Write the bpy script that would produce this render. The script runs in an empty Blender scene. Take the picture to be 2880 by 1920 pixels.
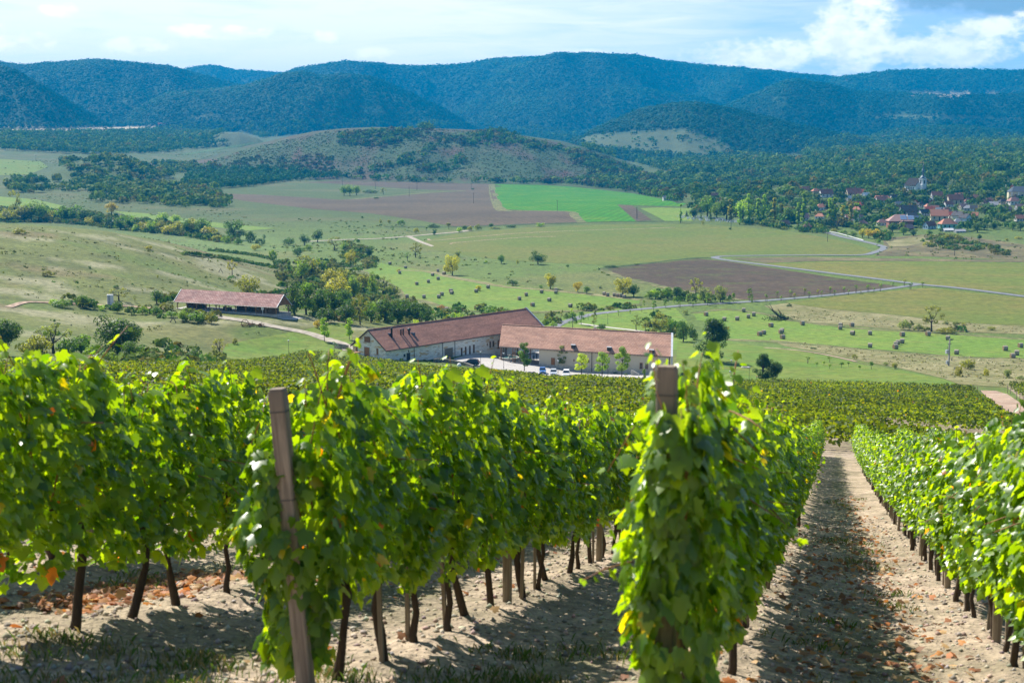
import bpy, bmesh, math, random
import numpy as np
from mathutils import Vector, Matrix
from mathutils.geometry import delaunay_2d_cdt

random.seed(7)
RNG = np.random.default_rng(11)
SC = bpy.context.scene
COL = SC.collection
PI = math.pi
HAZE = 0.000105

# ------------------------------------------------------------------ camera
FPX = 4000.0                                   # focal length in pixels of the 2880 px wide photograph
PITCH = math.atan(586.0 / FPX)
SP, CP = math.sin(PITCH), math.cos(PITCH)
cam_data = bpy.data.cameras.new('camera')
cam = bpy.data.objects.new('camera', cam_data)
COL.objects.link(cam)
cam.location = (0, 0, 0)
cam.rotation_euler = (PI / 2 - PITCH, 0, 0)
cam_data.sensor_width = 36.0
cam_data.lens = 50.0
cam_data.clip_start = 0.1
cam_data.clip_end = 30000.0
cam_data.dof.use_dof = True
cam_data.dof.focus_distance = 110.0
cam_data.dof.aperture_fstop = 4.2
SC.camera = cam

# ------------------------------------------------------------------ light
SUN_EL = math.radians(46.0)
SUN_AZ = math.radians(-39.0)                    # measured from +Y (view direction), negative = left
sun_data = bpy.data.lights.new('sun', 'SUN')
sun_data.energy = 5.0
sun_data.angle = math.radians(0.5)
sun_data.color = (1.0, 0.95, 0.86)
sun = bpy.data.objects.new('sun', sun_data)
COL.objects.link(sun)
sun_dir = Vector((math.sin(SUN_AZ) * math.cos(SUN_EL), math.cos(SUN_AZ) * math.cos(SUN_EL), math.sin(SUN_EL)))
sun.rotation_euler = sun_dir.to_track_quat('Z', 'Y').to_euler()

world = bpy.data.worlds.new('World')
SC.world = world
world.use_nodes = True
wn, wl = world.node_tree.nodes, world.node_tree.links
wn.clear()


def W(t, **kw):
    n = wn.new(t)
    for k, v in kw.items():
        setattr(n, k, v)
    return n


def wmath(op, a, b=None, c=None, clamp=False):
    n = W('ShaderNodeMath', operation=op, use_clamp=clamp)
    for i, s in enumerate((a, b, c)):
        if s is None:
            continue
        if isinstance(s, (int, float)):
            n.inputs[i].default_value = s
        else:
            wl.new(s, n.inputs[i])
    return n.outputs[0]


def wramp(x, a, b, smooth=True):
    n = W('ShaderNodeMapRange', interpolation_type='SMOOTHSTEP' if smooth else 'LINEAR')
    n.inputs[1].default_value = a
    n.inputs[2].default_value = b
    wl.new(x, n.inputs[0])
    return n.outputs[0]


def wmix(f, a, b):
    n = W('ShaderNodeMix', data_type='RGBA')
    wl.new(f, n.inputs[0])
    for i, s in ((6, a), (7, b)):
        if isinstance(s, tuple):
            n.inputs[i].default_value = s
        else:
            wl.new(s, n.inputs[i])
    return n.outputs[2]


w_out = W('ShaderNodeOutputWorld')
w_bg = W('ShaderNodeBackground')
wl.new(w_bg.outputs[0], w_out.inputs[0])
w_bg.inputs[1].default_value = 0.10
w_tc = W('ShaderNodeTexCoord')
w_sep = W('ShaderNodeSeparateXYZ')
wl.new(w_tc.outputs['Generated'], w_sep.inputs[0])
dx_, dy_, dz_ = w_sep.outputs
w_sky = W('ShaderNodeTexSky', sky_type='NISHITA', sun_disc=False)
w_sky.sun_elevation = SUN_EL
w_sky.sun_rotation = SUN_AZ
w_sky.altitude = 200
w_sky.air_density = 1.0
w_sky.dust_density = 0.6
w_sky.ozone_density = 2.0
# the air is clear: look the sky up a little higher than straight along the horizon
w_zup = wmath('MULTIPLY_ADD', wmath('MAXIMUM', dz_, 0.0), 1.6, 0.10)
w_cmb = W('ShaderNodeCombineXYZ')
wl.new(dx_, w_cmb.inputs[0]); wl.new(dy_, w_cmb.inputs[1]); wl.new(w_zup, w_cmb.inputs[2])
w_nrm = W('ShaderNodeVectorMath', operation='NORMALIZE')
wl.new(w_cmb.outputs[0], w_nrm.inputs[0])
wl.new(w_nrm.outputs[0], w_sky.inputs[0])
# compass bearing and height of the direction, in degrees
w_az = wmath('MULTIPLY', wmath('ARCTAN2', dx_, dy_), 57.2958)
w_el = wmath('MULTIPLY', wmath('ARCSINE', dz_), 57.2958)


def wnoise(sx, sy, scale, detail=8.0, rough=0.55, off=0.0, dist=0.0):
    c = W('ShaderNodeCombineXYZ')
    wl.new(wmath('MULTIPLY', w_az, sx), c.inputs[0])
    wl.new(wmath('MULTIPLY', w_el, sy), c.inputs[1])
    c.inputs[2].default_value = off
    n = W('ShaderNodeTexNoise')
    n.inputs['Scale'].default_value = scale
    n.inputs['Detail'].default_value = detail
    n.inputs['Roughness'].default_value = rough
    n.inputs['Distortion'].default_value = dist
    wl.new(c.outputs[0], n.inputs['Vector'])
    return n.outputs['Fac']


def blob(a, e, ra, re):
    """1 in the middle of an ellipse of sky round bearing a and height e, 0 outside."""
    u = wmath('DIVIDE', wmath('SUBTRACT', w_az, a), ra)
    v = wmath('DIVIDE', wmath('SUBTRACT', w_el, e), re)
    r = wmath('ADD', wmath('POWER', wmath('ABSOLUTE', u), 2.0), wmath('POWER', wmath('ABSOLUTE', v), 2.0))
    return wmath('SUBTRACT', 1.0, r)


n_big = wnoise(1.0, 1.7, 0.62, 9.0, 0.58, 3.1)
n_fine = wnoise(1.0, 1.6, 2.0, 7.0, 0.55, 7.7)
w_n = wmath('ADD', wmath('MULTIPLY', wmath('SUBTRACT', n_big, 0.5), 2.6), wmath('MULTIPLY', wmath('SUBTRACT', n_fine, 0.5), 1.5))
cum = None
for (a, e, ra, re, k) in [(13.2, 3.7, 1.9, 1.8, 0.9), (9.6, 2.95, 3.0, 0.75, 0.85), (13.6, 4.9, 1.5, 0.7, 0.8), (17.9, 3.9, 2.0, 0.5, 0.8), (16.6, 3.1, 3.2, 0.75, .8), (22.0, 3.6, 3.5, 1.4, .9),
                          (-18.6, 3.4, 1.6, 0.45, 0.75), (-11.6, 3.85, 2.6, 0.32, 0.8), (-17.4, 4.55, 0.9, 0.3, 0.7), (-7.3, 3.75, 0.7, 0.3, .6),
                          (-20.2, 3.5, 1.4, 0.8, 0.6), (-14.5, 3.3, 1.5, 0.4, 0.6), (-5.6, 3.1, 1.0, 0.25, 0.55), (3.2, 3.1, 0.9, 0.2, .5), (-30, 4, 6, 1.5, .8), (35, 5, 7, 3, .8)]:
    b = wmath('MULTIPLY', wramp(wmath('ADD', blob(a, e, ra, re), w_n), 0.0, 0.9), k)
    cum = b if cum is None else wmath('MAXIMUM', cum, b)
# thin streaky veil, thickest towards the sun on the left
n_cir = wnoise(0.25, 2.2, 0.9, 6.0, 0.6, 1.3, 0.6)
veil = wmath('ADD', wmath('SUBTRACT', 1.0, wramp(w_az, -6.0, 20.0)), wmath('MULTIPLY', wmath('SUBTRACT', n_cir, 0.5), 1.3))
veil = wmath('MULTIPLY', wmath('MINIMUM', wmath('MAXIMUM', veil, 0.0), 1.0), wmath('SUBTRACT', 1.0, wramp(w_el, 2.0, 22.0)))
base_sky = wmix(wmath('MULTIPLY', veil, 0.74), w_sky.outputs[0], (8.6, 8.1, 6.7, 1))
# the grey-blue underside of a cloud bank, high on the right
w_dk = wramp(wmath('ADD', blob(18.6, 5.3, 5.2, 1.25), wmath('MULTIPLY', w_n, 0.45)), 0.0, 0.7)
base_sky = wmix(wmath('MULTIPLY', w_dk, 0.85), base_sky, (1.5, 2.5, 3.5, 1))
# cloud colour: bright tops, greyer bluish hollows
n_sh = wnoise(1.0, 1.8, 1.1, 6.0, 0.55, 12.4)
ccol = wmix(wramp(n_sh, 0.36, 0.62), (7.6, 7.5, 7.0, 1), (9.8, 9.3, 7.9, 1))
wl.new(wmix(wmath('MULTIPLY', cum, 0.92), base_sky, ccol), w_bg.inputs[0])

# ------------------------------------------------------------------ render settings
SC.view_settings.view_transform = 'Standard'
SC.view_settings.look = 'None'
SC.view_settings.exposure = 0.95
SC.view_settings.gamma = 1.0
SC.view_settings.use_curve_mapping = False
SC.render.engine = 'CYCLES'
SC.cycles.max_bounces = 7
SC.cycles.diffuse_bounces = 3
SC.cycles.glossy_bounces = 2
SC.cycles.transmission_bounces = 5
SC.cycles.volume_bounces = 0
SC.cycles.transparent_max_bounces = 6
SC.cycles.sample_clamp_indirect = 6.0
SC.cycles.use_denoising = True

# ------------------------------------------------------------------ pixels of the photograph and rays
REG = {'A': (0, 100, 2.45), 'B': (960, 100, 2.45), 'C': (1920, 300, 2.45), 'D': (0, 560, 2.45), 'E': (960, 560, 2.45), 'F': (1920, 640, 2.45),
       'G': (960, 860, 3.92), 'H': (1300, 880, 3.5636), 'I': (440, 780, 5.6), 'T': (2500, 440, 6.0316), 'U': (1900, 500, 3.92), 'V': (1500, 660, 2.94),
       'S': (0, 0, 0.816667), 'X': (0, 0, 1.0)}


def px(r, x, y):
    a, b, f = REG[r]
    return a + x / f, b + y / f


def ray(u, v):
    a, b = (u - 1440.0) / FPX, (v - 960.0) / FPX
    return Vector((a, CP - b * SP, -SP - b * CP))


def azq(u, v):
    r = ray(u, v)
    return math.atan2(r.x, r.y), -r.z / math.hypot(r.x, r.y)


# ------------------------------------------------------------------ numpy noise
def _hash(ix, iy, seed):
    h = (ix.astype(np.int64) * 374761393 + iy.astype(np.int64) * 668265263 + seed * 974711) & 0x7fffffff
    h = ((h ^ (h >> 13)) * 1274126177) & 0x7fffffff
    h = (h ^ (h >> 16)) & 0xffffff
    return h / float(0xffffff)


def vnoise(x, y, seed=0):
    ix, iy = np.floor(x), np.floor(y)
    fx, fy = x - ix, y - iy
    fx = fx * fx * (3 - 2 * fx)
    fy = fy * fy * (3 - 2 * fy)
    a = _hash(ix, iy, seed); b = _hash(ix + 1, iy, seed); c = _hash(ix, iy + 1, seed); d = _hash(ix + 1, iy + 1, seed)
    return (a * (1 - fx) + b * fx) * (1 - fy) + (c * (1 - fx) + d * fx) * fy


def fbm(x, y, oct=4, seed=0, gain=0.5):
    s, a, n = 0.0, 1.0, 0.0
    for k in range(oct):
        s = s + a * (vnoise(x * 2 ** k + 17.3 * k, y * 2 ** k - 9.1 * k, seed + k) - 0.5)
        n += a
        a *= gain
    return s / n * 2.0


def sstep(a, b, x):
    t = np.clip((x - a) / (b - a), 0, 1)
    return t * t * (3 - 2 * t)


# ------------------------------------------------------------------ the lie of the land
PHI = 0.2246                       # bearing of the vine rows
SPH, CPH = math.sin(PHI), math.cos(PHI)


def to_sr(x, y):
    return x * SPH + y * CPH, x * CPH - y * SPH


def from_sr(s, r):
    return s * SPH + r * CPH, s * CPH - r * SPH


ROW0, ROWSTEP = -0.69, 2.2                      # offset of the row with the leaning end post, and the spacing of the rows


def hill(x, y):
    s, r = to_sr(x, y)
    s1 = np.clip(s, -60, 80)
    z = -1.60 - 0.232 * s1 + 0.000358 * s1 * s1
    s2 = np.clip(s - 80, 0, 290)
    z = z - 0.1747 * s2 + 0.000053 * s2 * s2
    re = 60 * np.tanh(r / 60)
    return z - 0.024 * re


CTRL = []
for (u, v, d) in [(980, 997, 362), (1085, 1015, 352), (1243, 1012, 367), (1332, 991, 379), (1516, 1028, 370), (1833, 1057, 358), (1593, 1060, 355), (1430, 1009, 381),
                  (812, 995, 385), (499, 877, 439.5), (640, 885, 432), (776, 893, 425), (380, 880, 442), (250, 930, 395), (100, 905, 400), (-300, 880, 400),
                  (0, 770, 490), (300, 765, 510), (560, 790, 540), (0, 628, 650), (300, 652, 640), (-300, 620, 650), (600, 716, 655), (770, 770, 690), (760, 830, 560),
                  (2014, 1013, 400), (2600, 1060, 372), (2880, 1080, 358), (3200, 1085, 355), (2300, 1050, 378), (2010, 1078, 352), (1440, 955, 425)]:
    a, q = azq(u, v)
    CTRL.append((a, d, -q * d))
for (u, d, z) in [(0, 850, -60), (300, 850, -64), (-300, 850, -58), (620, 850, -69), (0, 1150, -69), (300, 1150, -70), (-300, 1150, -69),
                  (1000, 560, -67), (1440, 500, -69), (1800, 470, -69.5), (2200, 480, -70), (2600, 480, -70), (2880, 470, -70), (3200, 480, -70),
                  (850, 760, -70), (1440, 700, -70), (2000, 700, -70), (2600, 700, -70), (3200, 700, -70), (700, 1200, -70), (1100, 1200, -70), (1440, 1100, -70),
                  (2000, 1060, -70), (2600, 1020, -68), (3200, 1020, -68), (1440, 1700, -70), (2000, 1700, -70), (1000, 1700, -69),
                  (2150, 1250, -62), (2600, 1250, -58), (2880, 1250, -57), (3200, 1250, -57), (2150, 1500, -54), (2600, 1500, -48), (2880, 1500, -46), (3200, 1500, -46), (2600, 2200, -34), (2880, 2200, -32), (3200, 2200, -32), (2000, 2300, -56), (2000, 2800, -54), (2600, 2800, -28),
                  (100, 1700, -56), (100, 2300, -40), (100, 3500, 3), (500, 2300, -52), (500, 3500, -8), (-300, 1700, -52), (-300, 3500, 6), (900, 2300, -62), (900, 3200, -32),
                  (1440, 3200, -40), (2000, 3500, -40), (2800, 3500, -18), (3200, 3500, -10), (-300, 6000, 20), (700, 6000, 10), (1440, 6000, 10), (2300, 6000, 10), (3200, 6000, 20),
                  (1440, 9500, 30), (0, 9500, 30), (2880, 9500, 30)]:
    CTRL.append((azq(u, 700)[0], d, z))
for u in (-300, 200, 700, 1200, 1700, 2200, 2700, 3200):
    for d in (170, 230, 290):
        a = azq(u, 900)[0]
        CTRL.append((a, d, float(hill(d * math.sin(a), d * math.cos(a)))))
CTRL = np.array(CTRL)


def _feat(a, d):
    return np.stack([a * 6.0, np.log(d) * 3.2], -1)


def _tps(r2):
    return 0.5 * r2 * np.log(r2 + 1e-12)


_C = _feat(CTRL[:, 0], CTRL[:, 1])
_n = len(_C)
_K = _tps(((_C[:, None] - _C[None]) ** 2).sum(-1)) + 0.002 * np.eye(_n)
_Pm = np.concatenate([np.ones((_n, 1)), _C], 1)
_M = np.block([[_K, _Pm], [_Pm.T, np.zeros((3, 3))]])
_w = np.linalg.solve(_M, np.concatenate([CTRL[:, 2], np.zeros(3)]))


def valley(a, d):
    a = np.clip(a, -0.48, 0.48)
    f = _feat(a, np.clip(d, 150, 9600))
    sh = f.shape[:-1]
    f = f.reshape(-1, 2)
    out = np.empty(len(f))
    for i in range(0, len(f), 40000):
        g = f[i:i + 40000]
        r2 = ((g[:, None] - _C[None]) ** 2).sum(-1)
        out[i:i + 40000] = _tps(r2) @ _w[:_n] + _w[_n] + g @ _w[_n + 1:]
    return out.reshape(sh)


# skyline of every ridge as read off the photograph (2352 px wide copy), its distance, and how far its foot lies in front of it
RIDGES = [
    ('far', 7600, 1800, [(-600, 230), (300, 200), (380, 178), (430, 158), (490, 151), (540, 163), (640, 171), (720, 185), (900, 260)]),
    ('left', 5600, 1900, [(-900, 120), (-300, 145), (0, 142), (60, 151), (100, 146), (200, 138), (300, 145), (380, 153), (450, 170), (520, 188), (640, 220), (740, 260), (900, 300)]),
    ('leftnear', 4100, 800, [(-900, 60), (-400, 110), (0, 155), (33, 163), (66, 183), (117, 209), (183, 246), (216, 266), (250, 284), (300, 310)]),
    ('mid', 4700, 1100, [(250, 300), (333, 240), (383, 216), (466, 207), (566, 196), (616, 184), (653, 173), (693, 169), (733, 176), (784, 173), (844, 176), (884, 186), (917, 201), (957, 222), (1010, 245), (1100, 300)]),
    ('main', 6500, 2500, [(300, 300), (500, 230), (580, 195), (640, 175), (680, 161), (740, 155), (800, 149), (870, 151), (960, 158), (1040, 153), (1100, 143), (1150, 137), (1250, 134), (1340, 129), (1420, 132), (1500, 141), (1580, 150), (1640, 155), (1700, 157), (1760, 165), (1830, 173), (1900, 177), (1960, 182), (2050, 195), (2200, 225), (2500, 280)]),
    ('right', 6100, 1600, [(1600, 290), (1750, 230), (1850, 196), (1950, 177), (2000, 171), (2050, 165), (2100, 162), (2200, 161), (2300, 163), (2400, 164), (2700, 170), (3300, 150)]),
    ('terrace', 4700, 1200, [(1560, 300), (1650, 250), (1735, 216), (1801, 188), (1835, 186), (1900, 196), (1968, 211), (2135, 214), (2352, 216), (2800, 220)]),
    ('spur', 5200, 1000, [(1000, 320), (1080, 270), (1200, 225), (1300, 205), (1400, 200), (1500, 205), (1620, 225), (1700, 260), (1800, 310)]),
    ('foot', 3300, 760, [(1250, 350), (1330, 312), (1400, 278), (1470, 249), (1540, 236), (1600, 234), (1680, 247), (1760, 266), (1850, 289), (1950, 310), (2050, 334), (2110, 354), (2160, 376), (2260, 400)]),
    ('rightlow', 3600, 760, [(1850, 390), (1950, 330), (2035, 298), (2135, 287), (2235, 290), (2352, 303), (2600, 310), (2900, 300)]),
    ('mound', 2420, 560, [(380, 400), (430, 374), (500, 352), (580, 332), (660, 314), (720, 302), (790, 295), (860, 292), (920, 294), (1000, 295), (1060, 297), (1100, 299), (1150, 305), (1220, 314), (1290, 324), (1340, 338), (1400, 358), (1460, 380), (1520, 404), (1580, 432), (1640, 460)]),
    ('knoll', 1900, 190, [(80, 420), (130, 385), (170, 370), (230, 366), (290, 368), (330, 384), (380, 400), (430, 430)]),
    ('paleknoll', 3050, 260, [(430, 345), (470, 320), (510, 303), (550, 304), (590, 316), (640, 345)]),
]
RID = []
for nm, D, Wd, pts in RIDGES:
    a = np.array([azq(x * 1.2245, y * 1.2245)[0] for x, y in pts])
    z = np.array([-azq(x * 1.2245, y * 1.2245)[1] * D for x, y in pts])
    if D > 3200:
        z = z - 9.0
    RID.append((nm, D, Wd, a, z))


def ridge_z(r, a, d, x, y):
    nm, D, Wd, ra, rz = r
    zc = np.interp(a, ra, rz)
    n1 = fbm(a * 26.0 + len(nm), d / 1400.0, 3, 5 + len(nm))
    De = D + 0.10 * Wd * n1
    t = np.where(d < De, (De - d) / Wd, (d - De) / (Wd * 0.9))
    f = 0.5 * (1 + np.cos(PI * np.clip(t, 0, 1)))
    zb = -76.0
    g = 4 * f * (1 - f)
    spur = fbm(a * (17.0 if D > 3000 else 20.0) + 3.7 * len(nm), d / 1100.0 + len(nm), 4, 31 + len(nm))
    amp = (zc - zb) * ({'foot': 0.12, 'rightlow': 0.14, 'paleknoll': 0.05}.get(nm, 0.42) if D > 3000 else 0.08)
    return zb + (zc - zb) * f + g * amp * spur - 100 * (t > 1)


def height(x, y):
    """Ground height for numpy arrays; the camera is at 0,0,0."""
    d = np.hypot(x, y)
    a = np.arctan2(x, y)
    w = sstep(250, 320, d)
    zv = valley(a, d)
    zv = zv + 0.6 * fbm(x / 110.0, y / 110.0, 1, 3) * sstep(420, 600, d) + 1.5 * fbm(x / 220.0, y / 220.0, 2, 8) * sstep(1700, 2300, d)
    z = hill(x, y) * (1 - w) + zv * w
    for r in RID:
        zr = ridge_z(r, a, d, x, y)
        k = 6.0
        z = np.where(np.abs(z - zr) < k, np.maximum(z, zr) + (k - np.abs(z - zr)) ** 2 / (4 * k), np.maximum(z, zr))
    # small relief near the camera: soil earthed up under the rows, clods between
    s, r = to_sr(x, y)
    near = 1 - sstep(40, 85, d)
    rr = ((r - ROW0) / ROWSTEP + 0.5) % 1.0 - 0.5
    z = z + near * (0.07 * np.exp(-(rr / 0.16) ** 2) - 0.03 + 0.03 * fbm(x / 0.5, y / 0.5, 3, 21) + 0.035 * fbm(x / 0.16, y / 0.16, 2, 22))
    return z


AZ = np.concatenate([np.linspace(-PI, -0.49, 50), np.linspace(-0.47, 0.47, 900), np.linspace(0.49, PI, 50)])
LD = np.concatenate([np.linspace(math.log(0.3), math.log(5.0), 10)[:-1], np.linspace(math.log(5.0), math.log(9500.0), 640)])
GA, GL = np.meshgrid(AZ, LD, indexing='ij')
GX, GY = np.exp(GL) * np.sin(GA), np.exp(GL) * np.cos(GA)
GZ = height(GX, GY)


def hxy(x, y):
    x, y = np.asarray(x, float), np.asarray(y, float)
    fi = np.interp(np.arctan2(x, y), AZ, np.arange(len(AZ)))
    fj = np.interp(np.log(np.hypot(x, y) + 1e-9), LD, np.arange(len(LD)))
    i = np.clip(fi.astype(int), 0, len(AZ) - 2); j = np.clip(fj.astype(int), 0, len(LD) - 2)
    u, v = fi - i, fj - j
    return (GZ[i, j] * (1 - u) + GZ[i + 1, j] * u) * (1 - v) + (GZ[i, j + 1] * (1 - u) + GZ[i + 1, j + 1] * u) * v


_DD = np.exp(np.linspace(math.log(4.0), math.log(9450.0), 5000))


def at(u, v, dmin=0.0):
    """The point of the ground that pixel (u, v) of the photograph looks at."""
    a, q = azq(u, v)
    dd = _DD[_DD > dmin] if dmin else _DD
    h = hxy(dd * math.sin(a), dd * math.cos(a))
    k = np.nonzero(h >= -q * dd)[0]
    k = int(k[0]) if len(k) else len(dd) - 1
    if k > 0:
        f0, f1 = h[k - 1] + q * dd[k - 1], h[k] + q * dd[k]
        d = dd[k - 1] + (dd[k] - dd[k - 1]) * (-f0 / (f1 - f0) if f1 != f0 else 0)
    else:
        d = dd[0]
    x, y = d * math.sin(a), d * math.cos(a)
    return Vector((x, y, float(hxy(x, y))))


def ppm(p):
    """Pixels of the photograph per metre at point p."""
    return FPX / (p.y * CP - p.z * SP)


def project(x, y, z):
    """World to pixels (numpy)."""
    dep = y * CP - z * SP
    return 1440 + FPX * x / dep, 960 - FPX * (y * SP + z * CP) / dep


# ------------------------------------------------------------------ object helpers
def tag(o, label=None, cat=None, group=None, kind=None):
    if label: o['label'] = label
    if cat: o['category'] = cat
    if group: o['group'] = group
    if kind: o['kind'] = kind
    return o


def link(o, parent=None):
    COL.objects.link(o)
    if parent is not None:
        o.parent = parent
    return o


def empty(name, loc, rz=0.0):
    o = bpy.data.objects.new(name, None)
    o.empty_display_size = 0.3
    o.location = loc
    o.rotation_euler = (0, 0, rz)
    return link(o)


def np_mesh(name, V, F, mats, tint=None, smooth=False, midx=None):
    """Mesh from arrays: V (n,3); F a list of (m,k) index arrays; tint per-vertex colours."""
    me = bpy.data.meshes.new(name)
    if isinstance(F, np.ndarray):
        F = [F]
    F = [f for f in F if len(f)]
    nl = sum(f.size for f in F)
    nf = sum(len(f) for f in F)
    me.vertices.add(len(V)); me.loops.add(nl); me.polygons.add(nf)
    me.vertices.foreach_set('co', np.ascontiguousarray(V, dtype=np.float32).ravel())
    me.loops.foreach_set('vertex_index', np.concatenate([f.ravel() for f in F]).astype(np.int32))
    tot = np.concatenate([np.full(len(f), f.shape[1]) for f in F])
    st = np.concatenate([[0], np.cumsum(tot)[:-1]])
    me.polygons.foreach_set('loop_start', st.astype(np.int32))
    me.polygons.foreach_set('loop_total', tot.astype(np.int32))
    if smooth:
        me.polygons.foreach_set('use_smooth', np.ones(nf, dtype=bool))
    for m in (mats if isinstance(mats, (list, tuple)) else [mats]):
        me.materials.append(m)
    if midx is not None:
        me.polygons.foreach_set('material_index', np.asarray(midx, dtype=np.int32))
    me.update(calc_edges=True)
    if tint is not None:
        at_ = me.attributes.new('tint', 'FLOAT_COLOR', 'POINT')
        t = np.ones((len(V), 4), dtype=np.float32)
        t[:, :3] = tint
        at_.data.foreach_set('color', t.ravel())
    me.validate()
    return me


def np_obj(name, V, F, mats, parent=None, **kw):
    return link(bpy.data.objects.new(name, np_mesh(name, V, F, mats, **kw)), parent)


class MB:
    """Collects boxes, tubes, prisms and free faces into one mesh."""
    SHEAR = 0.0                                 # a building whose ends are not square to its length

    def __init__(self):
        self.v, self.f = [], []
        self.shear = MB.SHEAR

    def add(self, verts, faces):
        b = len(self.v)
        self.v += [tuple(p) for p in verts]
        self.f += [tuple(i + b for i in f) for f in faces]
        return self

    def box(self, x0, y0, z0, x1, y1, z1):
        v = [(x0, y0, z0), (x1, y0, z0), (x1, y1, z0), (x0, y1, z0), (x0, y0, z1), (x1, y0, z1), (x1, y1, z1), (x0, y1, z1)]
        return self.add(v, [(3, 2, 1, 0), (4, 5, 6, 7), (0, 1, 5, 4), (1, 2, 6, 5), (2, 3, 7, 6), (3, 0, 4, 7)])

    def bar(self, a, b, w, h=None):
        """A square bar from a to b."""
        a, b = Vector(a), Vector(b)
        h = h or w
        t = (b - a).normalized()
        u = t.cross(Vector((0, 0, 1)))
        u = u.normalized() if u.length > 1e-4 else Vector((1, 0, 0))
        n = u.cross(t)
        v = [p + u * (sx * w / 2) + n * (sy * h / 2) for p in (a, b) for sx, sy in ((-1, -1), (1, -1), (1, 1), (-1, 1))]
        return self.add(v, [(3, 2, 1, 0), (4, 5, 6, 7), (0, 1, 5, 4), (1, 2, 6, 5), (2, 3, 7, 6), (3, 0, 4, 7)])

    def tube(self, pts, radii, n=6, cap=True):
        pts = [Vector(p) for p in pts]
        if isinstance(radii, (int, float)):
            radii = [radii] * len(pts)
        b = len(self.v)
        ref = Vector((0.31, 0.95, 0.03))
        for i, p in enumerate(pts):
            t = (pts[min(i + 1, len(pts) - 1)] - pts[max(i - 1, 0)])
            t = t.normalized() if t.length > 1e-9 else Vector((0, 0, 1))
            u = t.cross(ref)
            u = u.normalized() if u.length > 1e-3 else t.cross(Vector((1, 0, 0))).normalized()
            w = t.cross(u)
            for k in range(n):
                an = 2 * PI * k / n
                self.v.append(tuple(p + (u * math.cos(an) + w * math.sin(an)) * radii[i]))
        for i in range(len(pts) - 1):
            for k in range(n):
                a0, a1 = b + i * n + k, b + i * n + (k + 1) % n
                self.f.append((a0, a1, a1 + n, a0 + n))
        if cap:
            self.f.append(tuple(b + k for k in reversed(range(n))))
            self.f.append(tuple(b + (len(pts) - 1) * n + k for k in range(n)))
        return self

    def lathe(self, prof, n=16, c=(0, 0, 0)):
        b = len(self.v)
        for r, z in prof:
            for k in range(n):
                an = 2 * PI * k / n
                self.v.append((c[0] + r * math.cos(an), c[1] + r * math.sin(an), c[2] + z))
        for i in range(len(prof) - 1):
            for k in range(n):
                a0, a1 = b + i * n + k, b + i * n + (k + 1) % n
                self.f.append((a0, a1, a1 + n, a0 + n))
        self.f.append(tuple(b + k for k in reversed(range(n))))
        self.f.append(tuple(b + (len(prof) - 1) * n + k for k in range(n)))
        return self

    def prism(self, poly, y0, y1, axis='y'):
        """Extrude a 2-D outline (x,z) from y0 to y1 (axis y), or (y,z) along x (axis x), or (x,y) along z (axis z)."""
        n = len(poly)
        mk = {'y': lambda p, t: (p[0], t, p[1]), 'x': lambda p, t: (t, p[0], p[1]), 'z': lambda p, t: (p[0], p[1], t)}[axis]
        v = [mk(p, y0) for p in poly] + [mk(p, y1) for p in poly]
        f = [tuple(range(n)), tuple(reversed(range(n, 2 * n)))]
        f += [(i, i + n, (i + 1) % n + n, (i + 1) % n) for i in range(n)]
        return self.add(v, f)

    def mesh(self, name, mat, smooth=False):
        me = bpy.data.meshes.new(name)
        me.from_pydata([(p[0] - self.shear * p[1], p[1], p[2]) for p in self.v], [], self.f)
        bm = bmesh.new(); bm.from_mesh(me)
        bmesh.ops.recalc_face_normals(bm, faces=bm.faces)
        bm.to_mesh(me); bm.free()
        me.materials.append(mat)
        if smooth:
            for p in me.polygons:
                p.use_smooth = True
        return me

    def build(self, name, mat, parent=None, smooth=False, bevel=0.0):
        o = link(bpy.data.objects.new(name, self.mesh(name, mat, smooth)), parent)
        if bevel:
            m = o.modifiers.new('bevel', 'BEVEL'); m.width = bevel; m.segments = 2; m.limit_method = 'ANGLE'
        return o


def copy_tree(o, parent=None):
    kids = list(KIDS.get(o.name, ()))
    c = o.copy()
    COL.objects.link(c)
    if parent is not None:
        c.parent = parent
    KIDS[c.name] = [copy_tree(k, c) for k in kids]
    return c


KIDS = {}


def remember(root):
    """Note the children of a prototype so copies need no scene-wide search."""
    for o in [root] + list(root.children_recursive):
        KIDS[o.name] = list(o.children)
    return root


ORD = ['first', 'second', 'third', 'fourth', 'fifth', 'sixth', 'seventh', 'eighth', 'ninth', 'tenth', 'eleventh', 'twelfth', 'thirteenth', 'fourteenth', 'fifteenth', 'sixteenth',
       'seventeenth', 'eighteenth', 'nineteenth']
TENS = {2: ('twenty', 'twentieth'), 3: ('thirty', 'thirtieth'), 4: ('forty', 'fortieth'), 5: ('fifty', 'fiftieth'), 6: ('sixty', 'sixtieth'), 7: ('seventy', 'seventieth'), 8: ('eighty', 'eightieth')}


def nth(n):
    if n <= 19:
        return ORD[n - 1]
    t, u = divmod(n, 10)
    return TENS[t][1] if u == 0 else TENS[t][0] + '-' + ORD[u - 1]


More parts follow.
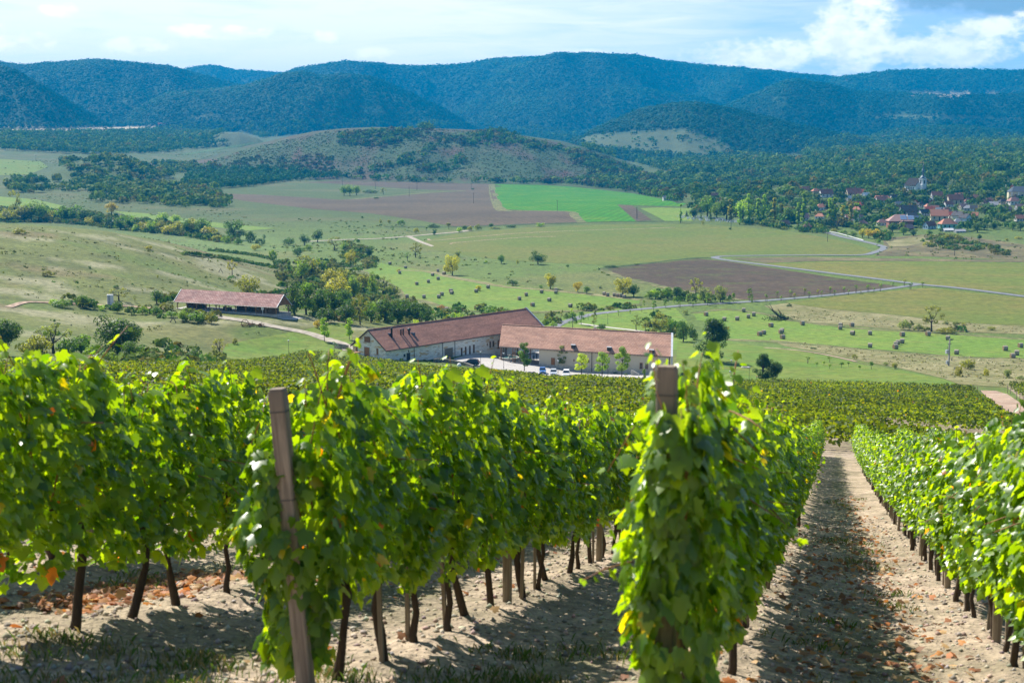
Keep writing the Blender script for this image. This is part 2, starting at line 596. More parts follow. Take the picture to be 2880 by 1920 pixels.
# ------------------------------------------------------------------ material helpers
class Mat:
    def __init__(self, name):
        self.m = bpy.data.materials.new(name)
        self.m.use_nodes = True
        self.n, self.l = self.m.node_tree.nodes, self.m.node_tree.links
        self.n.clear()
        self.out = self.n.new('ShaderNodeOutputMaterial')

    def N(self, t, **kw):
        n = self.n.new(t)
        for k, v in kw.items():
            setattr(n, k, v)
        return n

    def put(self, sock, val):
        if isinstance(val, bpy.types.NodeSocket):
            self.l.new(val, sock)
        elif isinstance(val, (tuple, list)) and len(val) == 3 and len(sock.default_value) == 4:
            sock.default_value = (*val, 1)
        else:
            sock.default_value = val

    def coord(self, kind='Object', scale=(1, 1, 1), rot=(0, 0, 0)):
        if kind == 'Position':
            s = self.N('ShaderNodeNewGeometry').outputs['Position']
        else:
            s = self.N('ShaderNodeTexCoord').outputs[kind]
        m = self.N('ShaderNodeMapping')
        m.inputs['Scale'].default_value = scale
        m.inputs['Rotation'].default_value = rot
        self.l.new(s, m.inputs['Vector'])
        return m.outputs[0]

    def noise(self, vec, scale, detail=4.0, rough=0.55, dist=0.0):
        n = self.N('ShaderNodeTexNoise')
        self.l.new(vec, n.inputs['Vector'])
        n.inputs['Scale'].default_value = scale
        n.inputs['Detail'].default_value = detail
        n.inputs['Roughness'].default_value = rough
        n.inputs['Distortion'].default_value = dist
        return n.outputs['Fac']

    def ramp(self, f, a, b, lo=0.0, hi=1.0):
        n = self.N('ShaderNodeMapRange', interpolation_type='SMOOTHSTEP')
        self.l.new(f, n.inputs[0])
        n.inputs[1].default_value = a; n.inputs[2].default_value = b
        n.inputs[3].default_value = lo; n.inputs[4].default_value = hi
        return n.outputs[0]

    def mix(self, f, a, b, mode='MIX'):
        n = self.N('ShaderNodeMix', data_type='RGBA', blend_type=mode)
        self.put(n.inputs[0], f); self.put(n.inputs[6], a); self.put(n.inputs[7], b)
        return n.outputs[2]

    def math(self, op, a, b=0.0):
        n = self.N('ShaderNodeMath', operation=op)
        self.put(n.inputs[0], a); self.put(n.inputs[1], b)
        return n.outputs[0]

    def attr(self, name='tint'):
        return self.N('ShaderNodeAttribute', attribute_name=name).outputs['Color']

    def objcol(self):
        return self.N('ShaderNodeObjectInfo').outputs['Color']

    def bump(self, hgt, strength, dist):
        n = self.N('ShaderNodeBump')
        n.inputs['Strength'].default_value = strength
        n.inputs['Distance'].default_value = dist
        self.l.new(hgt, n.inputs['Height'])
        return n.outputs[0]

    def bsdf(self, col, rough=0.8, spec=0.3, normal=None, metal=0.0, **kw):
        b = self.N('ShaderNodeBsdfPrincipled')
        self.put(b.inputs['Base Color'], col)
        self.put(b.inputs['Roughness'], rough)
        b.inputs['Specular IOR Level'].default_value = spec
        b.inputs['Metallic'].default_value = metal
        for k, v in kw.items():
            self.put(b.inputs[k], v)
        if normal is not None:
            self.l.new(normal, b.inputs['Normal'])
        return b.outputs[0]

    def done(self, sh):
        self.l.new(sh, self.out.inputs['Surface'])
        return self.m


def plain(name, col, rough=0.7, spec=0.3, var=0.18, scale=6.0, metal=0.0, kind='Object'):
    m = Mat(name)
    c = m.coord(kind)
    n = m.noise(c, scale, 5.0)
    return m.done(m.bsdf(m.mix(m.ramp(n, 0.3, 0.7), tuple(x * (1 - var) for x in col), tuple(min(1, x * (1 + var)) for x in col)), rough, spec, metal=metal))


def leaf_material(name, trans=(3.0, 2.5, 0.8), fac=0.45, rough=0.4, spec=0.5, obj=False):
    m = Mat(name)
    t = m.attr('tint')
    if obj:
        t = m.mix(1.0, t, m.objcol(), 'MULTIPLY')
    b = m.bsdf(t, rough, spec)
    tr = m.N('ShaderNodeBsdfTranslucent')
    m.put(tr.inputs[0], m.mix(1.0, t, (*trans,), 'MULTIPLY'))
    x = m.N('ShaderNodeMixShader')
    x.inputs[0].default_value = fac
    m.l.new(b, x.inputs[1]); m.l.new(tr.outputs[0], x.inputs[2])
    return m.done(x.outputs[0])
# ================================================================== ground
def wood_mask(x, y, a, d):
    """Share of forest on the hills at each point."""
    hillz = np.full_like(x, -1e9)
    for r in RID:
        if r[0] not in ('mound', 'knoll', 'paleknoll'):
            hillz = np.maximum(hillz, ridge_z(r, a, d, x, y))
    base = valley(a, d)
    return sstep(-3, 6, hillz - base)


IMV = 1440 + FPX * GX / (GY * CP - GZ * SP + 1e-6)


def in_poly(px_, py_, poly):
    c = np.zeros(px_.shape, bool)
    n = len(poly)
    for i in range(n):
        x0, y0 = poly[i]; x1, y1 = poly[(i + 1) % n]
        if y0 == y1:
            continue
        t = ((y0 > py_) != (y1 > py_)) & (px_ < (x1 - x0) * (py_ - y0) / (y1 - y0) + x0)
        c ^= t
    return c


def world_poly(pix, sub=25.0):
    """Outline given in photograph pixels, laid on the ground: list of (x, y)."""
    out = []
    for i in range(len(pix)):
        (u0, v0), (u1, v1) = pix[i], pix[(i + 1) % len(pix)]
        k = max(1, int(math.hypot(u1 - u0, v1 - v0) / sub))
        for j in range(k):
            p = at(u0 + (u1 - u0) * j / k, v0 + (v1 - v0) * j / k)
            out.append((p.x, p.y))
    return out


# meadows on the foot hills: clearings in the forest, in photograph pixels
CLEAR = [[px('S', *p) for p in poly] for poly in (
    [(1310, 318), (1380, 308), (1480, 300), (1580, 296), (1640, 320), (1690, 345), (1620, 362), (1480, 350), (1360, 338)],
    [(0, 298), (360, 290), (372, 296), (300, 303), (0, 307)],
    [(410, 271), (500, 264), (520, 268), (440, 276)],
    [(490, 318), (520, 303), (560, 301), (600, 318), (570, 325), (500, 326)],
    [(1990, 270), (2040, 262), (2200, 268), (2352, 275), (2352, 279), (2100, 275)],
    [(2080, 213), (2120, 211), (2300, 218), (2300, 223), (2180, 224), (2090, 221)],
    [(2260, 425), (2352, 410), (2352, 425), (2300, 440)],
    [(1960, 408), (2050, 405), (2060, 412), (1970, 416)], [(2100, 428), (2190, 430), (2240, 445), (2180, 452), (2120, 445)],
    [(1330, 378), (1420, 372), (1430, 380), (1340, 388)])]
CLEARW = [world_poly(p, 12) for p in CLEAR]

COVER = np.zeros(GX.shape + (3,), np.float32)
_s, _r = to_sr(GX, GY)
_d = np.hypot(GX, GY)
_n1 = fbm(GX / 45.0, GY / 45.0, 4, 41)
_n2 = fbm(GX / 9.0, GY / 9.0, 4, 42)
_n3 = fbm(GX / 160.0, GY / 160.0, 4, 43)


def lay(mask, col):
    global COVER
    m = np.clip(mask, 0, 1)[..., None]
    COVER = COVER * (1 - m) + np.asarray(col, np.float32) * m


lay(np.ones_like(GX), (0.100, 0.148, 0.027))                                  # rough grass
lay(sstep(0.0, 0.6, _n1), (0.132, 0.148, 0.040))                              # drier grass
lay(sstep(0.15, 0.6, _n3), (0.115, 0.175, 0.040))
lay(sstep(0.28, 0.6, _n2) * 0.7, (0.100, 0.115, 0.035))
_west = (1 - sstep(-0.12, -0.02, GA)) * (1 - sstep(700, 800, _d)) * sstep(330, 400, _d)
_e1 = fbm(GX / 34.0, GY / 16.0, 4, 77); _e2 = fbm(GX / 14.0, GY / 7.0, 4, 79); _e3 = fbm(GX / 80.0, GY / 36.0, 3, 81)
lay(_west * 0.85, (0.150, 0.170, 0.042))
lay(_west * sstep(-0.05, 0.45, _e3 + 0.5 * _e1) * 0.9, (0.172, 0.172, 0.055))
lay(_west * sstep(0.05, 0.4, _e1), (0.115, 0.165, 0.030))
lay(_west * sstep(0.12, 0.5, _e2) * 0.8, (0.085, 0.105, 0.028))
lay(_west * sstep(0.18, 0.5, fbm(GX / 30.0, GY / 12.0, 4, 83) + 0.35 * _e2) * 0.9, (0.30, 0.29, 0.16))
lay(_west * sstep(0.2, 0.5, fbm(GX / 50.0, GY / 20.0, 4, 84)) * 0.6, (0.20, 0.145, 0.075))
COVER *= (1 - 0.16 * _west)[..., None]
_far = sstep(900, 1300, _d)
lay(_far * 0.9, (0.060, 0.088, 0.020))
lay(_far * sstep(0.1, 0.6, _n1 + 0.5 * _n3), (0.095, 0.104, 0.034))
_mo = [r for r in RID if r[0] == 'mound'][0]
_mz = ridge_z(_mo, GA, _d, GX, GY)
_mm = sstep(-2, 5, _mz - valley(GA, _d)) * (np.abs(_d - 2300) < 800)
lay(_mm, (0.046, 0.076, 0.020))
lay(_mm * sstep(0.0, 0.4, fbm(GX / 70.0, GY / 130.0, 4, 51)), (0.066, 0.050, 0.026))
lay(_mm * sstep(0.05, 0.4, fbm(GX / 50.0, GY / 120.0, 4, 52)), (0.040, 0.062, 0.020))
lay(_mm * sstep(0.30, 0.55, fbm(GX / 40.0, GY / 80.0, 4, 53)) * 0.7, (0.085, 0.034, 0.022))
lay(_mm * sstep(0.28, 0.5, fbm(GX / 60.0, GY / 60.0, 4, 54)) * 0.6, (0.105, 0.11, 0.05))
_wm = wood_mask(GX, GY, GA, _d)
for cp in CLEARW:
    _wm = _wm * (1 - in_poly(GX, GY, cp))
lay(_wm, (0.012, 0.042, 0.018))
lay(_wm * sstep(0.2, 0.6, fbm(GX / 260.0, GY / 260.0, 4, 61)) * 0.7, (0.032, 0.050, 0.020))
for i, cp in enumerate(CLEARW):
    lay(in_poly(GX, GY, cp) * 0.9, (0.34, 0.28, 0.19) if i in (1, 5) else (0.080, 0.100, 0.040))
# bare stony soil of the vineyard
_soil = (1 - sstep(84, 90, _s)) * (1 - sstep(150, 200, _d))
lay(_soil, (0.37, 0.295, 0.212))
lay(_soil * sstep(0.05, 0.6, fbm(GX / 0.7, GY / 0.7, 3, 71)) * 0.5, (0.265, 0.205, 0.14))
_rr = np.abs(((_r - ROW0) / ROWSTEP + 0.5) % 1.0 - 0.5)
lay(_soil * sstep(0.33, 0.47, _rr + 0.12 * fbm(GX / 0.8, GY / 0.8, 3, 72)) * sstep(-0.35, 0.2, fbm(GX / 2.2, GY / 2.2, 3, 73)) * 0.6, (0.20, 0.19, 0.085))

m = Mat('ground')
pos = m.coord('Position')
tint = m.attr('tint')
na = m.noise(pos, 0.045, 6.0, 0.62)
nb = m.noise(pos, 0.5, 6.0, 0.65)
nc = m.noise(pos, 5.0, 5.0, 0.65)
nd = m.noise(m.coord('Position', (1, 1, 0.2)), 22.0, 4.0, 0.6)
v = m.mix(0.75, tint, m.mix(na, (0.45, 0.50, 0.40), (1.45, 1.40, 1.50)), 'MULTIPLY')
v = m.mix(0.85, v, m.mix(m.ramp(nb, 0.25, 0.75), (0.52, 0.56, 0.5), (1.45, 1.40, 1.5)), 'MULTIPLY')
v = m.mix(0.75, v, m.mix(m.ramp(nc, 0.28, 0.72), (0.60, 0.60, 0.6), (1.35, 1.34, 1.3)), 'MULTIPLY')
v = m.mix(0.55, v, m.mix(m.ramp(nd, 0.3, 0.7), (0.6, 0.6, 0.6), (1.35, 1.35, 1.35)), 'MULTIPLY')
hsum = m.math('ADD', m.math('MULTIPLY', nb, 1.0), m.math('MULTIPLY', nc, 0.12))
nrm = m.bump(hsum, 0.7, 0.5)
n2 = m.N('ShaderNodeBump'); n2.inputs['Strength'].default_value = 0.8; n2.inputs['Distance'].default_value = 0.03
m.l.new(nd, n2.inputs['Height']); m.l.new(nrm, n2.inputs['Normal'])
M_GROUND = m.done(m.bsdf(v, 0.92, 0.15, n2.outputs[0]))

na_, nd_ = GX.shape
_idx = np.arange(na_ * nd_).reshape(na_, nd_)
_F = np.stack([_idx[:-1, :-1], _idx[:-1, 1:], _idx[1:, 1:], _idx[1:, :-1]], -1).reshape(-1, 4)
ground = np_obj('ground', np.stack([GX, GY, GZ], -1).reshape(-1, 3), _F[:, ::-1], M_GROUND, tint=COVER.reshape(-1, 3), smooth=True)
tag(ground, kind='structure')


# ================================================================== fields, yards and roads as sheets on the ground
def drape_xy(name, outline, mat, off, kind='structure', cell=10.0):
    """A sheet following the ground inside an outline of (x, y)."""
    A = [(math.atan2(x, y) * 1400.0, math.log(math.hypot(x, y)) * 380.0) for x, y in outline]
    xs, ys = [p[0] for p in A], [p[1] for p in A]
    pts = [Vector(p) for p in A]
    gx = np.arange(min(xs), max(xs), cell); gy = np.arange(min(ys), max(ys), cell * 0.55)
    if len(gx) and len(gy):
        mx, my = np.meshgrid(gx, gy)
        keep = in_poly(mx.ravel(), my.ravel(), A)
        arr = np.array(A)
        for x, y in zip(mx.ravel()[keep], my.ravel()[keep]):
            if np.min(np.abs(arr[:, 0] - x) + np.abs(arr[:, 1] - y)) > 1.2:
                pts.append(Vector((x, y)))
    n = len(A)
    res = delaunay_2d_cdt(pts, [(i, (i + 1) % n) for i in range(n)], [list(range(n))], 1, 1e-5)
    V = np.array([(p.x / 1400.0, math.exp(p.y / 380.0)) for p in res[0]])
    x, y = V[:, 1] * np.sin(V[:, 0]), V[:, 1] * np.cos(V[:, 0])
    z = hxy(x, y) + off * 0.34
    F = np.array([f for f in res[2] if len(f) == 3])
    # turn all faces up
    P = np.stack([x, y, z], -1)
    nz = np.cross(P[F[:, 1]] - P[F[:, 0]], P[F[:, 2]] - P[F[:, 0]])[:, 2]
    F[nz < 0] = F[nz < 0][:, ::-1]
    return tag(np_obj(name, P, F, mat, smooth=True), kind=kind)


def drape(name, pix, mat, off, **kw):
    return drape_xy(name, world_poly(pix, 14), mat, off, **kw)


def smooth_line(P, k=8):
    out = []
    for i in range(len(P) - 1):
        p0, p1, p2, p3 = P[max(i - 1, 0)], P[i], P[i + 1], P[min(i + 2, len(P) - 1)]
        for j in range(k):
            t = j / k
            out.append(0.5 * ((2 * p1) + (p2 - p0) * t + (2 * p0 - 5 * p1 + 4 * p2 - p3) * t * t + (3 * p1 - p0 - 3 * p2 + p3) * t ** 3))
    out.append(P[-1])
    return out


def road(name, pix, width, mat, off, ragged=0.0):
    P = smooth_line([Vector(at(u, v).to_2d()) for u, v in pix])
    V, F = [], []
    for i, p in enumerate(P):
        t = (P[min(i + 1, len(P) - 1)] - P[max(i - 1, 0)]).normalized()
        nr = Vector((t.y, -t.x))
        w = width * (1 + ragged * (random.random() - 0.5))
        for k in range(5):
            q = p + nr * w * (k / 4 - 0.5)
            V.append((q.x, q.y))
    V = np.array(V)
    z = hxy(V[:, 0], V[:, 1]).reshape(-1, 5)
    z = z.mean(1, keepdims=True) * 0.4 + z * 0.6
    idx = np.arange(len(V)).reshape(-1, 5)
    F = np.stack([idx[:-1, :-1], idx[:-1, 1:], idx[1:, 1:], idx[1:, :-1]], -1).reshape(-1, 4)
    P3 = np.concatenate([V, z.reshape(-1, 1) + off * 0.36], 1)
    nz = np.cross(P3[F[:, 1]] - P3[F[:, 0]], P3[F[:, 2]] - P3[F[:, 0]])[:, 2]
    if np.median(nz) < 0:
        F = F[:, ::-1]
    return tag(np_obj(name, P3, F, mat, smooth=True), kind='structure'), P


def field_mat(name, a, b, c=None, stripe=None, sc=0.03, bumpd=0.25, cfac=0.5):
    """Grass or earth in two or three natural tones, optionally in drilled or mown lines."""
    m = Mat(name)
    pos = m.coord('Position')
    big = m.noise(pos, sc, 6.0, 0.6)
    med = m.noise(pos, 0.35, 6.0, 0.65)
    fine = m.noise(pos, 3.0, 4.0, 0.65)
    col = m.mix(m.ramp(big, 0.36, 0.64), a, b)
    if c is not None:
        col = m.mix(m.math('MULTIPLY', m.ramp(m.noise(m.coord('Position', (1, 1.7, 1)), sc * 2.3, 6.0, 0.65), 0.48, 0.70), cfac), col, c)
    if stripe:
        ang, wl_, k = stripe
        w = m.N('ShaderNodeTexWave', wave_type='BANDS', bands_direction='X')
        m.l.new(m.coord('Position', (1, 1, 0), (0, 0, ang)), w.inputs['Vector'])
        w.inputs['Scale'].default_value = 0.314 / wl_
        w.inputs['Distortion'].default_value = 2.5
        w.inputs['Detail'].default_value = 3
        w.inputs['Detail Scale'].default_value = 0.6
        col = m.mix(k, col, m.mix(w.outputs['Fac'], (0.62, 0.62, 0.62), (1.3, 1.3, 1.25)), 'MULTIPLY')
    col = m.mix(0.8, col, m.mix(m.ramp(med, 0.25, 0.75), (0.62, 0.64, 0.6), (1.36, 1.32, 1.4)), 'MULTIPLY')
    col = m.mix(0.6, col, m.mix(m.ramp(fine, 0.3, 0.7), (0.65, 0.65, 0.65), (1.3, 1.3, 1.3)), 'MULTIPLY')
    return m.done(m.bsdf(col, 0.92, 0.12, m.bump(m.math('ADD', med, m.math('MULTIPLY', fine, 0.3)), 0.6, bumpd)))


M_PLOUGH = field_mat('ploughed_earth', (0.0756, 0.0556, 0.0333), (0.1015, 0.0745, 0.0432), (0.1166, 0.0914, 0.0387), (0.35, 5.5, 0.45), 0.012, 0.4)
M_PLOUGH2 = field_mat('dark_ploughed_earth', (0.0653, 0.0464, 0.0288), (0.0914, 0.0623, 0.0372), (0.0841, 0.0986, 0.0240), (1.25, 4.0, 0.6), 0.02, 0.5, 0.75)
M_CROP = field_mat('young_green_crop', (0.0270, 0.1486, 0.0020), (0.0420, 0.1672, 0.0024), (0.1470, 0.1950, 0.0036), (0.25, 7.0, 0.35), 0.02, 0.15, 0.55)
M_MEADOW = field_mat('mown_meadow', (0.0977, 0.1362, 0.0208), (0.1206, 0.1362, 0.0256), (0.1531, 0.1325, 0.0352), (1.6, 12.0, 0.10), 0.012)
M_OLIVE = field_mat('dry_meadow', (0.1098, 0.1419, 0.0221), (0.1431, 0.1419, 0.0289), (0.1800, 0.1466, 0.0425), (1.75, 14.0, 0.12), 0.014)
M_BALE = field_mat('bright_aftermath', (0.114, 0.196, 0.026), (0.141, 0.204, 0.030), (0.165, 0.174, 0.042), (0.9, 3.0, 0.25), 0.03)
M_LAWN = field_mat('lawn', (0.096, 0.167, 0.020), (0.126, 0.167, 0.026), (0.163, 0.156, 0.039), None, 0.06, 0.08)
M_REED = field_mat('pale_dry_grass', (0.167, 0.155, 0.060), (0.240, 0.217, 0.104), (0.104, 0.128, 0.032), None, 0.06, 0.7, 0.9)
M_BROWNREED = field_mat('brown_stubble', (0.099, 0.082, 0.042), (0.172, 0.142, 0.066), (0.107, 0.138, 0.038), None, 0.05, 0.5, 0.8)
M_STRAW = field_mat('stubble_field', (0.42, 0.345, 0.225), (0.45, 0.37, 0.24), None, (0.2, 9, 0.2), 0.01)
M_SOIL = field_mat('vineyard_soil', (0.22, 0.175, 0.115), (0.26, 0.205, 0.135), (0.16, 0.17, 0.07), None, 0.1, 0.2, 0.8)
M_RED = field_mat('reddish_track', (0.30, 0.205, 0.145), (0.35, 0.25, 0.175), (0.42, 0.35, 0.27), (-0.35, 2.2, 0.5), 0.1, 0.2, 0.6)
M_ASPHALT = plain('asphalt', (0.155, 0.16, 0.17), 0.85, 0.25, 0.16, 0.4, kind='Position')
M_GRAVEL = plain('gravel_track', (0.33, 0.29, 0.23), 0.95, 0.1, 0.25, 0.6, kind='Position')
M_CONCRETE = plain('pale_concrete', (0.47, 0.44, 0.39), 0.9, 0.2, 0.12, 0.5, kind='Position')

m = Mat('yard_paving')
b = m.N('ShaderNodeTexBrick')
m.l.new(m.coord('Position', (1, 1, 0), (0, 0, 0.38)), b.inputs['Vector'])
b.inputs['Scale'].default_value = 1.0
b.inputs['Brick Width'].default_value = 0.5; b.inputs['Row Height'].default_value = 0.35
b.inputs['Mortar Size'].default_value = 0.03
b.inputs['Color1'].default_value = (0.40, 0.375, 0.345, 1); b.inputs['Color2'].default_value = (0.50, 0.47, 0.43, 1); b.inputs['Mortar'].default_value = (0.27, 0.25, 0.22, 1)
cc = m.mix(0.7, b.outputs['Color'], m.mix(m.noise(m.coord('Position'), 0.25, 5.0), (0.7, 0.7, 0.7), (1.25, 1.25, 1.25)), 'MULTIPLY')
M_PAVE = m.done(m.bsdf(cc, 0.85, 0.25))

A_ = lambda *p: [px('A', *q) for q in p]
B_ = lambda *p: [px('B', *q) for q in p]
C_ = lambda *p: [px('C', *q) for q in p]
D_ = lambda *p: [px('D', *q) for q in p]
E_ = lambda *p: [px('E', *q) for q in p]
F_ = lambda *p: [px('F', *q) for q in p]
H_ = lambda *p: [px('H', *q) for q in p]
I_ = lambda *p: [px('I', *q) for q in p]
V_ = lambda *p: [px('V', *q) for q in p]
G_ = lambda *p: [px('G', *q) for q in p]

drape('ploughed_field', [(588, 543), (735, 548), (960, 562), (1082, 554), (1213, 543), (1300, 538), (1140, 531), (1000, 520), (860, 513), (960, 508), (1062, 510), (1221, 514),
                         (1384, 517), (1393, 549), (1415, 590), (1600, 595), (1638, 627), (1368, 635), (1278, 637), (1156, 616), (1040, 600), (880, 588), (700, 567), (600, 551)], M_PLOUGH, 0.20)
drape('green_crop_field', B_((1050, 1024), (1330, 1030), (1560, 1040), (1800, 1065), (2050, 1093), (2200, 1125), (2380, 1158), (2340, 1178), (2080, 1172), (1900, 1165), (2030, 1282), (1660, 1287), (1575, 1214), (1115, 1200), (1065, 1100)), M_CROP, 0.26)
drape('ploughed_plot', B_((1903, 1165), (2000, 1170), (2140, 1272), (2040, 1280)), M_PLOUGH, 0.32)
drape('paddock', [(1800, 586), (1850, 584), (1945, 586), (1948, 622), (1870, 622), (1840, 606)], M_BALE, 0.32)
drape('middle_meadow', [(1165, 690), (1230, 668), (1300, 655), (1480, 640), (1700, 632), (1960, 630), (2200, 648), (2320, 668), (2370, 678), (2430, 694), (2452, 706), (2430, 717), (2300, 718), (2000, 719), (1990, 724),
                        (1870, 738), (1740, 746), (1560, 740), (1400, 730), (1290, 715), (1190, 697)], M_MEADOW, 0.22)
drape('dark_ploughed_field', [(1694, 757), (1792, 745), (1952, 727), (2003, 731), (2042, 735), (2206, 759), (2369, 784), (2532, 806), (2410, 820), (2246, 834), (2116, 844), (2060, 842),
                              (1908, 818), (1806, 794), (1731, 777)], M_PLOUGH2, 0.20)
drape('right_meadow', [(2140, 742), (2165, 743), (2328, 735), (2600, 736), (2880, 739), (3100, 742), (3100, 846), (2880, 829), (2600, 799), (2369, 772), (2240, 755)], M_OLIVE, 0.20)
drape('verge_reeds', [(2055, 726), (2200, 724), (2400, 725), (2600, 728), (2880, 732), (3100, 735), (3100, 740), (2880, 738), (2600, 735), (2328, 734), (2150, 740)], M_BROWNREED, 0.30)
drape('lower_meadow', F_((1690, 415), (2000, 445), (2352, 484)) + [(3100, 866), (3100, 925)] + F_((2352, 678), (1900, 655), (1500, 605), (1000, 560), (700, 518), (1100, 470), (1400, 440)), M_OLIVE, 0.20)
drape('reed_bed', F_((560, 540), (720, 522), (1000, 562), (1500, 607), (1900, 657), (2352, 680)) + [(3050, 925), (3050, 948)] + F_((2352, 735), (1900, 720), (1500, 706), (1200, 680), (900, 655), (760, 632)), M_REED, 0.26)
drape('upper_reed_bed', C_((1380, 905), (1700, 880), (2000, 900), (2352, 950)) + [(3050, 700), (3050, 728)] + C_((2352, 1060), (2000, 1045), (1600, 1030), (1320, 1030), (1390, 990)), M_BROWNREED, 0.22)
drape('pale_reed_patch', C_((1400, 930), (1650, 890), (1700, 930), (1550, 960), (1430, 965)), M_REED, 0.30)
drape('bale_meadow', F_((70, 585), (300, 560), (560, 592), (760, 640), (1200, 692), (1500, 712), (1900, 735), (2352, 770)) + [(3050, 960), (3050, 1015)] + F_((2352, 900), (1900, 888), (1500, 850), (1300, 838), (900, 800), (650, 785), (400, 775), (310, 765), (250, 660), (100, 640)), M_BALE, 0.20)
drape('middle_bale_meadow', E_((150, 500), (270, 442), (400, 470), (600, 492), (800, 538), (900, 545), (1100, 590), (1300, 610), (1700, 650), (2060, 692), (2050, 722), (1800, 755), (1560, 770), (1200, 778), (900, 770), (700, 740), (560, 700), (430, 680), (350, 600)), M_BALE, 0.20)
drape('dry_grass_belt', F_((590, 772), (800, 790), (1300, 842), (1900, 892), (2352, 905)) + [(3050, 1015), (3050, 1110)] + F_((2352, 1110), (1900, 1080), (1800, 1040), (1500, 970), (1250, 925), (1000, 870), (700, 815)), M_REED, 0.22)
drape('lawn', [(1905, 960), (1990, 955), (2040, 958)] + F_((500, 815), (800, 850), (1020, 890), (1260, 950), (1500, 985), (1800, 1045), (1960, 1105), (1500, 1085), (1000, 1070), (600, 1055), (300, 1075), (220, 1075)) + [(1930, 1075), (1900, 1040)], M_LAWN, 0.20)
drape('left_lawn', D_((1560, 1000), (1850, 945), (2100, 900), (2300, 850), (2420, 860), (2430, 985), (2330, 1060), (2000, 1085), (1700, 1110), (1500, 1120)), M_LAWN, 0.20)
drape('courtyard_lawn', [(1500, 905), (1640, 880), (1780, 862), (1900, 868), (1930, 900), (1960, 950), (1900, 985), (1700, 950), (1560, 935)], M_BALE, 0.18)
drape('front_lawn', G_((90, 600), (500, 608), (900, 600), (1060, 640), (1480, 695), (1500, 720), (1100, 722), (700, 650), (200, 590)), M_LAWN, 0.16)
drape('parking_lawn', H_((600, 600), (780, 615), (1075, 645), (1060, 690), (740, 690)), M_LAWN, 0.16)
drape('green_strip', A_((-60, 848), (280, 868), (330, 905), (200, 960), (-60, 965)), M_LAWN, 0.3)
drape('meadow_strip', A_((-60, 1105), (250, 1130), (460, 1180), (400, 1205), (-60, 1180)), M_BALE, 0.3)
drape('meadow_tongue', A_((780, 1210), (1000, 1225), (1500, 1290), (1900, 1330), (1700, 1345), (1200, 1290), (900, 1250)), M_BALE, 0.3)
drape('stubble_field', [px('S', *p) for p in [(-40, 299), (200, 293), (362, 291), (372, 294), (300, 302), (-40, 308)]], M_STRAW, 0.6)
drape('brown_strip', A_((1000, 880), (1500, 850), (1520, 870), (1050, 900)), M_PLOUGH, 0.3)
# hill-side vineyards on the mound
drape('hill_vineyard', A_((1240, 820), (1750, 735), (1800, 740), (1500, 790), (1280, 825)), field_mat('distant_vines', (0.05, 0.10, 0.025), (0.08, 0.13, 0.03), None, (0.1, 6, 0.5)), 0.5)
MIDV = [(640, 1036), (660, 1030), (720, 1022), (800, 1010), (850, 998), (960, 1006), (1087, 1024), (1215, 1046), (1300, 1052), (1400, 1058), (1468, 1066), (1530, 1077), (1595, 1079), (1640, 1072), (1700, 1080), (1825, 1084), (1930, 1086), (2010, 1084), (2165, 1078),
        (2328, 1086), (2532, 1092), (2736, 1100), (2780, 1140), (2834, 1187), (2900, 1235), (2960, 1290), (2500, 1310), (1440, 1300), (400, 1290), (300, 1200), (420, 1110), (540, 1060)]
MIDW = [(p.x, p.y) for p in (at(u, v) for u, v in MIDV[:-7])]
MIDW += [from_sr(150, -2), from_sr(84, 9), from_sr(84, -75), from_sr(120, -95), from_sr(200, -110)]
drape_xy('vineyard_soil', MIDW, M_SOIL, 0.12)
RTW = [(p.x, p.y) for p in (at(u, v) for u, v in F_((2240, 1105), (2352, 1095)) + [(2990, 1085), (3100, 1140)] + F_((2420, 1230), (2352, 1200)))]
drape_xy('side_vineyard_soil', RTW, M_SOIL, 0.12)
drape('dirt_track', F_((2050, 1122), (2160, 1125), (2240, 1150), (2352, 1225)) + [(2960, 1200), (3000, 1290), (2920, 1250)] + F_((2352, 1365), (2250, 1325), (2150, 1225)), M_RED, 0.2)
drape('pale_track', B_((440, 1383), (470, 1378), (560, 1420), (640, 1450), (620, 1455), (520, 1420)), M_GRAVEL, 0.34)

road('main_road', [(1540, 935)] + V_((200, 745), (300, 712), (430, 672), (560, 650), (800, 625), (1000, 607), (1200, 590), (1450, 575), (1700, 560), (2000, 540), (2352, 510)) + F_((1200, 447), (1400, 425), (1560, 402), (1640, 393)), 4.2, M_ASPHALT, 0.45)
road('valley_road', F_((2600, 505), (2352, 475), (1900, 418), (1640, 393), (1300, 350), (900, 300), (500, 250), (300, 225), (222, 209), (270, 199), (420, 195), (900, 190), (1220, 190), (1320, 172), (1385, 145), (1360, 125), (1240, 95), (1100, 65), (1000, 35)), 4.6, M_ASPHALT, 0.52)
road('far_lane', [(860, 680)] + B_((0, 1408), (250, 1400), (440, 1386), (600, 1372), (800, 1355), (880, 1343)), 5.0, M_GRAVEL, 0.5)
road('park_path', V_((380, 735), (600, 765), (900, 800), (1000, 830)), 2.2, M_CONCRETE, 0.36)
road('gravel_track', [(560, 872)] + I_((1000, 625), (1400, 685), (1800, 765), (2352, 872)) + [(905, 950), (960, 968), (985, 985)], 3.6, M_GRAVEL, 0.4, 0.2)
road('concrete_lane', D_((1300, 1200), (1420, 1170), (1560, 1145), (1800, 1108), (1960, 1096), (2100, 1090)), 3.0, M_CONCRETE, 0.4)
road('left_lane', D_((60, 745), (170, 712), (300, 712), (480, 720), (640, 728), (900, 740), (1180, 760)), 2.4, M_RED, 0.4)
road('pond_path', F_((190, 1015), (260, 1030), (340, 1050), (400, 1080)), 5.0, M_PAVE, 0.44)
road('orchard_path', F_((560, 828), (800, 848), (1000, 880), (1200, 925)), 1.4, M_RED, 0.36)
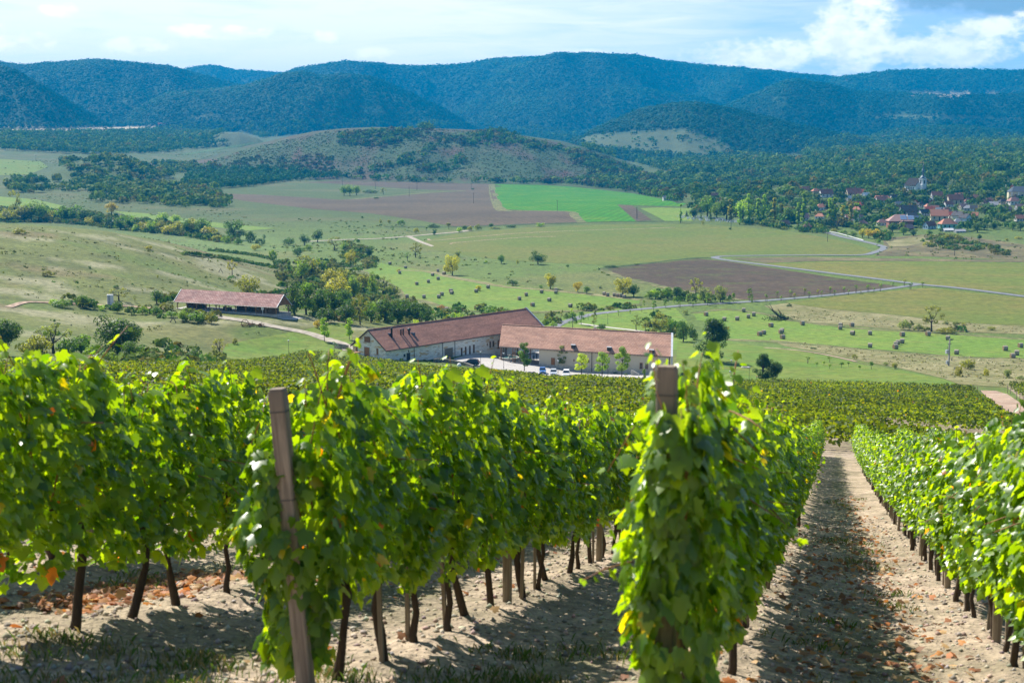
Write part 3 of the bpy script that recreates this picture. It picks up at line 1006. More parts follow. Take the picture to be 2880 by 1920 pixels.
drape('shed_apron', I_((1900, 640), (1990, 605), (2330, 635), (2200, 672), (2000, 665)), M_CONCRETE, 0.3)
YARD = G_((1235, 585), (1460, 515), (1740, 478)) + [(1420, 975), (1510, 985), (1700, 1030), (1840, 1050), (1900, 1062), (1935, 1080), (1825, 1073), (1749, 1074), (1580, 1066), (1496, 1048), (1420, 1042), (1339, 1031), (1290, 1018)]
drape('yard', YARD, M_PAVE, 0.22)

# rough margins between the fields
M_MARGIN = field_mat('rough_margin', (0.10, 0.12, 0.035), (0.19, 0.175, 0.075), (0.05, 0.075, 0.02), None, 0.15, 0.6, 0.8)
M_DITCH = field_mat('dark_ditch_growth', (0.030, 0.055, 0.016), (0.06, 0.085, 0.022), None, None, 0.2, 0.6)
for nm, pix, wd, mt in [('field_margin', B_((1040, 1025), (1062, 1100), (1112, 1200), (1330, 1207), (1572, 1214), (1610, 1245), (1662, 1290)), 7, M_MARGIN), ('field_margin', B_((1665, 1288), (1850, 1283), (2040, 1282), (2200, 1280), (2352, 1278)), 7, M_DITCH),
                        ('field_margin', B_((300, 1318), (560, 1320), (800, 1318), (1020, 1312), (1300, 1300), (1660, 1290)), 9, M_DITCH), ('field_margin', B_((0, 1002), (250, 1003), (640, 1014), (1040, 1021)), 10, M_DITCH), ('field_margin', B_((1050, 1022), (1330, 1027), (1560, 1036), (2050, 1090), (2352, 1155)), 12, M_DITCH),
                        ('field_margin', B_((90, 1128), (300, 1108), (600, 1083), (840, 1071), (500, 1064), (250, 1050)), 8, M_MARGIN), ('field_margin', V_((570, 285), (700, 345), (900, 392), (1200, 462), (1500, 505), (1700, 542)), 5, M_MARGIN), ('field_margin', V_((570, 282), (860, 247), (1330, 196), (1480, 196)), 5, M_DITCH),
                        ('field_margin', C_((560, 1024), (800, 1025), (1000, 1027), (1220, 1026)), 4, M_DITCH), ('field_margin', E_((150, 500), (350, 600), (430, 680), (560, 700), (700, 742), (900, 772), (1200, 780), (1560, 772), (1800, 757), (2050, 724)), 4, M_MARGIN),
                        ('field_margin', E_((400, 490), (600, 500), (800, 545), (1100, 600), (1300, 618), (1700, 655), (2060, 695)), 5, M_REED), ('field_margin', F_((70, 590), (300, 566), (560, 596), (760, 642), (1200, 694), (1500, 712), (1900, 737), (2352, 772)), 4, M_MARGIN), ('field_margin', F_((300, 772), (650, 790), (1300, 846), (1900, 894), (2352, 907)), 5, M_MARGIN),
                        ('field_margin', F_((590, 250), (1000, 236), (1500, 240), (2352, 244)), 5, M_LAWN), ('wheel_track', B_((1020, 1030), (1030, 1110), (1060, 1190), (1100, 1212)), 2.2, M_MARGIN), ('wheel_track', E_((750, 310), (800, 300), (1100, 275), (1300, 262), (1480, 258)), 1.6, M_RED), ('wheel_track', E_((600, 275), (640, 285), (900, 262), (1300, 232), (1700, 215), (2300, 195)), 1.8, M_RED),
                        ('terrace_bank', D_((1250, 375), (1450, 392), (1650, 425), (1850, 460), (1960, 490)), 4.5, M_DITCH), ('terrace_bank', D_((1430, 352), (1600, 368), (1780, 390), (1900, 425)), 4.0, M_DITCH)]:
    road(nm, pix, wd, mt, 0.30, 0.5)
# ================================================================== foliage meshes
M_CROWN = leaf_material('tree_foliage', (3.0, 2.7, 0.6), 0.42, 0.55, 0.35, obj=True)
M_FAR = leaf_material('woodland_foliage', (1.6, 1.7, 0.8), 0.22, 0.8, 0.1)
M_BARK = plain('bark', (0.085, 0.065, 0.05), 0.9, 0.15, 0.35, 9.0)
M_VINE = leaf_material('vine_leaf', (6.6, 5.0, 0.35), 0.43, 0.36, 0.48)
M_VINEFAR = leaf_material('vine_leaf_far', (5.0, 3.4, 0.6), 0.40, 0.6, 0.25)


def unit(v):
    return v / np.maximum(np.linalg.norm(v, axis=-1, keepdims=True), 1e-9)


def rand_dirs(n, rng):
    return unit(rng.normal(size=(n, 3)))


def quads(C, Nn, size, rng, aspect=0.75, bend=0.25):
    """A leaf-spray quad at each centre C facing Nn: returns V, F."""
    n = len(C)
    a = rand_dirs(n, rng)
    S = unit(np.cross(a, Nn)); T = np.cross(Nn, S)
    sz = np.broadcast_to(np.asarray(size, float), (n,))[:, None]
    j = lambda: 1 + 0.35 * rng.uniform(-1, 1, (n, 1))
    V = np.stack([C - T * sz * j() * 0.5, C + S * sz * aspect * j() * 0.5 + Nn * sz * bend * rng.uniform(-1, 1, (n, 1)),
                  C + T * sz * j() * 0.5, C - S * sz * aspect * j() * 0.5 + Nn * sz * bend * rng.uniform(-1, 1, (n, 1))], 1)
    F = np.arange(4 * n).reshape(n, 4)
    return V.reshape(-1, 3), F


def pick_tints(n, rng, base, var=0.28, warm=0.0):
    t = np.array(base)[None] * (1 + var * rng.uniform(-1, 1, (n, 1))) * (1 + 0.1 * rng.uniform(-1, 1, (n, 3)))
    if warm:
        k = rng.random(n) < warm
        t[k] = np.array((0.17, 0.12, 0.02)) * (1 + 0.3 * rng.uniform(-1, 1, (k.sum(), 1)))
    return t


# ---- woods too far off to count: one mass each
WOODS_V, WOODS_F, WOODS_T = [], [], []


def crowns(x, y, z, rad, hgt, tint, nfaces, rng, fs=0.55, slope=None):
    """Crowns for many trees at once: every crown nfaces sprays spread over a domed volume."""
    n = len(x)
    D = rand_dirs(n * nfaces, rng)
    D[:, 2] = np.abs(D[:, 2]) * 1.0 - 0.25
    D = unit(D)
    k = np.repeat(np.arange(n), nfaces)
    lump = 0.78 + 0.34 * rng.random(n * nfaces)
    C = np.stack([x[k] + D[:, 0] * rad[k] * lump, y[k] + D[:, 1] * rad[k] * lump, z[k] + hgt[k] * (0.5 + 0.5 * D[:, 2] * lump)], -1)
    Nn = unit(D + 0.55 * rand_dirs(n * nfaces, rng)) if slope is None else unit(0.75 * D + 1.0 * slope[k] + 0.25 * rand_dirs(n * nfaces, rng))
    V, F = quads(C, Nn, rad[k] * fs * (0.7 + 0.6 * rng.random(n * nfaces)), rng, 0.9, 0.15)
    T = tint[k] * (0.75 + 0.5 * rng.random((n * nfaces, 1)))
    return V, F, np.repeat(T, 4, 0)


def mass(name, label, parts, mat=None):
    V = np.concatenate([p[0] for p in parts]); T = np.concatenate([p[2] for p in parts])
    F, o = [], 0
    for p in parts:
        F.append(p[1] + o); o += len(p[0])
    ob = np_obj(name, V, np.concatenate(F), mat or M_FAR, tint=T)
    return tag(ob, kind='stuff')


# mountains: the side of the ridges that faces the valley
def mountain_forest():
    rng = np.random.default_rng(3)
    parts = []
    for (d0, d1, sp, nf, wmul) in [(2500, 3300, 8.0, 10, .55), (3300, 4300, 9.0, 8, .6), (4300, 5600, 10.5, 7, .62), (5600, 7700, 12.5, 6, .66)]:
        area = 0.80 * (d1 * d1 - d0 * d0) / 2
        n = int(area / (sp * sp))
        a = rng.uniform(-0.40, 0.40, n); d = np.sqrt(rng.uniform(d0 * d0, d1 * d1, n))
        x, y = d * np.sin(a), d * np.cos(a)
        z = hxy(x, y)
        wm = wood_mask(x, y, a, d)
        keep = wm > rng.random(n) * 0.9 + 0.1
        for cp in CLEARW:
            keep &= ~in_poly(x, y, cp)
        # leave out what the ridges in front hide
        q = -z / d
        dd = np.geomspace(500, 1.0, 2)
        vis = np.ones(n, bool)
        for fr in np.linspace(0.35, 0.985, 26):
            vis &= hxy(x * fr, y * fr) < (z + 22) * fr + 4
        keep &= vis
        x, y, z, a, d = x[keep], y[keep], z[keep], a[keep], d[keep]
        n = len(x)
        mixn = fbm(x / 420.0, y / 420.0, 4, 91)
        con = fbm(x / 300.0, y / 500.0, 3, 95)
        base = np.array([(0.005, 0.052, 0.024)]) * np.ones((n, 1))  # blue-green cast puts part of the distance haze into the crown colour
        t = sstep(0.0, 0.5, mixn)[:, None]
        base = base * (1 - t) + np.array([(0.014, 0.070, 0.026)]) * t
        t = sstep(0.2, 0.5, con)[:, None]
        base = base * (1 - t) + np.array([(0.003, 0.036, 0.018)]) * t
        w = (rng.random(n) < 0.02 + 0.07 * sstep(0.15, 0.5, mixn))
        base[w] = np.array((0.060, 0.066, 0.030))
        e = 45.0
        sl = unit(np.stack([-(hxy(x + e, y) - hxy(x - e, y)) / (2 * e) * 2.2, -(hxy(x, y + e) - hxy(x, y - e)) / (2 * e) * 2.2, np.ones(n)], -1))
        rad = sp * wmul * rng.uniform(0.7, 1.25, n)
        hgt = rad * rng.uniform(1.2, 1.9, n) + 3.0
        parts.append(crowns(x, y, z - 1.0, rad, hgt, base * rng.uniform(0.85, 1.18, (n, 1)), nf, rng, 0.95, sl))
    return parts


tag(mass('forest', None, mountain_forest()), 'unbroken forest covering the blue mountains', 'forest')


def scatter(poly, n, rng, world=False):
    P = np.array(poly)
    if not world:
        P = np.array(world_poly(poly, 20))
    a = np.arctan2(P[:, 0], P[:, 1]); l = np.log(np.hypot(P[:, 0], P[:, 1]))
    out = np.zeros((0, 2))
    for _ in range(60):
        aa = rng.uniform(a.min(), a.max(), n * 2); ll = 0.5 * np.log(rng.uniform(np.exp(2 * l.min()), np.exp(2 * l.max()), n * 2))
        x, y = np.exp(ll) * np.sin(aa), np.exp(ll) * np.cos(aa)
        k = in_poly(x, y, [tuple(p) for p in P])
        out = np.concatenate([out, np.stack([x[k], y[k]], -1)])
        if len(out) >= n:
            break
    return out[:n, 0], out[:n, 1]


def area_of(P):
    x, y = np.array(P).T
    return 0.5 * abs(np.dot(x, np.roll(y, -1)) - np.dot(y, np.roll(x, -1)))


def woodland(polys, spacing, rad, hmul, tints, nf, seed, warm=0.04, fs=0.6, keepfn=None):
    rng = np.random.default_rng(seed)
    parts = []
    for poly in polys:
        W_ = world_poly(poly, 15)
        n = max(3, int(area_of(W_) / spacing ** 2))
        x, y = scatter(W_, n, rng, True)
        if keepfn is not None:
            k = keepfn(x, y); x, y = x[k], y[k]
        n = len(x)
        if n == 0:
            continue
        z = hxy(x, y)
        t = np.array(tints)[rng.integers(0, len(tints), n)] * rng.uniform(0.75, 1.25, (n, 1))
        w = rng.random(n) < warm
        t[w] = np.array((0.15, 0.125, 0.025))
        r = rad * rng.uniform(0.55, 1.3, n)
        parts.append(crowns(x, y, z - 0.5, r, r * hmul * rng.uniform(0.8, 1.25, n), t, nf, rng, fs))
    return parts


G1, G2, G3, G4 = (0.066, 0.132, 0.018), (0.044, 0.096, 0.017), (0.112, 0.164, 0.022), (0.145, 0.165, 0.030)
S_ = lambda *p: [px('S', *q) for q in p]
def not_clear(x, y):
    k = np.ones(len(x), bool)
    for cp in CLEARW:
        k &= ~in_poly(x, y, cp)
    return k


belt = [S_((0, 309), (300, 306), (380, 297), (430, 285), (600, 282), (800, 283), (1000, 285), (1100, 292), (980, 296), (860, 288), (780, 292), (700, 303), (600, 318), (480, 340), (360, 352), (200, 356), (0, 345)),
        S_((0, 291), (200, 289), (360, 285), (420, 277), (420, 283), (360, 289), (200, 292), (0, 296)),
        S_((1090, 285), (1300, 300), (1330, 315), (1300, 322), (1150, 300)),
        S_((1330, 340), (1480, 352), (1620, 364), (1700, 350), (1800, 370), (2000, 390), (2352, 385), (2352, 402), (2100, 410), (1900, 412), (1700, 405), (1560, 405), (1440, 368))]
belt.append(S_((1900, 402), (2000, 396), (2352, 392), (2420, 400), (2420, 470), (2352, 455), (2240, 450), (2160, 425), (2000, 405)))
belt.append(S_((1800, 330), (1950, 318), (2352, 316), (2420, 318), (2420, 400), (2000, 396), (1880, 380)))
tag(mass('wooded_belt', None, woodland(belt, 11.0, 6.2, 1.7, [G1, G2, G2, G3], 26, 21, 0.03, 0.52, not_clear)), 'belt of mixed woodland along the foot of the mountains', 'woodland')
copse = [A_((420, 862), (870, 852), (1000, 905), (1000, 1000), (700, 1040), (520, 1010), (470, 930)), A_((400, 1060), (560, 1035), (1000, 1040), (1400, 1040), (1430, 1100), (1200, 1165), (950, 1165), (700, 1160), (500, 1100)),
         A_((0, 1010), (400, 1000), (450, 1060), (200, 1090), (40, 1080)), A_((1050, 890), (1480, 890), (1470, 930), (1100, 960)), A_((900, 1000), (1000, 920), (1190, 950), (1180, 990), (1050, 1000)),
         A_((1480, 1060), (1600, 1100), (1560, 1190), (1380, 1190), (1130, 1190), (1250, 1120))]
tag(mass('valley_copse', None, woodland(copse, 10.5, 4.8, 1.6, [G1, G3, G3, G4, G2], 34, 22, 0.06, 0.6, lambda x, y: fbm(x / 70.0, y / 110.0, 3, 59) > -0.22)), 'scattered copses of broadleaf trees on the valley floor at left', 'woodland')
plant = [A_((1270, 1035), (1310, 960), (1600, 930), (1900, 930), (2352, 965), (2352, 985), (2000, 1000), (1880, 1020), (1700, 1045), (1450, 1060), (1280, 1050))]
tag(mass('plantation', None, woodland(plant, 5.5, 3.6, 2.2, [(0.034, 0.095, 0.022), (0.040, 0.10, 0.025)], 22, 23, 0.0)), 'even dark green young plantation beside the ploughed field', 'woodland')
flank = [B_((1490, 790), (1600, 800), (1830, 850), (2060, 950), (2300, 1060), (2352, 1100), (2352, 1150), (2200, 1130), (2000, 1085), (1850, 1060), (1660, 1010), (1700, 930)),
         B_((0, 690), (250, 660), (480, 650), (520, 690), (420, 740), (200, 770), (0, 740)), B_((640, 730), (900, 680), (1060, 660), (1200, 700), (1320, 740), (1100, 760), (850, 760), (700, 760)),
         B_((420, 850), (680, 740), (640, 790), (500, 880), (260, 940), (0, 985), (0, 960), (240, 920)), B_((0, 985), (300, 980), (650, 1005), (1050, 1005), (1660, 1000), (1900, 1060), (1600, 1030), (1050, 1018), (500, 1010)),
         B_((540, 920), (700, 880), (860, 830), (880, 870), (760, 940), (600, 965)), B_((1300, 740), (1500, 770), (1520, 800), (1400, 800), (1250, 770))]
tag(mass('hill_thicket', None, woodland(flank, 10.0, 5.2, 1.35, [G1, G2, G3, (0.07, 0.06, 0.022)], 22, 24, 0.06)), 'thickets on the flanks of the rounded hill', 'thicket')
rng = np.random.default_rng(77)
MOUND_P = S_((430, 385), (600, 335), (760, 300), (1000, 296), (1200, 312), (1400, 360), (1480, 400), (1440, 415), (1100, 412), (700, 405), (480, 405))
tag(mass('hill_scrub', None, woodland([MOUND_P], 5.0, 1.35, 0.9, [(0.055, 0.095, 0.022), (0.095, 0.060, 0.030), (0.085, 0.12, 0.032), (0.065, 0.10, 0.026), (0.11, 0.12, 0.045)], 6, 25, 0.03, 1.0)
     + woodland([MOUND_P], 7.0, 2.6, 1.0, [(0.045, 0.075, 0.02), (0.085, 0.05, 0.03), (0.06, 0.085, 0.022)], 12, 37, 0.04, 0.9, lambda x, y: fbm(x / 75.0, y / 150.0, 3, 58) > 0.10)
     + woodland(CLEAR[:1], 26.0, 4.5, 1.5, [G1, G2], 16, 36, 0.0, 0.7)), 'reddish and green scrub dotted over the rounded hill', 'scrub')


def off_fields(x, y):
    """Not on the roads or cut meadows (checked in picture order with the sheets' outlines)."""
    k = np.ones(len(x), bool)
    for P in NO_SCRUB:
        k &= ~in_poly(x, y, P)
    return k


NO_SCRUB = [world_poly(p, 25) for p in (
    [(588, 543), (1384, 517), (1638, 627), (1278, 637), (700, 567)], [(1385, 515), (1950, 560), (1945, 630), (1600, 640)], [(1165, 690), (1700, 630), (2440, 690), (2440, 720), (1870, 740), (1290, 715)],
    [(1694, 757), (1952, 727), (2532, 806), (2116, 844), (1806, 794)])]
low = [S_((700, 520), (960, 545), (1000, 560), (960, 600), (830, 620), (640, 590), (540, 545)), S_((480, 480), (1000, 525), (960, 545), (700, 530), (300, 500)), S_((0, 420), (300, 430), (450, 500), (100, 480)),
       E_((0, 280), (600, 300), (1100, 400), (1500, 450), (1900, 500), (2050, 640), (1700, 640), (1100, 580), (600, 470), (250, 430)), A_((0, 880), (420, 850), (520, 1000), (0, 1000)),
       A_((900, 780), (1500, 800), (2352, 850), (2352, 950), (1500, 880), (1000, 860)), C_((1300, 880), (1700, 880), (2352, 940), (2352, 1060), (1700, 1050), (1330, 1010))]
tag(mass('grassland_shrubs', None, woodland(low, 9.0, 0.85, 1.2, [G3, G4, (0.13, 0.14, 0.04), (0.16, 0.15, 0.06), G1], 10, 26, 0.04, 0.9, lambda x, y: off_fields(x, y) & (fbm(x / 28.0, y / 40.0, 3, 55) > 0.05))), 'small shrubs and tall herbs dotted over the rough valley grassland', 'scrub')
past = [D_((0, 200), (300, 190), (900, 250), (1500, 330), (1900, 480), (1600, 620), (1250, 620), (700, 700), (0, 690)), D_((300, 760), (1150, 860), (1950, 940), (1500, 1000), (1050, 1030), (600, 940), (300, 850))]
tag(mass('pasture_tussocks', None, woodland(past, 3.4, 0.55, 1.2, [G4, (0.13, 0.13, 0.04), (0.09, 0.10, 0.03), (0.20, 0.20, 0.11), G1], 7, 27, 0.03, 0.95, lambda x, y: fbm(x / 22.0, y / 12.0, 3, 57) > 0.02)), 'tussocks and dry seed heads over the sloping pasture', 'tussocks')
fall = [D_((1900, 440), (2352, 430), (2352, 850), (2250, 850), (1950, 690)), E_((0, 500), (250, 560), (400, 680), (640, 760), (640, 860), (100, 860), (0, 840))]
hedge = [A_((0, 1200), (260, 1200), (600, 1225), (900, 1270), (1200, 1300), (1450, 1340), (1500, 1400), (1620, 1400), (1700, 1430), (1500, 1425), (1250, 1385), (900, 1350), (600, 1310), (300, 1290), (0, 1290))]
tag(mass('hedgerow_growth', None, woodland(hedge, 4.4, 2.6, 1.25, [G1, G2, G3, G4, (0.15, 0.15, 0.03)], 26, 33, 0.08, 0.6)), 'undergrowth of the hedgerow behind the pasture', 'hedge')
bram = [D_((1000, 1010), (1250, 1000), (1420, 1030), (1560, 1110), (1450, 1150), (1250, 1180), (1000, 1160), (850, 1160)), D_((350, 700), (560, 690), (800, 740), (1200, 770), (1490, 780), (1510, 850), (1250, 850), (1000, 790), (700, 760), (380, 740)),
        D_((1120, 640), (1230, 630), (1210, 720), (1100, 720)), D_((1560, 560), (1900, 560), (1960, 680), (1900, 680), (1600, 650)), D_((0, 960), (150, 930), (640, 980), (700, 1100), (400, 1130), (0, 1120)),
        E_((0, 290), (130, 300), (260, 420), (250, 470), (100, 500), (0, 480)), E_((640, 760), (800, 740), (940, 800), (930, 850), (700, 870)), E_((930, 760), (1100, 760), (1300, 770), (1280, 790), (1000, 800)),
        V_((900, 490), (1200, 470), (1350, 500), (1620, 540), (1700, 552), (1300, 565), (950, 540)), V_((80, 690), (180, 640), (280, 650), (300, 690), (200, 745), (110, 770)), V_((380, 600), (520, 590), (860, 590), (850, 612), (500, 640), (400, 640)), V_((900, 690), (1080, 680), (1330, 800), (1200, 860), (960, 820)),
        F_((1480, 690), (1700, 690), (1960, 700), (1940, 725), (1700, 722), (1500, 708)), C_((1620, 900), (1800, 880), (1980, 930), (2240, 990), (2250, 1035), (2000, 1000), (1700, 970))]
terr = [D_((1250, 368), (1450, 386), (1650, 418), (1860, 456), (1965, 490), (1955, 500), (1850, 470), (1650, 434), (1450, 400), (1250, 384)), D_((1430, 346), (1600, 362), (1780, 384), (1900, 418), (1890, 428), (1780, 398), (1600, 376), (1430, 358))]
tag(mass('terrace_growth', None, woodland(terr, 2.2, 1.1, 1.1, [G2, G1, G3], 16, 38, 0.03, 0.8)), 'dark growth along the grassed terraces of the pasture', 'scrub')
tag(mass('bramble_scrub', None, woodland(bram, 4.4, 1.7, 1.25, [G1, G3, G4, G1, (0.16, 0.16, 0.04)], 22, 34, 0.06, 0.7, lambda x, y: fbm(x / 14.0, y / 20.0, 3, 60) > -0.18)), 'loose bramble scrub round meadow edges and sheds', 'scrub')
tag(mass('creek_thicket', None, woodland(fall, 5.0, 2.0, 1.3, [G1, G3, G4, (0.12, 0.14, 0.03), (0.15, 0.15, 0.05)], 22, 28, 0.08, 0.7)), 'dense undergrowth filling the creek bed behind the winery', 'thicket')
reeds = [F_((590, 772), (1300, 842), (1900, 892), (2352, 905), (2352, 1100), (1900, 1060), (1500, 960), (1000, 865)), F_((760, 560), (1500, 620), (2352, 690), (2352, 730), (1500, 700), (800, 640))]
tag(mass('dry_grass_tufts', None, woodland(reeds, 2.1, 0.5, 1.4, [(0.30, 0.26, 0.16), (0.24, 0.21, 0.12), (0.17, 0.18, 0.07), (0.36, 0.33, 0.23)], 7, 29, 0.0, 0.9)), 'pale dry grass standing uncut beside the bale meadow', 'dry grass')

# the village trees: one mass round the roofs
TOWN = [S_((1585, 487), (1600, 455), (1640, 425), (1720, 405), (1850, 408), (2000, 402), (2160, 425), (2240, 452), (2352, 455), (2420, 470), (2420, 528), (2250, 530), (2130, 535), (2060, 530), (1990, 525), (1920, 528), (1850, 522), (1760, 508), (1680, 498)),
        S_((1500, 405), (1600, 412), (1740, 404), (1640, 430), (1600, 455), (1570, 440))]
# ================================================================== single trees: prototypes one metre high, copied and scaled
def crown_mesh(name, kind, n, seed, fs, mat=M_CROWN):
    rng = np.random.default_rng(seed)
    blobs = []
    if kind == 'round':
        for _ in range(19):
            u = rand_dirs(1, rng)[0] * rng.uniform(0.35, 1.0)
            blobs.append(((u[0] * 0.32, u[1] * 0.32, 0.49 + u[2] * 0.36), rng.uniform(0.11, 0.19)))
    elif kind == 'wide':
        for _ in range(20):
            u = rand_dirs(1, rng)[0] * rng.uniform(0.45, 1.0)
            blobs.append(((u[0] * 0.52, u[1] * 0.42, 0.50 + u[2] * 0.33), rng.uniform(0.11, 0.19)))
    elif kind == 'tall':
        for _ in range(30):
            zz = rng.uniform(0.16, 0.90)
            rr = 0.26 * (1 - 0.65 * max(0, zz - 0.45) / 0.5) * rng.uniform(0.4, 1.0)
            an = rng.uniform(0, 2 * PI)
            blobs.append(((rr * math.cos(an), rr * math.sin(an), zz), rng.uniform(0.09, 0.16)))
    elif kind == 'poplar':
        for _ in range(24):
            zz = rng.uniform(0.10, 0.95)
            rr = 0.085 * math.sin(PI * min(1, 0.12 + 0.88 * zz)) ** 0.6 * rng.uniform(0.3, 1.0)
            an = rng.uniform(0, 2 * PI)
            blobs.append(((rr * math.cos(an), rr * math.sin(an), zz), rng.uniform(0.04, 0.075)))
    elif kind == 'open':
        for _ in range(15):
            u = rand_dirs(1, rng)[0]
            blobs.append(((u[0] * 0.36, u[1] * 0.36, 0.62 + u[2] * 0.30), rng.uniform(0.06, 0.11)))
    elif kind == 'bush':
        for _ in range(14):
            u = rand_dirs(1, rng)[0] * rng.uniform(0.4, 1.0)
            blobs.append(((u[0] * 0.52, u[1] * 0.42, 0.42 + u[2] * 0.36), rng.uniform(0.14, 0.24)))
    elif kind == 'young':
        for _ in range(17):
            zz = rng.uniform(0.24, 0.92)
            rr = 0.20 * math.sin(PI * (0.18 + 0.80 * (zz - 0.2) / 0.8)) * rng.uniform(0.3, 1.0)
            an = rng.uniform(0, 2 * PI)
            blobs.append(((rr * math.cos(an), rr * math.sin(an), zz), rng.uniform(0.055, 0.10)))
    elif kind == 'sapling':
        for _ in range(7):
            u = rand_dirs(1, rng)[0]
            blobs.append(((u[0] * 0.14, u[1] * 0.14, 0.74 + u[2] * 0.15), rng.uniform(0.07, 0.12)))
    elif kind == 'ball':
        for _ in range(8):
            u = rand_dirs(1, rng)[0] * rng.uniform(0.3, 1)
            blobs.append(((u[0] * 0.30, u[1] * 0.30, 0.66 + u[2] * 0.18), rng.uniform(0.12, 0.18)))
    elif kind == 'conifer':
        for k in range(22):
            zz = 0.08 + 0.90 * (k / 22) ** 0.9
            rr = 0.20 * (1 - zz) * rng.uniform(0.5, 1.0)
            an = rng.uniform(0, 2 * PI)
            blobs.append(((rr * math.cos(an), rr * math.sin(an), zz), 0.03 + 0.09 * (1 - zz)))
    B = np.array([b[0] for b in blobs]); R = np.array([b[1] for b in blobs])
    w = R ** 2 / (R ** 2).sum()
    k = rng.choice(len(B), n, p=w)
    D = rand_dirs(n, rng)
    rad = R[k] * np.cbrt(rng.uniform(0.25, 1.25, n))
    C = B[k] + D * rad[:, None] * np.array([1, 1, 0.85])
    C[:, 2] = np.maximum(C[:, 2], 0.02)
    Nn = unit(D + np.array([0, 0, 0.35]) + 0.7 * rand_dirs(n, rng))
    V, F = quads(C, Nn, fs * (0.6 + 0.8 * rng.random(n)), rng, 0.7, 0.2)
    bt = 0.78 + 0.44 * rng.random(len(B))
    T = np.ones((n, 3)) * bt[k][:, None] * (0.8 + 0.4 * rng.random((n, 1)))
    return np_mesh(name, V, F, mat, tint=np.repeat(T, 4, 0)), B


def trunk_mesh(kind, B, seed):
    rng = random.Random(seed)
    mb = MB()
    low = {'bush': 0.10, 'poplar': 0.25, 'conifer': 0.6, 'young': 0.55, 'sapling': 0.66, 'tall': 0.4}.get(kind, 0.34)
    r0 = {'poplar': 0.022, 'young': 0.013, 'sapling': 0.012, 'bush': 0.02, 'ball': 0.022, 'conifer': 0.02}.get(kind, 0.032)
    top = Vector((rng.uniform(-.03, .03), rng.uniform(-.03, .03), low))
    mb.tube([(0, 0, -0.06), (0, 0, 0.02), tuple(top * 0.55), tuple(top)], [r0 * 1.5, r0 * 1.15, r0 * 0.95, r0 * 0.8], 7)
    for b in B[::2]:
        e = Vector(b)
        midp = top.lerp(e, 0.5) + Vector((rng.uniform(-.03, .03), rng.uniform(-.03, .03), 0.03))
        mb.tube([tuple(top * 0.97), tuple(midp), tuple(e)], [r0 * 0.5, r0 * 0.3, r0 * 0.08], 5, False)
        if kind == 'open':
            for _ in range(3):
                q = e + Vector((rng.uniform(-.12, .12), rng.uniform(-.12, .12), rng.uniform(0, .12)))
                mb.tube([tuple(midp), tuple(q)], [r0 * 0.2, r0 * 0.04], 4, False)
    return mb.mesh('trunk', M_BARK)


SPEC = {'round': (1500, 0.055), 'wide': (2000, 0.05), 'tall': (2000, 0.045), 'poplar': (1300, 0.042), 'open': (900, 0.042), 'bush': (1000, 0.08), 'young': (900, 0.040),
        'sapling': (160, 0.07), 'ball': (420, 0.08), 'conifer': (1000, 0.045)}
PROTO = {}
for kind, (n_, fs_) in SPEC.items():
    PROTO[kind] = []
    for k in range(3):
        cm, B = crown_mesh('crown', kind, n_, hash_ := (len(PROTO) * 17 + k * 5 + 3), fs_)
        PROTO[kind].append((cm, trunk_mesh(kind, B, hash_)))
BIGP = [crown_mesh('crown', 'tall', 9000, 900, 0.030), crown_mesh('crown', 'round', 5000, 901, 0.032), crown_mesh('crown', 'young', 3600, 902, 0.030), crown_mesh('crown', 'young', 2600, 903, 0.032), crown_mesh('crown', 'bush', 5000, 904, 0.035)]
BIGT = [trunk_mesh(k, b[1], 5) for k, b in zip(('tall', 'round', 'young', 'young', 'bush'), BIGP)]

TINT = {'dark': (0.042, 0.088, 0.016), 'green': (0.062, 0.120, 0.018), 'mid': (0.088, 0.145, 0.022), 'fresh': (0.130, 0.210, 0.024), 'lime': (0.240, 0.310, 0.026), 'olive': (0.120, 0.136, 0.030),
        'yellow': (0.165, 0.172, 0.026), 'gold': (0.225, 0.195, 0.022), 'blue': (0.045, 0.085, 0.042), 'rust': (0.17, 0.095, 0.030), 'grey': (0.105, 0.135, 0.058)}
TWORD = {'dark': 'dark green', 'green': 'deep green', 'mid': 'mid green', 'fresh': 'fresh green', 'lime': 'yellow-green', 'olive': 'olive green', 'yellow': 'yellowish', 'gold': 'golden yellow',
         'blue': 'bluish green', 'rust': 'rusty brown', 'grey': 'grey-green'}
NAMES = {'round': ('broadleaf_tree', 'tree', 'round tree'), 'wide': ('broadleaf_tree', 'tree', 'spreading tree'), 'tall': ('broadleaf_tree', 'tree', 'tall dense tree'), 'poplar': ('poplar_tree', 'tree', 'slender poplar'),
         'open': ('open_tree', 'tree', 'sparse tree'), 'bush': ('bush', 'bush', 'bush'), 'young': ('young_tree', 'tree', 'young tree'), 'sapling': ('staked_sapling', 'sapling', 'staked sapling'),
         'ball': ('orchard_tree', 'tree', 'ball-headed tree'), 'conifer': ('conifer_tree', 'tree', 'dark pointed conifer')}
TREES = []
stk = MB()
for sx in (-0.10, 0.10):
    stk.bar((sx, 0, -0.05), (sx, 0, 0.52), 0.022)
stk.bar((-0.10, 0, 0.48), (0.10, 0, 0.48), 0.018)
STAKE = stk.mesh('stake', plain('stake_wood', (0.20, 0.15, 0.10), 0.9))


def plant_tree(reg, xb, yb, hpx, kind, tn, wratio=None, dmin=0.0, big=None):
    """One tree whose foot stands where the photograph's pixel shows it; hpx tall in the pixels of that enlargement."""
    u, v = px(reg, xb, yb)
    p = at(u, v, dmin)
    hgt = hpx / REG[reg][2] / ppm(p)
    return tree_at(p, hgt, kind, tn, wratio, u, big)


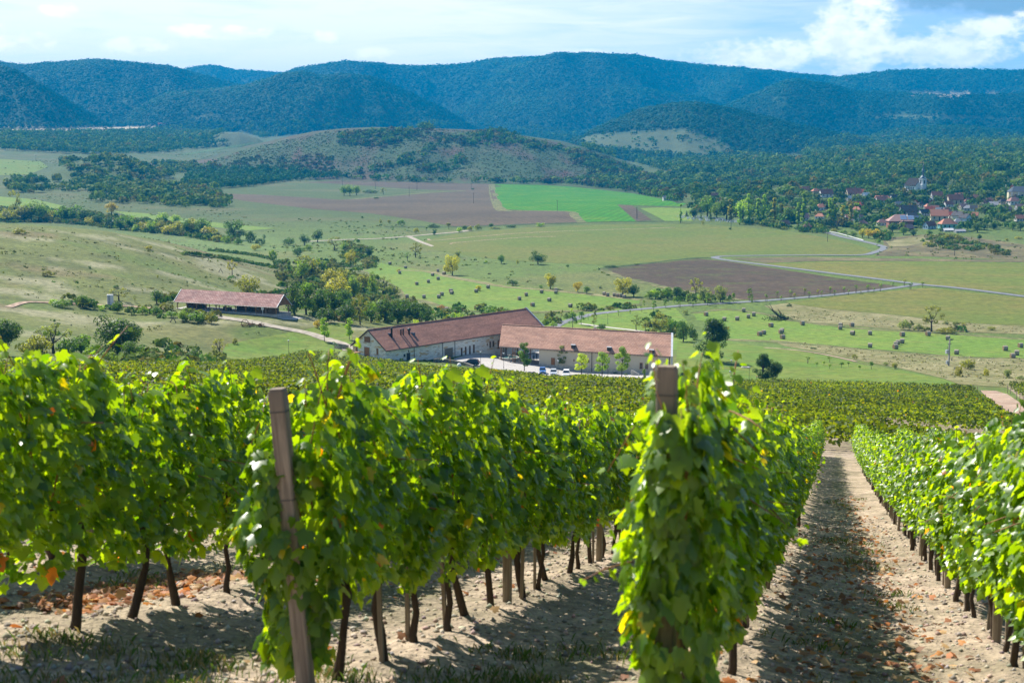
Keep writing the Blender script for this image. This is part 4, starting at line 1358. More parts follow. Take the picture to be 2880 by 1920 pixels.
def tree_at(p, hgt, kind, tn, wratio=None, u=0.0, big=None):
    k = random.randrange(3)
    cm, tm = PROTO[kind][k]
    if big is not None:
        cm, tm = BIGP[big][0], BIGT[big]
    root = empty(NAMES[kind][0], p, random.uniform(0, 2 * PI))
    nat = {'round': 0.84, 'wide': 1.25, 'tall': 0.66, 'poplar': 0.24, 'open': 0.86, 'bush': 1.25, 'young': 0.46, 'sapling': 0.42, 'ball': 0.8, 'conifer': 0.4}[kind]
    w = hgt * ((wratio / nat) if wratio else random.uniform(1.0, 1.25))
    root.scale = (w, w, hgt)
    c = link(bpy.data.objects.new('crown', cm), root)
    base = np.array(TINT[tn]) * (random.uniform(0.95, 1.2) if tn == 'dark' else random.uniform(1.15, 1.6))
    c.color = (*base, 1)
    t = link(bpy.data.objects.new('trunk', tm), root)
    if kind == 'sapling':
        link(bpy.data.objects.new('stake', STAKE), root)
    TREES.append((root, kind, tn, u, hgt))
    return root


def cluster(items, reg, where, group, cat=None, **kw):
    """A group of trees: labels count from the left within each look."""
    start = len(TREES)
    for it in items:
        plant_tree(reg, *it, **kw)
    label_cluster(TREES[start:], where, group)


def label_cluster(new, where, group):
    looks = {}
    for t in sorted(new, key=lambda t: t[3]):
        looks.setdefault((t[1], t[2]), []).append(t)
    for (kind, tn), lst in looks.items():
        nm, cat, desc = NAMES[kind]
        for i, t in enumerate(lst):
            if len(lst) == 1:
                lab = f'{TWORD[tn]} {desc} {where}'
            else:
                lab = f'{nth(i + 1)} {TWORD[tn]} {desc} from the left {where}'
            tag(t[0], lab, cat, group)


# hedgerow behind the left pasture
cluster([(60, 1282, 120, 'bush', 'olive'), (105, 1270, 215, 'open', 'olive', 0.5), (165, 1280, 130, 'round', 'olive'), (215, 1280, 150, 'round', 'mid'), (275, 1282, 150, 'round', 'mid'), (340, 1282, 95, 'bush', 'yellow'), (400, 1275, 90, 'bush', 'green'),
         (450, 1275, 120, 'round', 'green'), (520, 1280, 130, 'round', 'green'), (585, 1290, 115, 'round', 'dark'), (620, 1305, 70, 'bush', 'yellow'), (680, 1310, 100, 'round', 'dark'), (770, 1235, 105, 'round', 'gold', 0.85),
         (755, 1325, 85, 'bush', 'dark'), (830, 1338, 110, 'round', 'green'), (900, 1335, 110, 'round', 'green'), (935, 1350, 60, 'bush', 'fresh'), (990, 1350, 80, 'bush', 'yellow'), (1050, 1360, 95, 'round', 'mid'), (1110, 1362, 100, 'round', 'olive'),
         (1160, 1370, 90, 'bush', 'yellow'), (1225, 1375, 105, 'round', 'olive', 1.0), (1290, 1370, 120, 'round', 'green'), (1340, 1370, 130, 'round', 'yellow', 1.0), (1400, 1375, 130, 'round', 'green'), (1440, 1390, 100, 'bush', 'yellow'), (1120, 1300, 90, 'round', 'fresh', 1.1),
         (1210, 1300, 80, 'round', 'fresh', 1.1), (1490, 1420, 60, 'bush', 'olive'), (1560, 1430, 65, 'bush', 'mid'), (1640, 1440, 60, 'bush', 'green')],
        'A', 'in the hedgerow behind the pasture', 'trees of the hedgerow behind the pasture')
cluster([(1610, 1408, 165, 'wide', 'dark', 1.15), (1725, 1425, 95, 'bush', 'dark', 1.1), (1790, 1445, 60, 'bush', 'blue'), (1822, 1432, 65, 'young', 'blue', 0.5), (2188, 1425, 100, 'round', 'dark', 0.85), (2100, 1445, 85, 'round', 'blue', 1.0), (1990, 1445, 70, 'bush', 'blue', 1.4), (2050, 1522, 90, 'bush', 'blue', 1.1),
         (2305, 1480, 100, 'open', 'olive', 0.95), (2120, 1482, 55, 'bush', 'mid'), (1760, 1480, 55, 'bush', 'yellow'), (1880, 1545, 85, 'bush', 'mid', 0.9)],
        'A', 'beyond the pasture', 'trees beyond the pasture')
# creek belt behind the winery
cluster([(1990, 530, 110, 'conifer', 'green', 0.6), (2075, 560, 160, 'round', 'mid'), (2150, 560, 170, 'round', 'olive'), (2205, 520, 130, 'round', 'mid'), (2290, 620, 170, 'round', 'yellow'), (2335, 700, 200, 'round', 'yellow'), (2030, 795, 235, 'tall', 'dark', 0.65), (2110, 795, 230, 'tall', 'green', 0.6),
         (2210, 805, 215, 'round', 'dark', 0.75), (2310, 810, 215, 'round', 'dark', 0.75), (2090, 480, 110, 'round', 'olive', 1.2), (2250, 850, 130, 'bush', 'dark')],
        'D', 'right of the open shed', 'trees of the creek belt')
cluster([(20, 600, 140, 'round', 'olive'), (85, 690, 190, 'round', 'mid', 0.75), (150, 640, 150, 'round', 'olive'), (215, 665, 165, 'tall', 'mid', 0.5), (290, 670, 140, 'open', 'grey', 0.85), (345, 660, 90, 'bush', 'grey'), (40, 860, 165, 'round', 'dark'), (130, 865, 215, 'open', 'olive', 0.6), (205, 850, 160, 'round', 'green'),
         (300, 850, 195, 'round', 'dark', 0.85), (390, 855, 185, 'round', 'dark', 0.8), (450, 850, 175, 'round', 'dark', 0.85), (520, 860, 190, 'round', 'dark', 0.8), (590, 860, 135, 'round', 'dark', 0.85), (15, 720, 120, 'round', 'green'), (510, 872, 55, 'bush', 'lime'), (360, 760, 90, 'bush', 'olive'), (250, 770, 100, 'bush', 'mid')],
        'E', 'in the creek belt behind the stone winery', 'trees of the creek belt')
cluster([(195, 397, 88, 'round', 'dark', 1.05), (60, 460, 130, 'wide', 'yellow', 1.0), (180, 452, 52, 'bush', 'olive', 2.4), (20, 345, 60, 'bush', 'mid'), (130, 498, 40, 'bush', 'green')], 'E', 'above the creek near the lane', 'trees above the creek')
cluster([(800, 848, 85, 'bush', 'fresh', 2.3), (690, 760, 40, 'bush', 'rust', 2.0), (1035, 806, 90, 'bush', 'green', 1.6), (1140, 800, 62, 'bush', 'green', 1.4), (1205, 795, 45, 'bush', 'fresh', 1.8)], 'E', 'behind the long winery roof', 'bushes behind the winery roof')
# single trees in the valley meadows
cluster([(512, 402, 105, 'open', 'olive', 0.9), (457, 426, 62, 'open', 'green', 0.8), (765, 525, 165, 'wide', 'yellow', 0.9), (805, 400, 52, 'round', 'grey', 1.1), (1102, 445, 75, 'round', 'green', 0.85), (1355, 450, 108, 'wide', 'dark', 1.5), (1215, 447, 38, 'bush', 'olive', 0.6),
         (1440, 617, 125, 'round', 'yellow', 0.85), (1180, 594, 52, 'bush', 'dark', 1.8), (945, 632, 48, 'bush', 'yellow', 1.4), (1630, 642, 95, 'wide', 'gold', 0.9), (1690, 652, 64, 'round', 'green', 1.0), (1940, 670, 155, 'wide', 'yellow', 1.15), (2015, 672, 92, 'round', 'dark', 1.1),
         (1375, 613, 26, 'bush', 'green', 1.7), (1000, 440, 26, 'bush', 'fresh', 0.9), (270, 488, 18, 'bush', 'olive', 1.8), (395, 498, 22, 'bush', 'yellow', 1.8), (1560, 470, 26, 'bush', 'dark', 1.0), (1785, 615, 24, 'bush', 'grey', 1.8)],
        'E', 'among the hay meadows', 'single trees among the hay meadows')
cluster([(410, 178, 50, 'bush', 'green', 1.4), (515, 237, 52, 'bush', 'olive', 0.9), (585, 221, 35, 'ball', 'mid'), (640, 247, 55, 'bush', 'blue', 0.9), (740, 207, 48, 'ball', 'olive', 1.0), (815, 228, 45, 'bush', 'fresh', 1.2), (850, 215, 45, 'bush', 'dark', 0.9), (885, 218, 42, 'bush', 'olive', 1.1), (943, 212, 52, 'bush', 'grey', 1.1),
         (1030, 196, 40, 'bush', 'blue', 1.1), (635, 197, 36, 'bush', 'dark', 2.4), (1370, 188, 30, 'bush', 'fresh', 3.6), (1170, 195, 20, 'bush', 'dark', 5.0), (1060, 205, 18, 'bush', 'olive', 5.0), (270, 165, 35, 'bush', 'olive', 0.9), (330, 168, 35, 'bush', 'olive', 0.9), (145, 132, 18, 'bush', 'dark', 1.5)],
        'E', 'below the big ploughed field', 'bushes below the ploughed field')
cluster([(20, 1103, 75, 'round', 'green', 0.9), (60, 1105, 85, 'round', 'mid', 0.8), (105, 1100, 80, 'round', 'mid', 0.8), (200, 1085, 30, 'bush', 'dark', 5.0), (290, 1095, 45, 'open', 'olive'), (905, 1062, 14, 'bush', 'dark', 2.2), (240, 1125, 18, 'bush', 'dark', 2.6)], 'B', 'in the grass wedge in the ploughed field', 'trees in the wedge of grass')
# park and road behind the plaster building
cluster([(850, 792, 135, 'open', 'grey', 0.75), (925, 805, 105, 'open', 'olive', 0.7), (1050, 822, 200, 'wide', 'olive', 1.0), (1240, 885, 210, 'wide', 'dark', 1.0), (1130, 800, 120, 'round', 'green', 1.0), (1320, 870, 120, 'bush', 'dark', 1.0), (560, 795, 72, 'bush', 'dark', 1.6), (1010, 530, 95, 'round', 'fresh', 1.1), (960, 530, 85, 'bush', 'mid', 1.2), (1110, 530, 120, 'round', 'green', 0.9), (1185, 525, 115, 'round', 'dark', 0.8),
         (1235, 525, 70, 'bush', 'dark', 1.1), (1345, 512, 160, 'open', 'olive', 0.8), (1420, 560, 140, 'round', 'grey', 1.0), (1545, 557, 165, 'wide', 'grey', 0.95), (1390, 540, 80, 'bush', 'fresh', 1.0), (440, 628, 50, 'bush', 'dark', 1.9), (760, 610, 36, 'bush', 'green', 3.6), (640, 612, 24, 'bush', 'olive', 3.0), (1260, 660, 50, 'bush', 'grey', 1.6), (1600, 790, 40, 'bush', 'olive', 2.0),
         (720, 810, 28, 'bush', 'lime', 3.0), (120, 705, 55, 'bush', 'olive', 1.2), (165, 765, 65, 'bush', 'fresh', 1.3), (850, 250, 14, 'bush', 'dark', 4.5), (640, 270, 20, 'bush', 'dark', 8.0)],
        'V', 'in the park behind the plaster winery', 'trees of the park behind the winery')
r = plant_tree('V', 1495, 1048, 365, 'tall', 'dark', 0.78, big=0); tag(r, 'big dense dark green tree on the lawn beside the plaster winery', 'tree')
r = plant_tree('V', 1437, 1165, 165, 'round', 'mid', 0.98, big=1); tag(r, 'young round tree beside the paved bend at the end of the plaster winery', 'tree')
r = plant_tree('F', 548, 1057, 195, 'tall', 'dark', 0.70, big=0); tag(r, 'broader of the two dark trees by the lamp posts on the lawn', 'tree')
r = plant_tree('F', 637, 1057, 182, 'tall', 'dark', 0.52, big=1); tag(r, 'narrower of the two dark trees by the lamp posts on the lawn', 'tree')
# roadside saplings
sap = [('V', x, y, h, 'sapling', 'mid') for x, y, h in [(705, 672, 52), (800, 657, 42), (897, 642, 62), (1210, 607, 70), (1320, 600, 52), (1660, 545, 60), (2017, 525, 62), (2127, 515, 65), (2243, 500, 62)]]
sap += [('F', x, y, h, 'sapling', t) for x, y, h, t in [(575, 515, 62, 'mid'), (677, 508, 42, 'mid'), (770, 497, 50, 'olive'), (840, 467, 52, 'olive'), (872, 488, 52, 'mid'), (930, 472, 52, 'olive'), (958, 480, 50, 'mid'), (1016, 456, 56, 'mid'), (1048, 471, 46, 'mid'), (1110, 456, 56, 'mid'), (1143, 464, 40, 'mid'),
                                                             (1195, 451, 62, 'mid'), (1277, 448, 62, 'mid'), (1318, 448, 36, 'mid'), (1362, 441, 60, 'mid'), (1448, 411, 40, 'mid'), (1527, 402, 52, 'olive'), (1570, 430, 62, 'green'), (1652, 413, 50, 'mid'), (1227, 458, 28, 'olive')]]
start = len(TREES)
for it in sap:
    plant_tree(*it)
label_cluster(TREES[start:], 'along the straight valley road', 'saplings along the road')
cluster([(995, 630, 95, 'young', 'green'), (1090, 610, 75, 'young', 'green'), (915, 595, 60, 'young', 'mid'), (1440, 585, 115, 'young', 'mid'), (1285, 570, 95, 'young', 'mid'), (1165, 570, 60, 'young', 'mid'), (1655, 565, 95, 'young', 'mid'), (1785, 548, 115, 'young', 'mid'), (1808, 572, 75, 'young', 'green'), (1565, 560, 90, 'young', 'dark')],
        'V', 'beside the road bend in the park', 'young trees beside the road')
cluster([(325, 772, 140, 'young', 'green', 0.62), (395, 745, 125, 'young', 'green', 0.62), (502, 757, 140, 'young', 'grey', 0.45), (235, 690, 75, 'young', 'olive', 0.5), (315, 660, 55, 'young', 'lime', 0.7)], 'V', 'by the road just behind the roofs', 'young trees behind the roofs')
# right hand side
cluster([(1715, 717, 190, 'open', 'olive', 0.85), (1525, 705, 92, 'bush', 'grey', 1.1), (1625, 712, 62, 'bush', 'grey', 1.4), (1820, 725, 46, 'bush', 'yellow', 3.6), (1935, 710, 62, 'young', 'olive', 0.8), (2130, 708, 36, 'bush', 'olive', 1.8), (1812, 668, 32, 'bush', 'grey', 1.6), (1880, 675, 40, 'bush', 'grey', 1.6),
         (1185, 905, 42, 'bush', 'olive', 1.2), (1460, 972, 52, 'bush', 'olive', 1.2), (1965, 978, 88, 'bush', 'olive', 1.6), (2092, 1028, 78, 'bush', 'yellow', 0.7), (2235, 1037, 76, 'bush', 'grey', 1.1), (1905, 1028, 95, 'bush', 'yellow', 0.8), (2330, 1050, 40, 'bush', 'grey', 1.8), (1400, 950, 32, 'bush', 'grey', 1.6), (900, 838, 18, 'bush', 'dark', 3)],
        'F', 'beside the right bale meadow', 'trees and bushes in the dry grass')
cluster([(862, 937, 52, 'sapling', 'mid', 0.75), (925, 962, 40, 'ball', 'mid'), (972, 952, 36, 'ball', 'fresh'), (1013, 930, 46, 'sapling', 'mid', 0.8), (1012, 975, 40, 'ball', 'mid'), (1095, 968, 46, 'ball', 'green'), (1142, 958, 38, 'ball', 'mid'), (1220, 985, 40, 'ball', 'mid'), (1300, 977, 62, 'ball', 'green')],
        'F', 'in the little orchard on the right lawn', 'orchard trees on the lawn')
cluster([(735, 545, 28, 'bush', 'dark', 1.6), (1345, 190, 15, 'bush', 'dark', 1.5)], 'F', 'on the open meadow', 'bushes on the meadow')
# left meadow and shed
cluster([(1080, 722, 120, 'round', 'blue', 0.95), (820, 702, 95, 'open', 'olive', 1.6), (930, 712, 55, 'open', 'grey', 0.6), (1710, 668, 165, 'wide', 'olive', 1.5), (1600, 522, 108, 'open', 'yellow', 0.7), (1025, 345, 32, 'bush', 'yellow', 2.2), (800, 612, 28, 'bush', 'dark', 1.8), (620, 478, 24, 'bush', 'dark', 1.4), (330, 530, 45, 'bush', 'olive', 2.4), (130, 238, 50, 'bush', 'olive', 2.4), (1088, 545, 30, 'bush', 'olive', 0.6), (1420, 545, 22, 'bush', 'dark', 1.2)],
        'D', 'on the pasture round the open shed', 'trees on the pasture')
cluster([(430, 745, 70, 'bush', 'green', 2.2), (570, 745, 105, 'round', 'green', 1.05), (640, 758, 70, 'bush', 'dark', 1.2), (700, 765, 45, 'bush', 'fresh', 2.0), (810, 782, 105, 'bush', 'dark', 0.9), (905, 795, 75, 'bush', 'dark', 1.2), (985, 795, 75, 'bush', 'green', 1.2), (1075, 795, 75, 'bush', 'green', 1.2), (1180, 815, 60, 'bush', 'green', 1.6), (1260, 840, 85, 'bush', 'mid', 1.5), (1360, 850, 100, 'bush', 'green', 1.4), (1455, 855, 95, 'bush', 'olive', 1.0), (1280, 790, 55, 'bush', 'mid', 1.6), (370, 725, 50, 'bush', 'fresh', 1.4)],
        'D', 'in front of the shed', 'bushes in front of the shed')
r = plant_tree('D', 820, 1120, 395, 'round', 'dark', 1.0, big=1); tag(r, 'large dark green tree standing above the foreground vines at left', 'tree')
r = plant_tree('D', 900, 1140, 210, 'bush', 'dark', 1.2, big=4); tag(r, 'dark bush under the large tree above the foreground vines', 'bush')
r = plant_tree('D', 20, 1080, 340, 'round', 'dark', 0.95, big=1); tag(r, 'dark tree cut off by the left edge above the vines', 'tree')
cluster([(370, 1065, 215, 'open', 'grey', 1.3), (560, 1060, 150, 'round', 'green', 1.2), (250, 1070, 170, 'bush', 'olive', 1.3), (470, 1080, 160, 'bush', 'green', 1.2), (640, 1080, 100, 'bush', 'mid', 1.4), (760, 1130, 100, 'bush', 'mid', 1.6), (1060, 1130, 90, 'bush', 'green', 1.6), (1180, 1110, 85, 'bush', 'olive', 1.6), (1235, 1120, 115, 'bush', 'dark', 1.3), (1335, 1125, 115, 'bush', 'dark', 1.3), (1440, 1110, 60, 'bush', 'green', 1.5), (1515, 1085, 130, 'open', 'olive', 0.9), (1250, 1165, 60, 'bush', 'olive', 3.0), (1110, 1175, 55, 'bush', 'mid', 2.5), (1530, 1120, 45, 'bush', 'mid', 1.6), (1620, 1000, 55, 'bush', 'olive', 0.9), (1990, 1100, 40, 'bush', 'dark', 1.4)],
        'D', 'below the left meadow', 'bushes below the left meadow')
r = plant_tree('D', 2236, 985, 180, 'young', 'fresh', 0.42, big=2); tag(r, 'slim young tree beside the gravel track left of the stone winery', 'tree')
r = plant_tree('D', 2190, 888, 75, 'bush', 'gold', 0.9); tag(r, 'golden bush behind the slim young tree by the gravel track', 'bush')
r = plant_tree('E', 55, 968, 160, 'young', 'fresh', 0.46, big=2); tag(r, 'young tree standing just left of the stone winery gable', 'tree')
# the row of young trees in front of the plaster winery
for (x, y, h, tn, wr, bg, lab) in [(622, 583, 305, 'green', 0.50, 2, 'densest young tree beside the fountain in the winery yard'), (1005, 560, 250, 'grey', 0.60, 3, 'grey-green young tree behind the pale parked car'),
                                   (1195, 632, 240, 'lime', 0.62, 3, 'bright yellow-green young tree right of the white car'), (1400, 655, 280, 'fresh', 0.58, 3, 'thin young tree in the middle of the paved forecourt'),
                                   (1597, 672, 355, 'fresh', 0.46, 3, 'tallest thin young tree before the plaster winery'), (1822, 682, 130, 'mid', 0.38, 3, 'smallest young tree at the end of the paved forecourt')]:
    r = plant_tree('H', x, y, h, 'young', tn, wr, big=bg); tag(r, lab, 'tree', 'young trees in front of the plaster winery')
cluster([(180, 605, 62, 'bush', 'olive', 2.0), (280, 612, 75, 'bush', 'olive', 1.8), (380, 625, 80, 'bush', 'grey', 1.8), (480, 635, 75, 'bush', 'olive', 1.8), (580, 645, 60, 'bush', 'grey', 1.8), (1535, 612, 30, 'bush', 'blue', 1.6), (1640, 625, 26, 'bush', 'blue', 1.9), (680, 610, 25, 'bush', 'dark', 3.0), (780, 620, 22, 'bush', 'dark', 3.0)],
        'H', 'along the edge of the winery yard', 'bushes along the yard')
cluster([(660, 610, 40, 'bush', 'green', 2.2), (920, 610, 28, 'bush', 'dark', 1.8), (1005, 612, 32, 'bush', 'blue', 2.4), (970, 640, 30, 'bush', 'mid', 1.4), (1050, 655, 20, 'bush', 'rust', 1.2), (1120, 650, 18, 'bush', 'dark', 1.2), (1240, 700, 24, 'bush', 'dark', 1.1), (1280, 705, 22, 'bush', 'dark', 1.1), (1322, 708, 24, 'bush', 'dark', 1.1), (1355, 712, 22, 'bush', 'dark', 1.1), (1195, 690, 24, 'bush', 'rust', 1.1)],
        'G', 'beside the stone winery', 'shrubs beside the stone winery')
# poplars and others before the village
cluster([(55, 500, 215, 'poplar', 'fresh', 0.17), (600, 480, 250, 'poplar', 'yellow', 0.32), (705, 515, 240, 'poplar', 'fresh', 0.28), (800, 500, 330, 'poplar', 'fresh', 0.24), (905, 480, 260, 'poplar', 'fresh', 0.25), (975, 480, 300, 'poplar', 'fresh', 0.24), (1085, 490, 275, 'poplar', 'yellow', 0.26), (1165, 490, 205, 'poplar', 'yellow', 0.34),
         (1350, 520, 250, 'poplar', 'fresh', 0.25), (1410, 525, 365, 'poplar', 'fresh', 0.24), (1690, 530, 310, 'poplar', 'fresh', 0.25), (1750, 530, 320, 'poplar', 'fresh', 0.25), (1840, 540, 240, 'poplar', 'yellow', 0.28), (1920, 530, 240, 'poplar', 'yellow', 0.3), (1985, 530, 260, 'poplar', 'fresh', 0.28)],
        'U', 'in the poplar row before the village', 'poplars before the village')
cluster([(350, 440, 270, 'round', 'green', 0.75), (450, 460, 220, 'round', 'mid', 0.7), (560, 470, 290, 'round', 'dark', 0.8), (200, 440, 130, 'round', 'dark', 1.1), (280, 460, 70, 'conifer', 'blue', 0.6), (380, 470, 110, 'conifer', 'blue', 0.5), (120, 430, 70, 'conifer', 'blue', 0.7), (740, 480, 280, 'round', 'fresh', 0.9), (1280, 480, 125, 'round', 'lime', 0.95), (1240, 500, 210, 'round', 'green', 0.8), (300, 515, 55, 'bush', 'olive', 1.1), (600, 572, 28, 'bush', 'dark', 2.0),
         (2060, 660, 110, 'round', 'yellow', 1.0), (2130, 670, 120, 'round', 'gold', 0.9), (2200, 670, 125, 'round', 'gold', 0.9), (2260, 680, 110, 'round', 'yellow', 0.9), (1950, 650, 80, 'bush', 'mid'), (2240, 718, 60, 'bush', 'green', 1.1), (1850, 620, 60, 'bush', 'mid', 1.8), (1750, 600, 55, 'bush', 'olive', 1.8)],
        'U', 'at the village entrance', 'trees at the village entrance')
cluster([(60, 1290, 180, 'round', 'dark', 1.1), (250, 1330, 160, 'round', 'green', 1.2), (420, 1350, 140, 'round', 'dark', 1.2), (690, 1340, 110, 'round', 'green', 1.1), (880, 1270, 130, 'conifer', 'green', 0.7), (1000, 1420, 140, 'bush', 'olive', 1.8), (880, 1500, 140, 'bush', 'dark', 1.8), (1180, 1430, 150, 'bush', 'olive', 1.2), (660, 1530, 120, 'bush', 'olive', 1.8), (1530, 1420, 110, 'round', 'dark', 1.0), (1850, 1560, 90, 'bush', 'dark', 1.6),
         (570, 1450, 80, 'bush', 'green', 1.0), (1600, 1560, 80, 'bush', 'olive', 1.5), (1500, 1290, 200, 'round', 'dark', 1.0), (1620, 1250, 150, 'round', 'dark'), (1780, 1240, 160, 'round', 'dark'), (2100, 1250, 180, 'round', 'green'), (2230, 1260, 190, 'round', 'dark'), (2000, 1430, 50, 'bush', 'olive', 2.2), (2200, 1400, 60, 'bush', 'yellow', 2.4), (1400, 1410, 60, 'poplar', 'olive', 0.3)],
        'T', 'before the village houses', 'trees before the village houses')
# ================================================================== vines
OUT = [(0, 0), (0.20, -0.12), (0.44, 0.00), (0.40, 0.20), (0.56, 0.46), (0.31, 0.50), (0.23, 0.72), (0, 1.0)]
OUT = OUT + [(-x, y) for x, y in reversed(OUT[1:-1])]
LEAF = np.array(OUT + [(0, 0.36)])
LEAF_Z = -0.34 * np.abs(LEAF[:, 0]) ** 1.2 - 0.30 * np.clip(LEAF[:, 1] - 0.3, 0, 1) ** 2
NO = len(OUT)
LEAF_F = np.array([(i, (i + 1) % NO, NO) for i in range(NO)])
LOW = np.array([(0, 0), (0.48, 0.08), (0.36, 0.62), (0, 1.0), (-0.36, 0.62), (-0.48, 0.08)])
LOW_Z = -0.3 * np.abs(LOW[:, 0]) - 0.25 * np.clip(LOW[:, 1] - 0.3, 0, 1) ** 2
LOW_F = np.array([(0, 1, 2, 3), (0, 3, 4, 5)])


def leaves(C, Nn, Tip, size, rng, low=False):
    n = len(C)
    T = unit(Tip - Nn * (Tip * Nn).sum(-1, keepdims=True))
    S = np.cross(T, Nn)
    L, Z, F0 = (LOW, LOW_Z, LOW_F) if low else (LEAF, LEAF_Z, LEAF_F)
    sz = size[:, None, None]
    curl = rng.uniform(0.3, 1.7, n)[:, None, None]
    V = C[:, None] + (S[:, None] * L[None, :, :1] * rng.uniform(0.85, 1.15, n)[:, None, None] + T[:, None] * L[None, :, 1:] + Nn[:, None] * Z[None, :, None] * curl) * sz
    F = (F0[None] + (np.arange(n) * len(L))[:, None, None]).reshape(-1, F0.shape[1])
    return V.reshape(-1, 3), F, len(L)


def vine_tints(n, rng, odd=1.0):
    a, b = np.array((0.032, 0.092, 0.008)), np.array((0.125, 0.215, 0.014))
    t = rng.random((n, 1))
    c = a * (1 - t) + b * t
    k = rng.random(n)
    y = (k < 0.018 * odd); c[y] = np.array((0.24, 0.22, 0.02)) * rng.uniform(0.7, 1.2, (y.sum(), 1))
    o = (k > 1 - 0.004 * odd); c[o] = np.array((0.32, 0.11, 0.03)) * rng.uniform(0.6, 1.2, (o.sum(), 1))
    return c


def vine_foliage(seed, n, low=False, end=False, width=0.98, lean=0.0):
    """Leaves of one vine trained on the wires: x along the row, y across, z up from the soil."""
    rng = np.random.default_rng(seed)
    x = rng.uniform(-width / 2, width / 2, n)
    zt = 1.78 + 0.10 * np.sin(3.1 * x + seed) + rng.normal(0, 0.05, n)
    zb = 0.56 + 0.11 * np.sin(4.3 * x + 2 * seed)
    f = rng.random(n) ** 0.85
    z = zb + (zt - zb) * f
    hw = 0.09 + 0.16 * np.sin(PI * np.clip(0.12 + 0.80 * f, 0, 1)) * (1 + 0.35 * np.sin(5 * x + 3 * z + seed))
    side = np.where(rng.random(n) < 0.5, -1.0, 1.0)
    y = side * hw * (1 - 0.6 * rng.random(n) ** 2.2)
    C = np.stack([x, y, z], -1)
    Nn = unit(np.stack([rng.normal(0, 0.6, n), side * (0.55 + 0.5 * rng.random(n)) + rng.normal(0, 0.3, n), 0.3 + 0.6 * rng.random(n) + rng.normal(0, 0.45, n)], -1))
    Tip = np.stack([rng.normal(0, 0.5, n), side * 0.25 + rng.normal(0, 0.3, n), -1.0 + rng.normal(0, 0.45, n)], -1)
    size = 0.045 + 0.075 * rng.random(n) ** 1.3
    Cs, Ns, Ts, Ss = [C], [Nn], [Tip], [size]
    canes = []
    # shoots that stand up above the top wire or hang out of the row
    for k in range(7 if not end else 15):
        x0, y0 = rng.uniform(-width / 2, width / 2), rng.uniform(-0.14, 0.14)
        ln = rng.uniform(0.10, 0.40) * (1.4 if k == 0 else 1)
        d = unit(np.array([rng.normal(0, 0.35), rng.normal(0, 0.35), 1.0]))
        p0 = np.array([x0, y0, 1.70])
        if k >= 10:                               # on an end vine: strong upright shoots over the post
            ln = rng.uniform(0.30, 0.55)
            p0 = np.array([rng.uniform(-0.42, 0.05), rng.normal(0, 0.09), 1.66])
        elif k >= 4 or (end and k >= 2):
            sd = rng.choice([-1, 1])
            p0 = np.array([x0, sd * 0.26, rng.uniform(0.95, 1.7)])
            d = unit(np.array([rng.normal(0, 0.5), sd * 0.8, rng.uniform(-0.9, 0.3)]))
        m = int(ln / 0.05)
        t = np.linspace(0.1, 1, m)[:, None]
        pts = p0 + d * ln * t + np.array([0, 0, -0.16]) * t ** 2 * ln
        canes.append(np.concatenate([p0[None], pts[::3]]))
        dirs = unit(rng.normal(size=(m, 3)) * np.array([1, 1, 0.35]))
        Cs.append(pts + dirs * 0.03); Ns.append(unit(dirs * 0.6 + np.array([0, 0, 0.8]) + rng.normal(0, 0.3, (m, 3)))); Ts.append(dirs + np.array([0, 0, -0.5]))
        Ss.append(rng.uniform(0.045, 0.10, m) * (1.2 - 0.6 * t[:, 0]))
    if end:
        # the outermost vine also hangs round the end of its row, thinner where the post shows
        m = int(n * 0.42)
        an = rng.uniform(PI * 0.45, PI * 1.55, m)
        zz = rng.uniform(0.10 if end == 2 else 0.30, 1.78 if end == 2 else 1.48, m)
        rr = 0.05 + (0.14 if end == 2 else 0.19) * np.sin(PI * np.clip(zz / 2.0, 0, 1)) * (1 + 0.25 * np.sin(9 * zz + seed)) * (1 - 0.5 * rng.random(m) ** 2)
        ex = -0.40 if end == 2 else -0.45
        Cs.append(np.stack([ex + np.cos(an) * rr, np.sin(an) * rr * (1.0 if end == 2 else 1.25) + (0 if end == 2 else 0.10 * np.clip(zz - 0.7, 0, 1)), zz], -1))
        Ns.append(unit(np.stack([np.cos(an), np.sin(an), 0.35 * np.ones(m)], -1) + rng.normal(0, 0.35, (m, 3))))
        Ts.append(np.stack([np.cos(an) * 0.2, np.sin(an) * 0.2, -np.ones(m)], -1) + rng.normal(0, 0.3, (m, 3)))
        Ss.append(rng.uniform(0.06, 0.12, m))
    C, Nn, Tip, size = (np.concatenate(q) for q in (Cs, Ns, Ts, Ss))
    V, F, k = leaves(C, Nn, Tip, size, rng, low)
    T = np.repeat(vine_tints(len(C), rng), k, 0)
    return V, F, T, canes


M_VTRUNK = Mat('vine_bark')
_v = M_VTRUNK.coord('Object', (1, 1, 0.25))
_n_ = M_VTRUNK.noise(_v, 40.0, 5.0, 0.7)
M_VTRUNK = M_VTRUNK.done(M_VTRUNK.bsdf(M_VTRUNK.mix(_n_, (0.030, 0.021, 0.015), (0.115, 0.085, 0.062)), 0.95, 0.1, M_VTRUNK.bump(_n_, 0.8, 0.02)))
M_CANE = plain('cane', (0.27, 0.12, 0.045), 0.6, 0.3, 0.3, 20.0)
m = Mat('weathered_wood')
_c = m.coord('Object', (14, 14, 0.9))
g1 = m.noise(_c, 2.2, 6.0, 0.65, 0.6)
g2 = m.noise(m.coord('Object'), 2.0, 3.0)
cw = m.mix(m.ramp(g1, 0.3, 0.7), (0.165, 0.130, 0.092), (0.37, 0.30, 0.22))
cw = m.mix(m.ramp(g2, 0.4, 0.7), cw, (0.20, 0.17, 0.135))
M_WOOD = m.done(m.bsdf(cw, 0.9, 0.15, m.bump(g1, 0.5, 0.01)))
